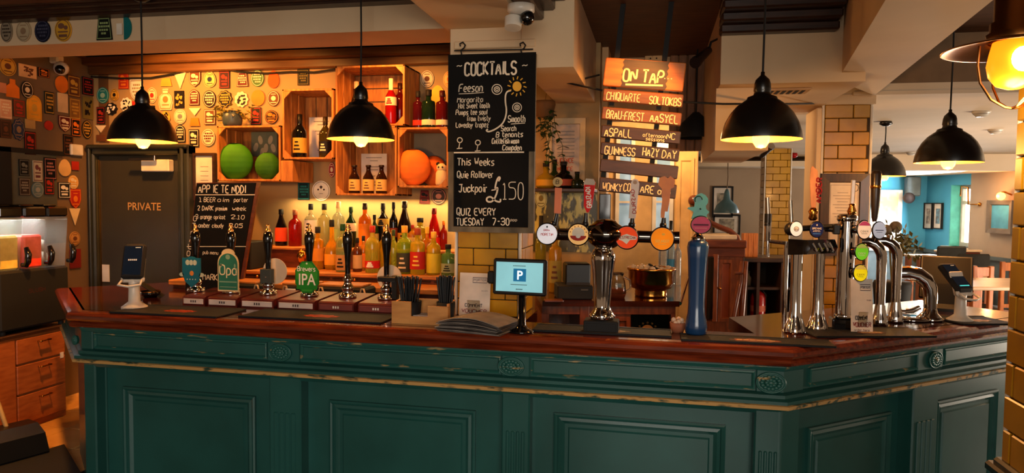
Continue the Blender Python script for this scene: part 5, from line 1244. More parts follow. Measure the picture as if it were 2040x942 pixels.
stem(t, 1314, 452, 432, 1); o = paddle(t, [(1309, 432), (1316, 432), (1317, 420), (1322, 420), (1325, 400), (1327, 376), (1333, 373), (1334, 358), (1326, 352), (1321, 356), (1315, 352), (1305, 355), (1303, 368), (1310, 376), (1311, 400), (1309, 420)], mat('carved_orange_wood', (216, 120, 24), .5, c2=(180, 90, 16), sc=8), th=.018, lab='carved orange wooden handle')

# ---- blue tower
p = onbar(1386, 668); u = pxm(p)
bl = mat('blue_ceramic', (24, 62, 104), .28, c2=(20, 54, 92), sc=3, coat=.4)
t = thing('beer_tower', 'dark blue ceramic beer tower with pink badge and teal handle', 'beer tower', (p.x, p.y, ZT+.008))
b = MB(bl); prof = [(.001, 0), (19*u, 0), (21*u, 3*u), (22*u, 14*u), (20*u, 26*u), (17*u, 40*u), (16*u, 60*u), (17*u, 110*u), (19*u, 150*u), (21*u, 172*u), (19*u, 182*u), (13*u, 187*u), (.001, 188*u)]
n = 36; v = []
for r, z in prof:
    for k in range(n): rr = r*(1-(.07 if 26*u < z < 175*u else .02)*(k % 6 == 0)); a = 2*PI*k/n; v.append((rr*math.cos(a), rr*math.sin(a), z))
b.add(v, [(i*n+k, i*n+(k+1) % n, (i+1)*n+(k+1) % n, (i+1)*n+k) for i in range(len(prof)-1) for k in range(n)], True); b.build('column', t)
b = MB(chrome); b.lathe([(13*u, 186*u), (14*u, 190*u), (8*u, 197*u), (5*u, 202*u), (.001, 203*u)], 18); b.build('collar', t)
lens(t, 4*u, 217*u, -.015, 16*u, fm((150, 56, 74)), lambda b, a, r: (Q(b, (80, 30, 50), rect(a*1.6, r*.2, 0, 0)), Q(b, (196, 110, 116), rect(a*1.3, r*.12, 0, -r*.4))), rx=18*u)
b = MB(mat('teal_enamel', (20, 124, 116), .4)); P = [(-14, 236), (-10, 250), (-22, 256), (-20, 259), (-9, 260), (-8, 268), (-11, 276), (-4, 284), (4, 287), (12, 283), (17, 276), (17, 268), (13, 262), (14, 256), (20, 250), (15, 244), (18, 236)]
b.prism([(x*u, (z-8)*u) for x, z in P], -.012, .004); b.use(flat((10, 60, 60))); b.ball((3*u, -.012, 248*u), 2*u, 8); b.tube([(( -1+7*math.cos(a))*u, -.013, (266+7*math.sin(a))*u) for a in [PI*1.2*k/8 for k in range(9)]], 1.2*u, 6); b.build('tap_handle', t)
p2 = onbar(1386, 668)

# ---- twin chrome towers on the wing
def column(t, u, x, y=0, h=155, rb=21, rt=11, name='column'):
    b = MB(chrome); b.lathe([(.001, 0), (rb*u, 0), (rb*1.02*u, 4*u), (rb*.86*u, 14*u), (rb*.66*u, 26*u), (rt*1.02*u, 44*u), (rt*.96*u, 90*u), (rt*1.05*u, h*u)], 28, c=(x, y, 0))
    for k in range(12): a = 2*PI*k/12; b.cyl((x+rb*.98*u*math.cos(a), y+rb*.98*u*math.sin(a), 2*u), (x+rb*.60*u*math.cos(a), y+rb*.60*u*math.sin(a), 30*u), 2.2*u, 1.0*u, 6)
    return b.build(name, t)
p = onbar(1583, 662); p2 = onbar(1628, 656); u = pxm(p); rz = WA*.55
t = thing('beer_tower', 'twin-column chrome beer tower with black head at the counter bend', 'beer tower', p, 0)
v2 = p2-p
o = column(t, u, 0, 0, 164); o2 = column(t, u*.97, v2.x, v2.y, 172)
m = v2/2; ang = math.atan2(v2.y, v2.x)
b = MB(blackg); b.T = TR((m.x, m.y-.01, 150*u), ang); b.prism([(-.06, 36*u), (-.075, 20*u), (-.06, 8*u), (.03, 4*u), (.03, 36*u)], -46*u, 40*u, 'x'); b.use(chrome)
for k in range(4): b.cyl((-34*u+17*k*u, -.066, 30*u), (-26*u+17*k*u, -.074, 14*u), 2.6*u, n=8)
b.build('drip_head', t)
b = MB(black); b.T = TR((m.x, m.y, 190*u), ang); b.cyl((-58*u, 0, 16*u), (96*u, 0, 20*u), 6*u, n=12); b.ball((-56*u, 0, 16*u), 13*u, 14); b.build('crossbar', t)
gg = MATS['brushed_steel']
lens(t, -9*u, 207*u, -.05, 14*u, fm((216, 214, 214)), lambda b, a, r: (Q(b, (120, 120, 124), ell(a*.45, r*.36, 14), -.0016), Q(b, (216, 214, 214), ell(a*.34, r*.27, 14), -.0018), b.use(inkd), hand(b, 'eu', -a*.26, -r*.14, r*.3, a*.5, .14, -.0021)), rx=11*u)
lens(t, v2.x-14*u, 205*u, v2.y-.05, 15*u, fm((24, 30, 70)), lambda b, a, r: (b.use(flat(WH)), hand(b, 'BREWING', -a*.7, r*.02, r*.24, a*1.4, .18, -.0018), hand(b, 'AMSTEL', -a*.6, -r*.3, r*.2, a*1.2, .18, -.0018), Q(b, (60, 110, 190), rect(a*1.2, r*.16, 0, -r*.55)), Q(b, WH, ell(a*.12, r*.12, 8, 0, r*.6))), rx=12*u)
b = MB(steel); b.cyl((-14*u, -.02, 218*u), (-17*u, -.02, 262*u), 4.6*u, 4.2*u, 12); b.build('tap_handle', t)
b = MB(brass); b.lathe([(5*u, 222*u), (9*u, 226*u), (7*u, 234*u), (10*u, 240*u), (5*u, 248*u), (.001, 250*u)], 14, c=(v2.x-16*u, v2.y-.01, 0)); b.build('tap_collar', t)
x0 = v2.x-16*u
b = MB(mat('bat_wood', (190, 136, 90), .45, c2=(166, 112, 70), sc=5, st=(8, 8, 2))); b.prism([(x0+x*u, z*u) for x, z in ((-4, 246), (4, 246), (7, 300), (6, 322), (-4, 332), (-7, 328), (-8, 300))], v2.y-.016, v2.y-.004); o = b.build('tap_handle', t); o['label'] = 'wooden bat handle with red lettering'
b = MB(flat((130, 24, 28))); b.T = TR((x0+10*u, 0, 258*u), 0, 0, -PI/2); hand(b, 'AMBER', 0, -4*u, 10*u, 50*u, .3, v2.y-.0168); b.build('lettering', o)
# single long-spouted tap beside it
q = onbar(1560, 640); t = thing('wall_tap', 'slim chrome stout tap with long spout behind the twin tower', 'tap', (q.x-.03, q.y, ZT), 0)
uu = pxm(q); X = lambda px: (px-1560)*uu+.03
b = MB(chrome); b.cyl((X(1562), 0, 0), (X(1562), 0, 160*uu), 5*uu, n=14); b.cyl((X(1562), 0, 156*uu), (X(1526), -.01, 160*uu), 4*uu, n=12); b.build('arm', t)
b = MB(chrome); b.cyl((X(1526), -.01, 128*uu), (X(1526), -.01, 168*uu), 3.6*uu, n=12); b.cyl((X(1526), -.01, 160*uu), (X(1525), -.01, 196*uu), 6*uu, 7*uu, n=14); b.build('spout', t)
b = MB(black); b.cyl((X(1525), -.01, 190*uu), (X(1525), -.01, 214*uu), 7*uu, n=12); b.use(steel); b.cyl((X(1525), -.01, 212*uu), (X(1523), -.01, 246*uu), 5*uu, n=12); b.build('tap_handle', t)

# ---- chrome cylinder tower with three lenses
p = onbar(1680, 657); u = pxm(p)
t = thing('beer_tower', 'tall chrome cylinder tower with pink, green and yellow lenses', 'beer tower', p)
b = MB(blackg); b.box(-24*u, 40*u, -.03, .05, 0, 24*u, .006); b.build('plinth', t)
b = MB(chrome); b.cyl((0, 0, 24*u), (0, 0, 218*u), 16.5*u, n=32); b.lathe([(17*u, 24*u), (20*u, 28*u), (17*u, 33*u)], 28); b.lathe([(16.5*u, 216*u), (19*u, 219*u), (19*u, 226*u), (14*u, 230*u), (.001, 231*u)], 28); b.build('column', t)
def art_e(c1, c2):
    def f(b, a, r): Q(b, c1, [(a*.97*math.cos(q), r*.97*math.sin(q)) for q in [.5+(PI-1.0)*k/10 for k in range(11)]]); b.use(flat(c2)); hand(b, 'CIDER', -a*.55, -r*.3, r*.22, a*1.1, .16, -.0019); Q(b, c2, rect(a*.9, r*.05, 0, -r*.45))
    return f
for cx, cy, a, r, c, art, nm in ((1706, 456, 12, 17, (240, 218, 190), art_e((214, 90, 150), (160, 150, 110)), 'pink and cream lens'), (1703, 499, 11.5, 15.5, (110, 206, 40), art_e((190, 232, 130), (236, 246, 220)), 'bright green lens'), (1702, 540, 12, 15.5, (232, 218, 14), art_e((255, 246, 130), (150, 140, 40)), 'bright yellow lens')):
    b = MB(chrome); b.cyl((0, -.0, (657-cy)*u), ((cx-1682)*u, -.045, (657-cy)*u), 8*u, n=16); b.build('lens_arm', t)
    lens(t, (cx-1682)*u, (657-cy)*u, -.045, r*u, fm(c), art, rx=a*u)
b = MB(black); b.cyl((-10*u, 0, 198*u), (-38*u, .02, 200*u), 5.5*u, n=12); b.box(-26*u, -10*u, -.015, .015, 190*u, 210*u, .004); b.build('side_arm', t)
b = MB(brass); b.lathe([(.001, 228*u), (7*u, 230*u), (9*u, 236*u), (5*u, 246*u), (6*u, 250*u), (.001, 252*u)], 14, c=(8*u, 0, 0)); b.build('tap_collar', t)
b = MB(mat('clear_acrylic', (226, 214, 196), .08, tr=.6)); b.T = TR((8*u, 0, 250*u), 0, -.02, .03); b.box(-4*u, 4*u, -.006, .006, 0, 48*u, .003); b.build('tap_handle', t)

# ---- bent twin tower
p = onbar(1752, 648); p2 = onbar(1783, 642); u = pxm(p); v2 = p2-p
t = thing('beer_tower', 'pair of chrome swan-top columns with a white lens beside the printed card', 'beer tower', p)
for vx, vy, nm in ((0, 0, 'column'), (v2.x, v2.y, 'column')):
    b = MB(chrome); b.lathe([(.001, 0), (15*u, 0), (16*u, 4*u), (13.5*u, 14*u), (11*u, 26*u), (9*u, 42*u)], 26, c=(vx, vy, 0))
    b.tube([(vx, vy, 38*u), (vx, vy, 128*u), (vx-1*u, vy, 142*u), (vx-6*u, vy, 154*u), (vx-14*u, vy, 162*u), (vx-26*u, vy, 166*u), (vx-40*u, vy, 166*u)], [9*u, 9.5*u, 10*u, 10.5*u, 10.5*u, 9*u, 8*u], 20); b.build(nm, t)
b = MB(chrome); b.cyl((-16*u, 0, 164*u), (-14*u, -.02, 182*u), 7*u, n=14); b.cyl((v2.x-16*u, v2.y, 164*u), (v2.x-14*u, v2.y, 178*u), 7*u, n=14); b.build('tap_body', t)
lens(t, -13*u, 190*u, -.03, 16*u, fm((206, 206, 216)), lambda b, a, r: (Q(b, (90, 90, 120), rect(a*1.3, r*.1, 0, 0)), Q(b, (150, 150, 176), rect(a*.9, r*.06, 0, -r*.25))), rx=11.5*u)
b = MB(mat('handle_walnut', (52, 36, 26), .35, coat=.3)); b.lathe([(4*u, 206*u), (6*u, 214*u), (8*u, 240*u), (9*u, 268*u), (10*u, 300*u), (8*u, 306*u), (.001, 308*u)], 18, c=(-16*u, 0, 0)); b.use(brass); b.lathe([(9.4*u, 272*u), (10*u, 274*u), (9.6*u, 278*u)], 18, c=(-16*u, 0, 0)); b.build('tap_handle', t)

# ---- wide swan-neck tap
p = onbar(1852, 638); u = pxm(p)
t = thing('swan_neck_tap', 'thick chrome swan-neck fount bending down beside the till screen', 'beer tower', p)
b = MB(chrome); b.lathe([(.001, 0), (24*u, 0), (26*u, 3*u), (20*u, 9*u), (14*u, 16*u), (12*u, 24*u)], 26)
b.tube([(0, 0, 20*u), (0, 0, 46*u), (-2*u, 0, 64*u), (-10*u, 0, 80*u), (-24*u, 0, 90*u), (-44*u, 0, 94*u), (-64*u, 0, 92*u)], [12*u, 13*u, 14*u, 15*u, 15*u, 14*u, 13*u], 22); b.build('neck', t)
b = MB(chrome); b.tube([(-20*u, -.01, 26*u), (-34*u, -.01, 18*u), (-56*u, -.01, 16*u), (-66*u, -.01, 20*u)], 5*u, 12); b.lathe([(.001, 0), (40*u, 0), (42*u, 4*u), (.001, 5*u)], 26, c=(-36*u, .01, 0)); b.build('drip_tray', t)

# ---- till screen on the wing
p = onbar(1882, 616); u = pxm(p)
t = thing('till_screen', 'black sloping till screen between swan-neck tap and card reader', 'till', p, -.35)
b = MB(black); b.T = TR((0, .02, 0), 0, -.5); b.box(-.12, .12, -.012, .012, .05, .30, .006); b.build('screen_body', t)
b = MB(mat('till_glass', (18, 16, 15), .5, sp=.2)); b.T = TR((0, .02, 0), 0, -.5); b.box(-.108, .108, -.0135, -.012, .062, .288); b.build('screen', t)
b = MB(black); b.prism([(-.10, 0), (.10, 0), (.10, .015), (.05, .12), (.02, .13), (-.02, .03), (-.10, .015)], -.09, .09, 'x'); b.build('stand', t)
# little card box near the bar end: brass taps dish
p = onbar(300, 592); t = thing('drip_bowl', 'small brass-lipped dark bowl near the first card reader', 'bowl', p)
b = MB(blackg); b.lathe([(.001, 0), (.03, 0), (.048, .018), (.052, .03), (.048, .03), (.03, .008), (.001, .006)], 22); b.use(brass); b.lathe([(.048, .029), (.052, .033), (.05, .034)], 22); b.build('bowl', t)
# ================================================================== LEFT END: SLUSH MACHINE AND DRAWERS
Xc = -3.53
y0 = onx(-12, 700, Xc).y; y1 = onx(133, 700, Xc).y; ztop = onx(100, 652, Xc).z
ym = (y0+y1)/2; hw = (y1-y0)/2
t = thing('drawer_cabinet', 'orange pine drawer cabinet under the slush machine', 'cabinet', (Xc-.16, ym, ZF), PI/2)
H = ztop-ZF
b = MB(orwood); b.box(-hw, hw, -.145, .155, 0, H-.02); b.build('body', t)
b = MB(dwood); b.box(-hw-.01, hw+.01, -.165, .158, H-.02, H, .004); b.build('top', t)
zq = [onx(100, y, Xc).z-ZF for y in (662, 712, 770, 828)]
for k in range(3):
    b = MB(orwood); b.box(-hw*.42, hw-.012, -.160, -.146, zq[k+1]+.006, zq[k]-.006, .003); d = b.build('drawer', t)
    b = MB(brass); zc = zq[k]-.035; xa = hw*.30; b.tube([(xa-.035, -.160, zc), (xa-.035, -.182, zc), (xa+.035, -.182, zc), (xa+.035, -.160, zc)], .0045, 8); b.ball((xa-.035, -.184, zc), .008, 8); b.build('handle', d)
b = MB(orwood); b.box(-hw, -hw*.45, -.158, -.146, .02, H-.03, .003); b.build('side_door', t)
b = MB(paper); b.box(hw-.05, hw-.025, -.1615, -.160, zq[1]-.02, zq[1]+.015); b.build('sticker', t)
Y0 = onx(2, 600, Xc).y; Y1 = onx(142, 600, Xc).y; ym = (Y0+Y1)/2-.03; hw = (Y1-Y0)/2
t = thing('slush_machine', 'black slush drink machine with yellow, red and clear tanks on the drawer cabinet', 'drink machine', (Xc-.16, ym+.03, ztop+.001), PI/2)
zb = onx(100, 533, Xc).z-ztop; zt_ = onx(100, 432, Xc).z-ztop; zl = onx(100, 412, Xc).z-ztop
b = MB(blackm); b.box(-hw, hw, -.15, .15, .02, zb, .012)
for sx_ in (-1, 1):
    for sy_ in (-1, 1): b.cyl((sx_*(hw-.04), sy_*.12, 0), (sx_*(hw-.04), sy_*.12, .03), .015, n=12)
b.build('base', t)
b = MB(flat((70, 30, 26))); hand(b, 'SLUSH', -.05, zb*.62, .022, .11, .14, -.1505); b.build('badge', t)
fills = ((220, 190, 80), (226, 60, 44), (214, 224, 224)); w3 = 2*hw/3
for k in range(3):
    xa = -hw+k*w3; hh = zt_-zb
    b = MB(mat('tank_plastic', (236, 240, 236), .05, tr=.92, ior=1.12)); v = [(xa+.012, -.13, zb), (xa+w3-.012, -.13, zb), (xa+w3-.012, .13, zb), (xa+.012, .13, zb), (xa+.003, -.15, zt_), (xa+w3-.003, -.15, zt_), (xa+w3-.003, .15, zt_), (xa+.003, .15, zt_)]
    b.add(v, [(0, 1, 5, 4), (1, 2, 6, 5), (2, 3, 7, 6), (3, 0, 4, 7)]); tk = b.build('tank', t)
    if k == 2: tk['label'] = 'clear tank with white paddle'
    if k < 2:
        b = MB(mat('slush_%d' % k, fills[k], .45, sp=.3, tr=.15, c2=tuple(min(255, x+26) for x in fills[k]), sc=20)); b.box(xa+.016, xa+w3-.014, -.134, .12, zb+.004, zb+hh*.66, .012); b.build('slush', tk)
    else:
        b = MB(white); cx = xa+w3/2; b.lathe([(.001, .01), (.045, .012), (.05, .05), (.03, .085), (.015, .095), (.02, .10), (.03, .13), (.024, .155), (.001, .165)], 20, c=(cx, 0, zb)); b.build('paddle', tk)
    b = MB(blackg); b.box(xa+.004, xa+w3-.004, -.158, .155, zt_, zl, .01); b.box(xa+.03, xa+w3-.03, -.10, .1, zl, zl+.012, .006); b.build('lid', t)
    b = MB(blackg); x = xa+w3-.002; b.tube([(x, -.165, zb+.02), (x, -.18, zb+.05), (x, -.185, zb+.09), (x, -.17, zb+.13)], [.012, .017, .018, .012], 10); b.cyl((x, -.14, zb+.03), (x, -.17, zb+.03), .012, n=12); b.build('tap', t)
lamp('slush_machine_light', 'AREA', (Xc-.16, ym, ztop+zt_-.012), 4.5, (.95, .98, 1.0), .2, .36)
# dustpan and dark mat on the servery floor
p = onz(22, 908, ZF); t = thing('dustpan', 'black lobby dustpan with painted tan edge highlights on the servery floor', 'dustpan', (p.x, p.y, ZF), -.35)
b = MB(black); b.prism([(-.10, 0), (.13, 0), (.14, .02), (.10, .11), (.02, .15), (-.08, .15), (-.12, .08)], -.12, .12, 'y'); b.build('pan', t)
b = MB(flat((150, 112, 70), .4)); b.tube([(.135, -.122, .01), (.10, -.122, .105), (.02, -.122, .147), (-.08, -.122, .147)], .007, 8); b.box(-.1, .13, -.128, -.12, .0, .016, .003); b.box(-.12, .10, -.126, -.12, .07, .085, .003); b.build('edge_highlight', t)  # tan strips imitate light catching the edges of the black pan
b = MB(flat((180, 150, 100), .4)); b.tube([(-.04, 0, .14), (-.13, 0, .26), (-.42, 0, .62)], .011, 10); b.build('handle', t)
P = [onz(x, y, ZF) for x, y in ((-30, 934), (128, 888), (170, 960), (-30, 1000))]
b = MB(rubber); b.prism([(q.x, q.y) for q in P], ZF+.0005, ZF+.010, 'z'); solo(b, 'floor_mat', 'dark rubber mat on the servery floor beside the bar end', 'floor mat')

# ================================================================== SECOND BACK BAR
ZB = 1.12
fl = V((-.585, 3.70)); fr = V((.118, 3.88)); ln = (fr-fl).length; ra = math.atan2(.18, .703)
t = thing('back_counter', 'red-brown back counter with open cubby and small fridge behind the chrome tower', 'back bar', (fl.x, fl.y, 0), ra)
lx = lambda px: (px-1060)/285.0*ln
b = MB(mahogt); P = [(0, -.02), (ln+.015, -.02), (1.233, 1.44), (.72, 1.575), (.43, .471), (.0, .45)]; b.prism(P, ZB-.03, ZB, 'z'); b.build('top', t)
b = MB(rwoodv)
b.box(0, lx(1075), 0, .45, 0, ZB-.03); b.box(lx(1140), lx(1160), -.006, .45, 0, ZB-.03, .003); b.box(lx(1160), lx(1250), .01, .45, 0, ZB-.03); b.box(lx(1335), ln, 0, .46, 0, ZB-.03); b.box(0, ln, .0, .4, ZB-.075, ZB-.03)
b.box(.01, ln-.02, .40, .46, 0, ZB-.03); b.box(lx(1075), lx(1140), .02, .4, .90, .925); b.build('carcass', t)
b = MB(rwoodv); b.frame(lx(1164), lx(1248), .5, ZB-.09, .008, [(0, 0), (0, .01), (.02, .01), (.026, .002)]); b.build('panel_door', t)
f = MB(blackg); f.box(lx(1252), lx(1333), .02, .38, .3, ZB-.078, .004); f = f.build('fridge', t)
b = MB(flat((150, 110, 70))); b.prism(ell(.034, .03, 22, lx(1287), .955), .0165, .0195); b.use(flat((70, 60, 40)))
for k in range(12): a = 2*PI*k/12; b.ball((lx(1287)+.05*math.cos(a), .017, .955+.042*math.sin(a)), .007, 6)
b.build('bottle_end', f)
b = MB(chrome); d = V((ln+.018, -.02)); e = V((1.236, 1.44)); b.tube([(d.x, d.y, ZB-.012), (e.x, e.y, ZB-.012)], .010, 8); b.build('edge_strip', t)
def onback(px, d): p = at(px, 560, d); return V((p.x, p.y, ZB+.001))
# brass ice bucket
p = onback(1297, 3.98); u = pxm(p)
t = thing('ice_bucket', 'wide brass ice bucket heaped with ice on the back counter', 'bucket', p)
b = MB(brass); b.lathe([(.001, 0), (31*u, 0), (32*u, 3*u), (31*u, 6*u), (32*u, 9*u), (31*u, 12*u), (32*u, 15*u), (40*u, 17*u), (44*u, 28*u), (45*u, 50*u), (48*u, 53*u), (48*u, 57*u), (44*u, 57*u), (42*u, 40*u), (.001, 38*u)], 40); b.build('bowl', t)
b = MB(mat('ice', (226, 206, 180), .15, tr=.35))
for k in range(40): a = rnd.uniform(0, 2*PI); r = 38*u*math.sqrt(rnd.random()); b.ball((r*math.cos(a), r*math.sin(a), (52+rnd.uniform(-3, 5))*u), 6*u, 6, (1, 1, .8))
o = b.build('ice', t); o['kind'] = 'stuff'
b = MB(blackm); b.T = TR((2*u, -10*u, 58*u), .4, 0, .5); b.box(-10*u, 22*u, -4*u, 4*u, 0, 4*u, 1.5*u); b.build('scoop', t)
# jug, printer, small till
p = onback(1228, 3.88); u = pxm(p); t = thing('glass_jug', 'clear glass jug with copper base beside the ice bucket', 'jug', p)
b = MB(glassc); b.lathe([(.001, 0), (17*u, 0), (20*u, 10*u), (17*u, 34*u), (13*u, 44*u), (15*u, 50*u), (13.5*u, 50*u), (12*u, 44*u), (16*u, 33*u), (18*u, 10*u), (.001, 3*u)], 24); b.tube([(18*u, 0, 12*u), (28*u, 0, 20*u), (27*u, 0, 36*u), (15*u, 0, 42*u)], 2*u, 8); b.build('jug', t)
b = MB(flat((170, 76, 40))); b.lathe([(.001, 2*u), (16*u, 3*u), (17*u, 16*u), (.001, 17*u)], 20); b.build('drink', t)
p = onback(1148, 3.86); u = pxm(p); t = thing('receipt_printer', 'black receipt printer on the back counter left of the jug', 'printer', p, ra)
b = MB(black); b.box(-24*u, 26*u, -.05, .08, 28*u, 70*u, .008); b.use(flat((56, 50, 46))); b.box(-22*u, 24*u, -.054, -.05, 28*u, 33*u); b.build('body', t)
b = MB(blackm); b.box(-40*u, 30*u, -.07, .1, 0, 28*u, .006); b.use(flat((90, 84, 76))); b.box(6*u, 20*u, -.072, -.07, 18*u, 21*u); b.build('till_drawer', t)
p = onback(1105, 3.74); t = thing('wood_tray', 'small wooden tray in front of the receipt printer', 'tray', V((p.x, p.y-.03, ZB+.001)), ra); b = MB(rwood); b.box(-.05, .05, -.03, .03, 0, .012, .003); b.build('tray', t)
bottle(1107, 4.05, ZB+.001, 455, 26, 'square', (200, 150, 40), (150, 130, 60), BR, 'square gold whisky bottle behind the tablet', (.15, .5), .6, BR)
bottle(1078, 4.08, ZB+.001, 430, 22, 'spirit', (150, 140, 40), None, K, 'olive bottle between tiled column and gold whisky', (.15, .5), .6)
for k, (px, top, w, lb, col) in enumerate(((1322, 445, 17, 'tall clear bottle behind the ice bucket', (214, 224, 226)), (1337, 440, 16, 'tall clear bluish bottle behind the ice bucket end', (180, 210, 226)), (1351, 470, 15, 'short clear bottle at the back counter edge', (220, 224, 220)))):
    q = at(px, 540, 4.55); bottle(px, q.y, ZB+.001, top, w, 'spirit', col, (60, 130, 170) if k == 1 else None, (40, 40, 40), lb, (.2, .4), .75)
# shelf beside the column with frame, flasks, plant and foil panel
ps = ony(1060, 375, 4.08); pe = ony(1176, 379, 4.08); zs = ps.z
b = MB(dwood); b.box(ps.x, -.345, 4.02, 4.26, zs-.02, zs, .003); solo(b, 'wall_shelf', 'dark wall shelf holding flask bottles right of the cocktails board', 'shelf')
for px, top, w, c, lab, lb in ((1088, 325, 38, (150, 120, 30), (190, 140, 40), 'round olive flask on the dark wall shelf'), (1123, 322, 40, (20, 16, 14), (170, 70, 40), 'black round flask with orange badge on the dark wall shelf'), (1105, 318, 28, (40, 60, 24), None, 'dark green flask between the two round ones'), (1150, 342, 30, (36, 44, 24), None, 'stubby dark flask at the wall shelf end')):
    bottle(px, 4.10 if px != 1105 else 4.19, zs+.001, top, w, 'squat', c, lab, K, lb, (.10, .34), .4, None, 'flasks on the dark wall shelf')
p = ony(1127, 300, 4.25); u = pxm(p); t = thing('picture_frame', 'cream framed licence notice above the dark wall shelf', 'framed notice', (p.x, 4.258, p.z))
b = MB(mat('frame_cream', (206, 176, 130), .5)); b.frame(-39*u, 39*u, -66*u, 64*u, 0, [(0, -.01), (0, .016), (11*u, .012), (12*u, 0)]); b.build('frame', t)
b = MB(mat('notice_paper', (196, 170, 150), .6)); b.box(-28*u, 28*u, -.001, .004, -55*u, 53*u); b.use(ink)
for k in range(8): b.add([(x, -.002, z) for x, z in rect(34*u, 1.2*u, 0, (38-7*k)*u)], [(0, 1, 2, 3)])
b.use(flat((196, 90, 60))); hand(b, 'LICENCE', -18*u, -24*u, 9*u, 34*u, .18, -.002); hand(b, 'NOTICE', -16*u, -40*u, 8*u, 30*u, .18, -.002); b.build('notice', t)
p = ony(1085, 215, 4.12); t = thing('trailing_plant', 'trailing dark green ivy plant hanging beside the cocktails board', 'plant', (p.x, 4.12, p.z))
b = MB(mat('straw_pot', (120, 80, 40), .8)); b.lathe([(.001, -.06), (.05, -.05), (.065, .02), (.06, .04), (.001, .03)], 18); b.tube([(0, 0, .03), (.03, 0, .2), (.02, 0, 2.58-p.z)], .002, 6); b.build('pot', t)
b = MB(mat('ivy_stem', (60, 70, 30), .7))
vin = []
for k in range(7):
    a = rnd.uniform(0, 2*PI); pts = [(0.05*math.cos(a), .04*math.sin(a), .03)]
    x, y, z = pts[0]
    for j in range(9 if k < 4 else 5): x += rnd.uniform(-.016, .024); y += rnd.uniform(-.012, .010); z -= rnd.uniform(.025, .05); pts.append((x, y, z))
    vin += pts[1:]; b.tube(pts, .002, 6)
b.build('stems', t)
b = MB(mat('ivy_leaf', (44, 70, 26), .45, c2=(28, 50, 18), sc=14))
for x, y, z in vin:
    for q in range(3):
        a = rnd.uniform(0, 2*PI); s = rnd.uniform(.016, .028); dx, dy = math.cos(a)*s, math.sin(a)*s; dz = -rnd.uniform(.2, 1)*s
        b.add([(x, y, z), (x+dx*.7-dy*.6, y+dy*.7+dx*.6, z+dz*.5), (x+dx*1.7, y+dy*1.7, z+dz*1.4), (x+dx*.7+dy*.6, y+dy*.7-dx*.6, z+dz*.5)], [(0, 1, 2, 3)])
b.build('foliage', t)
fo = mat('foil_panel', (70, 66, 40), .35, c2=(186, 174, 96), sc=9, st=(3, 1, 1.2), lo=.52, hi=.58, bump=.2)
b = MB(fo); p = ony(1060, 384, 4.25); q = ony(1166, 470, 4.25); b.box(p.x, -.345, 4.262, 4.268, q.z-.1, p.z); solo(b, 'foil_sheet', 'crinkled olive and cream foil sheet under the dark wall shelf', 'wall covering')
b = MB(blackg); p = ony(1172, 386, 4.36); q = ony(1216, 446, 4.36); t = thing('wall_monitor', 'small black monitor mounted behind the red tap handle', 'monitor', ((p.x+q.x)/2, 4.36, q.z)); hw_ = (q.x-p.x)/2
b.box(-hw_, hw_, 0, .03, 0, p.z-q.z, .004); b.build('screen', t); b = MB(steel); b.box(-.02, .02, .03, .042, .05, .12); b.build('bracket', t)
# speckled block and spotlights above the sign
p = ony(1302, 108, 4.7); u = pxm(p); b = MB(mat('speckled_block', (206, 170, 120), .7, c2=(150, 110, 70), sc=60, lo=.6, hi=.7)); b.box(-17*u, 17*u, 0, .045, -26*u, 26*u, .004)
b.use(blackm)
for dx in (-6, 6):
    for dz in (-8, 12): b.cyl((dx*u, -.002, dz*u), (dx*u, .002, dz*u), 1.6*u, n=10)
solo(b, 'socket_block', 'speckled cream block with screw holes above the on-tap sign', 'wall box', (p.x, 4.703, p.z))
def spotl(px, py, d, px2, py2, col, label, r=.026, up=.12):
    p = at(px, py, d); q = at(px2, py2, d-.1); t = thing('ceiling_spotlight', label, 'spotlight', p)
    a = q-p
    b = MB(col); b.cyl((0, 0, 0), a, r*.7, r, 16); b.cyl(a, a*1.15, r*1.1, n=16); b.build('can', t)
    b = MB(col); b.tube([(0, 0, 0), (.01, 0, up*.4), (.05, .01, up*.6), (.05, .01, up)], .006, 8); b.build('arm', t); return t
spotl(1412, 100, 3.55, 1388, 122, black, 'black ceiling spotlight aimed at the on-tap sign', up=.10)
spotl(1517, 310, 5.8, 1533, 292, chrome, 'chrome ceiling spotlight seen under the big pendant lamp', .035, up=.20)
p = ony(1386, 256, 4.55); r = 36*pxm(p); t = thing('pendant_lamp', 'unlit dark pendant shade in front of the brown boards', 'pendant lamp', p)
b = MB(blackm); b.lathe([(r, -.06), (r*1.02, -.05), (r*.8, .03), (r*.35, .08), (.02, .10), (.001, .1)], 28); b.build('shade', t); b = MB(blackm); b.tube([(0, 0, .1), (0, 0, 2.6-p.z)], .005, 8); b.build('cord', t)
p = ony(1389, 237, 4.66); b = MB(mat('cream_lens', (236, 200, 150), .4)); b.lathe([(.001, .0), (9*u, .001), (8*u, .008), (.001, .012)], 20, sy=.75); solo(b, 'round_wall_light', 'small round cream wall light on the brown boards', 'wall light', (p.x, 4.699, p.z), rot=(PI/2, 0, 0))

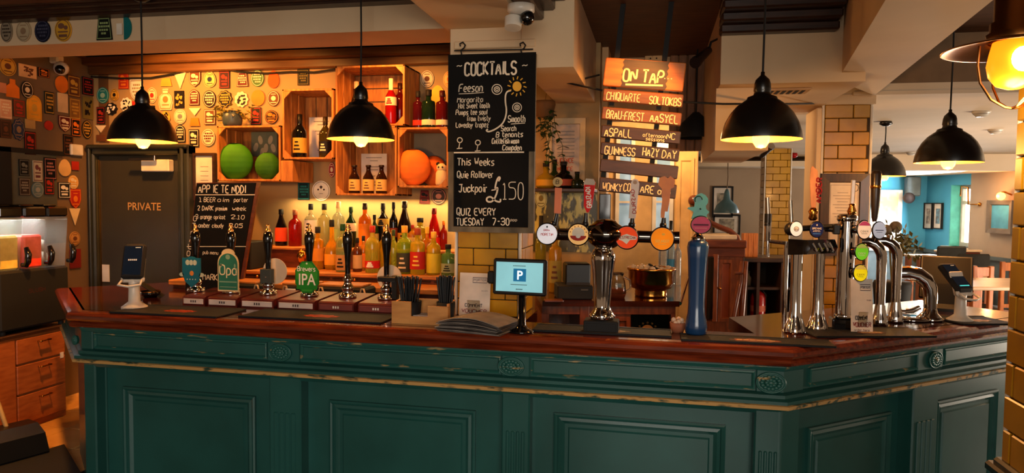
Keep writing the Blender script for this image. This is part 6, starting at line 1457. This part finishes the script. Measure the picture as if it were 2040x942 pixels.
# ================================================================== CEILING AND BEAM FITTINGS
p = ony(1058, 4, 3.0); u = pxm(p); t = thing('beam_camera', 'cream ceiling camera on the beam over the cocktails board', 'security camera', (p.x-.005, p.y-.2, 2.43))
b = MB(white); b.lathe([(.001, 0), (.055, 0), (.055, -.025), (.04, -.04), (.001, -.04)], 24); b.build('base', t)
b = MB(white); b.cyl((-.03, .0, -.05), (-.03, -.01, -.09), .036, .034, 20); b.build('housing', t); b = MB(blackg); b.ball((.03, -.02, -.055), .03, 16); b.build('lens', t)
b = MB(blackm); p = onz(1000, 75, 2.43); b.box(-.03, .03, -.012, .012, -.004, -.0002); solo(b, 'beam_slot', 'small black slot plate under the column beam', 'vent', (p.x, p.y, 2.43))
p = onz(1568, 179, f0.z); t = thing('ceiling_vent', 'cream ceiling vent grille in the bulkhead above the big pendant', 'vent', (p.x, p.y, f0.z))
b = MB(mat('vent_cream', (186, 150, 110), .5)); b.box(-.10, .10, -.07, .07, -.012, -.0005, .003); b.build('frame', t)
b = MB(blackm)
for k in range(6): b.box(-.085+.029*k, -.085+.029*k+.016, -.055, .055, -.0135, -.0118)
b.build('slots', t)
for px, py, lb in ((1983, 258, 'white smoke detector on the dining ceiling by the near column'), (1815, 303, 'small white ceiling sensor between the two far pendants'), (1955, 222, 'flat white ceiling plate above the card reader pendant')):
    p = onz(px, py, 2.27); t = thing('smoke_detector', lb, 'smoke detector', (p.x, p.y, 2.2695)); b = MB(white); b.lathe([(.001, -.035), (.03, -.035), (.045, -.02), (.055, -.006), (.055, 0)], 20); b.build('housing', t); b = MB(ink); b.lathe([(.046, -.019), (.048, -.016), (.046, -.013)], 20); b.build('grille', t)

# ================================================================== NOTICE COLUMN AND MIDDLE ROOM
p = ony(1684, 430, 4.30); u = pxm(p); t = thing('picture_frame', 'large dark-framed white notice on the dining room tiled column', 'framed notice', (p.x-.002, 4.322, p.z))
b = MB(dwoodv); b.frame(-46*u, 44*u, -80*u, 84*u, 0, [(0, -.004), (0, .018), (16*u, .014), (18*u, .004)]); b.build('frame', t)
b = MB(paper); b.box(-31*u, 29*u, -.004, .002, -64*u, 68*u); b.use(ink); b.frame(-27*u, 25*u, -60*u, 62*u, -.0045, [(0, 0), (.8*u, 0)])
for k in range(9): b.add([(x, -.005, z) for x, z in rect((20+8*((k*5) % 3))*u, .9*u, -4*u, (46-6*k)*u)], [(0, 1, 2, 3)])
b.tube([((19+6*math.cos(a))*u, -.006, (56+7*math.sin(a))*u) for a in [2*PI*k/16 for k in range(16)]], .7*u, 6, closed=True); b.build('notice', t)
# sideboard with scrolled end
ds = 5.4
def sb(px, py, d=ds): return at(px, py, d)
o = sb(1390, 480); u = ds/F
t = thing('sideboard', 'red-brown wooden sideboard with scrolled end behind the blue tower', 'sideboard', (o.x, o.y, 0), math.radians(11.5))
zT = o.z; LXs = lambda px: (px-1390)*u
b = MB(rwoodv); b.box(LXs(1408), LXs(1482), 0, .42, 0, zT-.02); b.build('body', t)
b = MB(rwood); b.box(LXs(1406), LXs(1486), -.03, .43, zT-.05, zT+.01, .008); b.box(LXs(1406), LXs(1484), -.015, .4, zT-.12, zT-.05, .004); b.build('top', t)
b = MB(rwoodv); b.frame(LXs(1432), LXs(1462), zT-.62, zT-.14, 0, [(0, 0), (0, .02), (.025, .02), (.032, .006)]); b.use(mat('door_panel_wood', (150, 66, 28), .4, c2=(120, 50, 22), sc=4)); b.box(LXs(1437), LXs(1457), -.004, .0, zT-.6, zT-.17); d = b.build('door', t); b = MB(brass); b.ball((LXs(1434), -.03, zT-.36), .011, 10); b.build('knob', d)  # door panel in a more orange brown wood
b = MB(blackg); b.box(LXs(1410), LXs(1422), -.03, -.002, zT-.6, zT-.12, .004); b.use(rwoodv); b.box(LXs(1420), LXs(1430), -.03, -.002, zT-.62, zT-.10, .004); b.build('dark_door', t)
b = MB(rwood); P = [(1383, 398), (1390, 412), (1396, 424), (1410, 440), (1436, 452), (1458, 460), (1472, 472), (1476, 486)]
b.tube([(LXs(x), .05, zT+(480-y)*u) for x, y in P], [.022, .03, .026, .022, .022, .022, .024, .026], 10); b.ball((LXs(1384), .05, zT+(480-400)*u), .045, 14); b.build('scroll', t)
b = MB(mat('marble_pale', (220, 196, 164), .4)); b.box(LXs(1395), LXs(1470), .02, .3, zT+.01, zT+.05, .006); b.build('pale_slab', t)
# chair leaning posts in front of shelves
o = sb(1466, 520, 5.12); t = thing('wooden_chair', 'tall dark red wooden chair back beside the shelf unit', 'chair', (o.x, o.y, 0), math.radians(11.5)); u = 5.12/F
Z = lambda y: at(1466, y, 5.12).z
for px0, px1 in ((1484, 1462), (1492, 1480)):
    b = MB(rwoodv); b.tube([((px1-1466)*u, 0, .0), ((px1-1466)*u, 0, Z(640)), ((px0-1466)*u-.02, .03, Z(560)), ((px0-1466)*u, .06, Z(522))], [.02, .022, .022, .016], 8); b.build('post', t)
for y in (545, 600): b = MB(rwood); b.cyl((-.0, .02, Z(y)), (.06, .03, Z(y)), .012, n=10); b.build('rail', t)
b = MB(rwood); b.box(-.04, .08, -.40, .03, .43, .46, .006); b.build('seat', t)
for x in (-.02, .06):
    for y in (-.37,): b = MB(rwoodv); b.cyl((x, y, 0), (x, y, .43), .018, n=8); b.build('leg', t)
# shelf unit with extinguisher
o = sb(1488, 516, 5.7); u = 5.7/F; t = thing('shelf_unit', 'dark open shelf unit behind the twin chrome tower', 'shelf', (o.x, o.y, 0), math.radians(11.5)); zT = o.z; SX = lambda px: (px-1488)*u
SZ = lambda y: at(1488, y, 5.7).z
b = MB(dwoodv)
for px in (1488, 1512, 1560, 1600): b.box(SX(px)-.012, SX(px)+.012, 0, .35, 0, zT)
b.build('uprights', t)
b = MB(dwood); b.box(SX(1484), SX(1606), -.01, .36, zT-.025, zT+.01, .004); b.box(SX(1488), SX(1600), .01, .35, SZ(575)-.01, SZ(575)+.01); b.box(SX(1488), SX(1600), .01, .35, SZ(652)-.01, SZ(652)+.01); b.build('boards', t)
b = MB(blackm); b.box(SX(1488), SX(1600), .34, .352, 0, zT-.02); b.build('back', t)
ux = Matrix.Rotation(math.radians(11.5), 3, 'Z')
def loc(px, dy, z): return V((o.x, o.y, 0))+ux @ V((SX(px), dy, 0))+V((0, 0, z))
tq = thing('fire_extinguisher', 'red fire extinguisher on the dark shelf unit', 'fire extinguisher', loc(1521, .10, SZ(652)+.011)); r = 15*u
b = MB(mat('extinguisher_red', (160, 22, 20), .3, coat=.4)); b.lathe([(.001, 0), (r, 0), (r*1.02, .01), (r, 54*u), (r*.8, 62*u), (r*.35, 66*u), (r*.3, 68*u), (.001, 68*u)], 24); b.build('cylinder', tq)
b = MB(black); b.box(-.012, .05, -.012, .012, 68*u, 73*u, .003); b.tube([(.03, 0, 70*u), (.06, -.01, 60*u), (.062, -.01, 30*u)], .008, 8); b.build('valve', tq); b = MB(flat((200, 110, 90))); b.lathe([(r*1.025, 26*u), (r*1.025, 38*u)], 24); b.build('label', tq)
for px, lb in ((1499, 'pale jar on the dark shelf unit'), ): 
    tq = thing('jar', lb, 'jar', loc(px, .12, SZ(575)+.011)); b = MB(flat((160, 140, 110))); b.lathe([(.001, 0), (8*u, 0), (8.5*u, 16*u), (5*u, 22*u), (5.5*u, 27*u), (.001, 28*u)], 16); b.build('body', tq)
    b = MB(flat((90, 90, 80))); b.lathe([(6*u, 25*u), (6*u, 30*u), (.001, 31*u)], 16); b.build('lid', tq)
tq = thing('wooden_box', 'upright orange pine box on top of the shelf unit', 'box', loc(1501, .1, zT+.011), math.radians(11.5)); b = MB(mat('pine_orange', (190, 116, 56), .5, c2=(160, 90, 40), sc=5, st=(10, 10, 2)))
for k in range(3): b.box((-15+10*k)*u, (-5.6+10*k)*u, -.03, .03, 0, 48*u, .002)
b.build('boards', tq)
# pictures and blue pendant on the grey far wall
for cx, cy, w, h, lb in ((1440, 402, 40, 62, 'upright framed picture on the grey far wall above a blue pendant'), (1448, 447, 52, 40, 'wide framed picture on the grey far wall below the blue pendant')):
    p = ony(cx, cy, 10.4); u = pxm(p); t = thing('picture_frame', lb, 'picture', (p.x, 10.43, p.z)); b = MB(blackm); b.frame(-w*u/2, w*u/2, -h*u/2, h*u/2, 0, [(0, -.015), (0, .02), (3*u, .02), (3.2*u, 0)]); b.build('frame', t)
    b = MB(paper); b.box(-w*u/2+2*u, w*u/2-2*u, 0, .006, -h*u/2+2*u, h*u/2-2*u); b.build('mount', t)
    b = MB(mat('photo_grey', (90, 84, 76), .6, c2=(190, 176, 150), sc=12)); b.box(-w*u*.28, w*u*.28, -.003, 0, -h*u*.26, h*u*.28); b.build('image', t)
p = at(1447, 424, 8.9); r = 24*8.9/F; t = thing('pendant_lamp', 'pale blue metal pendant in front of the grey far wall pictures', 'pendant lamp', p)
b = MB(mat('blue_enamel', (84, 120, 130), .35)); b.lathe([(r, 0), (r*1.02, .02), (r*.8, .10), (r*.3, .17), (r*.2, .26), (r*.1, .3), (.001, .3)], 28); b.build('shade', t); b = MB(flat((120, 96, 66))); b.tube([(0, 0, .3), (.01, 0, .45), (0, 0, 2.268-p.z)], .006, 8); b.build('cord', t)
# red alarm bell and things between the columns
p = at(1580, 338, 8.6); b = MB(flat((170, 24, 22), .3)); b.lathe([(.001, 0), (.045, 0), (.045, -.04), (.02, -.06), (.001, -.062)], 18); solo(b, 'fire_alarm', 'round red fire alarm between the two tiled columns', 'alarm', (p.x, p.y, 2.2695))
p = ony(1588, 406, 12.7); u = pxm(p); t = thing('picture_frame', 'dark picture on the blue wall between the tiled columns', 'picture', (p.x, 12.77, p.z)); b = MB(flat((70, 44, 34))); b.box(-26*u, 26*u, -.03, .02, -32*u, 32*u, .01); b.build('panel', t)
p = ony(1586, 398, 12.6); t = thing('wall_lamp', 'glowing wall lamp on the blue wall between the tiled columns', 'wall lamp', p); b = MB(brass); b.tube([(0, .12, .05), (0, .04, .1), (0, 0, .06)], .012, 8); b.build('arm', t); b = MB(bulbm); b.ball((0, 0, 0), .045, 12); b.build('bulb', t)

# ================================================================== FAR DINING ROOM
def swall(px, py, off): s, z = swp(px, py); q = SW0+sd*s; n = V((sd.y, -sd.x)); return V((q.x+n.x*off, q.y+n.y*off, z))
for px, lb, c in ((1852, 'tall framed print on the blue side wall nearest the corner', (200, 180, 160)), (1871, 'tall framed print on the blue side wall beside the window', (110, 160, 180))):
    p = swall(px, 430, .02); u = pxm(p); t = thing('picture_frame', lb, 'picture', p, sa, 'pair of prints on the blue wall')
    w = .9*abs(swp(1871, 430)[0]-swp(1852, 430)[0]); h = 52*u; b = MB(blackm); b.frame(-w/2, w/2, -h/2, h/2, 0, [(0, -.015), (0, .02), (.014, .02), (.016, 0)]); b.build('frame', t); b = MB(paper); b.box(-w/2+.012, w/2-.012, 0, .006, -h/2+.012, h/2-.012); b.use(mat('print_%d' % c[0], c, .6, c2=(90, 80, 76), sc=16)); b.box(-w*.22, w*.22, -.004, 0, -h*.3, h*.28); b.build('print', t)
p = swall(1997, 432, .03); u = pxm(p); s0 = swp(1972, 432)[0]; s1 = swp(2022, 432)[0]; t = thing('wall_mirror', 'grey-framed mirror with painted blue reflection on the plaster side wall', 'mirror', p, sa); w = abs(s1-s0); h = 66*u
b = MB(flat((110, 100, 90))); b.frame(-w/2, w/2, -h/2, h/2, 0, [(0, -.025), (0, .03), (.06, .02), (.07, 0)]); b.build('frame', t); b = MB(mat('blue_reflection', (84, 160, 196), .6, sp=.2)); b.box(-w/2+.06, w/2-.06, 0, .008, -h/2+.06, h/2-.06); b.build('glass', t)  # matt blue colour stands in for what the mirror reflects
p = swall(1953, 407, .10); t = thing('wall_lamp', 'thin brass wall arm on the plaster side wall', 'wall lamp', p, sa); u = pxm(p); b = MB(brass); b.tube([(0, .10, 0), (-.12, -.0, 0), (-.14, 0, .25), (-.3, 0, .27), (-.31, 0, .12)], .012, 8); b.ball((0, .09, 0), .03, 10); b.build('arm', t)
p = swall(2017, 391, .16); t = thing('wall_lamp', 'glowing bare-bulb wall lamp beside the near column', 'wall lamp', p, sa); b = MB(brass); b.tube([(0, .15, .02), (0, .05, .06), (0, 0, .05)], .012, 8); b.build('arm', t); b = MB(bulbm); b.ball((0, 0, 0), .055, 12); b.build('bulb', t)
l = D.lights.new('wall_lamp_glow', 'POINT'); l.energy = 14; l.color = (1, .55, .22); l.shadow_soft_size = .05; lo = D.objects.new('wall_lamp_glow', l); COL.objects.link(lo); n_ = V((sd.y, -sd.x, 0)); lo.location = p+n_*.12
p = ony(1841, 376, 12.5); t = thing('wall_speaker', 'small grey speaker in the blue wall corner', 'speaker', (p.x-.12, 12.66, p.z)); b = MB(flat((110, 124, 130))); b.box(-.1, .1, -.1, .1, -.12, .2, .02); b.build('cabinet', t); b = MB(flat((60, 50, 48))); b.ball((-.08, -.1, -.15), .09, 14); b.build('camera_dome', t)
# furniture
yw = V((-math.sin(_y), math.cos(_y), 0))
chw = mat('chair_pine', (186, 106, 50), .45, c2=(156, 84, 38), sc=5, st=(8, 8, 2)); tbw = mat('table_pale', (214, 178, 140), .35, c2=(196, 158, 120), sc=4)
def chair(px, py, d, rz, label, zb=None, w=.42, group='pine dining chairs'):
    p = at(px, py, d); h = p.z
    t = thing('dining_chair', label, 'chair', (p.x, p.y, 0), rz, group); hs = w/2
    b = MB(chw); b.box(-hs, hs, -hs, hs, .43, .465, .008); b.build('seat', t)
    for s in (-1, 1):
        b = MB(chw); b.box(s*hs-.022, s*hs+.022, -hs, -hs+.04, 0, .43); b.build('leg', t)
        b = MB(chw); b.box(s*hs-.024, s*hs+.024, hs-.04, hs, 0, h, .006); b.build('rear_leg', t)
    b = MB(chw); b.box(-hs+.024, hs-.024, hs-.03, hs-.01, h-.10, h-.01, .005); b.box(-hs+.024, hs-.024, hs-.03, hs-.01, .55, .59, .004)
    for k in range(3): b.box(-.12+.09*k, -.06+.09*k, hs-.028, hs-.012, .58, h-.09)
    b.build('backrest', t); return t
chair(1944, 534, 6.2, .5, 'pine dining chair seen behind the card reader')
chair(1968, 534, 6.6, .35, 'pine dining chair between card reader and pale table')
chair(1868, 540, 7.6, 2.6, 'pine dining chair behind the till screen')
chair(2003, 518, 7.8, -2.8, 'pale-backed pine chair against the near column edge')
def table(px, py, d, w, dp, label, rz=.2):
    p = at(px, py, d); t = thing('dining_table', label, 'table', (p.x, p.y, 0), rz, 'pale dining tables'); h = p.z
    b = MB(tbw); b.box(-w/2, w/2, -dp/2, dp/2, h-.03, h, .006); b.build('tabletop', t)
    for sx_ in (-1, 1):
        for sy_ in (-1, 1): b = MB(chw); b.box(sx_*(w/2-.06)-.03, sx_*(w/2-.06)+.03, sy_*(dp/2-.06)-.03, sy_*(dp/2-.06)+.03, 0, h-.03); b.build('leg', t)
    return t
table(1990, 562, 5.9, .9, .7, 'pale dining table by the near column'); table(1905, 545, 8.6, .6, .5, 'pale dining table below the mint window'); table(1842, 508, 9.6, .4, .4, 'pale dining table in the blue wall corner')
for px, w, lb in ((1885, 36, 'red-brown bench back with pale edge below the blue prints'), (1932, 44, 'red-brown bench back below the mint window sill')):
    p = at(px, 516, 10.2); u = 10.2/F; t = thing('bench_seat', lb, 'bench', (p.x, p.y, 0), .25, 'red-brown bench seats'); h = at(px, 502, 10.2).z
    b = MB(rwood); b.box(-w*u/2, w*u/2, 0, .05, .2, h, .01); b.build('backrest', t); b = MB(rwood); b.box(-w*u/2, w*u/2, -.3, 0, .40, .45, .01); b.box(-w*u/2, w*u/2, -.26, -.02, 0, .40); b.build('seat', t); b = MB(cream); b.box(-w*u/2-.02, w*u/2+.02, -.01, .06, h, h+.03, .005); b.build('top_rail', t)
for px, py, d, lb in ((1962, 528, 8.2, 'dark dining chair back near the column edge'), (1915, 512, 9.2, 'low dark dining chair back below the far window')):
    p = at(px, py, d); t = thing('padded_chair', lb, 'chair', (p.x, p.y, 0), .3, 'dark padded chairs'); h = at(px, py-20, d).z
    b = MB(flat((60, 58, 52))); b.box(-.21, .21, .16, .20, .5, h, .02); b.build('backrest', t); b = MB(flat((60, 58, 52))); b.box(-.21, .21, -.2, .2, .42, .48, .02); b.build('seat', t)
    for sx_ in (-1, 1):
        for sy_ in (-1, 1): b = MB(black); b.cyl((sx_*.18, sy_*.17, 0), (sx_*.18, sy_*.17, .43), .015, n=8); b.build('leg', t)
# plant with round seed heads behind the swan tops
p = at(1780, 500, 4.75); p = V((p.x, p.y, 0)); d = 4.75; u = d/F
zq_ = lambda py: at(1780, py, d).z
zb_ = zq_(560)
t = thing('dried_plant', 'dried plant with round brown seed heads behind the swan-top columns', 'plant', (p.x, p.y, 0))
XX = lambda px: (px-1780)*u
b = MB(blackm); b.lathe([(.001, 0), (.16, 0), (.16, .02), (.03, .05), (.03, zb_-.3), (.10, zb_-.22), (.12, zb_-.02), (.11, zb_), (.001, zb_)], 20); b.build('planter', t)
b = MB(mat('seed_head', (122, 104, 80), .8, c2=(96, 80, 60), sc=30)); b.ball((XX(1765), 0, zq_(458)), 11*u, 14); b.ball((XX(1783), .01, zq_(452)), 12*u, 14); b.build('seed_heads', t)
b = MB(mat('olive_stem', (110, 96, 44), .7)); 
for a, c in (((1765, 458), (1782, 540)), ((1783, 452), (1786, 540))): b.tube([(XX(a[0]), 0, zq_(a[1])), (XX((a[0]+c[0])/2), 0, zq_((a[1]+c[1])/2)), (XX(c[0])-.01, 0, zb_-.02)], .006, 6)
b.build('stems', t)
b = MB(mat('olive_leaf', (120, 104, 44), .6, c2=(84, 78, 34), sc=14))
for k in range(110):
    px, py = 1796+rnd.gauss(0, 11), 482+rnd.gauss(0, 17); px += (py-482)*.35; s = 7*u; a = rnd.uniform(0, 6.3); x, z = XX(px), zq_(py); yv = rnd.uniform(-.06, .06)
    b.add([(x, yv, z), (x+s*math.cos(a)-s*.4*math.sin(a), yv-.01, z+s*math.sin(a)+s*.4*math.cos(a)), (x+2*s*math.cos(a), yv+.01, z+2*s*math.sin(a)), (x+s*math.cos(a)+s*.4*math.sin(a), yv+.01, z+s*math.sin(a)-s*.4*math.cos(a))], [(0, 1, 2, 3)])
b.build('foliage', t)
# bowl of crumpled tissue at the back edge of the bar
p = onbar(1350, 662); u = pxm(p); t = thing('terracotta_bowl', 'terracotta bowl of crumpled tissue behind the blue tower', 'bowl', p)
b = MB(flat((170, 100, 70))); b.lathe([(.001, 0), (11*u, 0), (15*u, 12*u), (16*u, 20*u), (14*u, 20*u), (10*u, 4*u), (.001, 3*u)], 20); b.build('bowl', t)
b = MB(flat((226, 190, 160)))
for k in range(9): a = 2*PI*k/9; b.ball((9*u*math.cos(a), 9*u*math.sin(a), (20+3*(k % 3))*u), 5*u, 7, (1, .8, .9))
b.build('tissue', t)
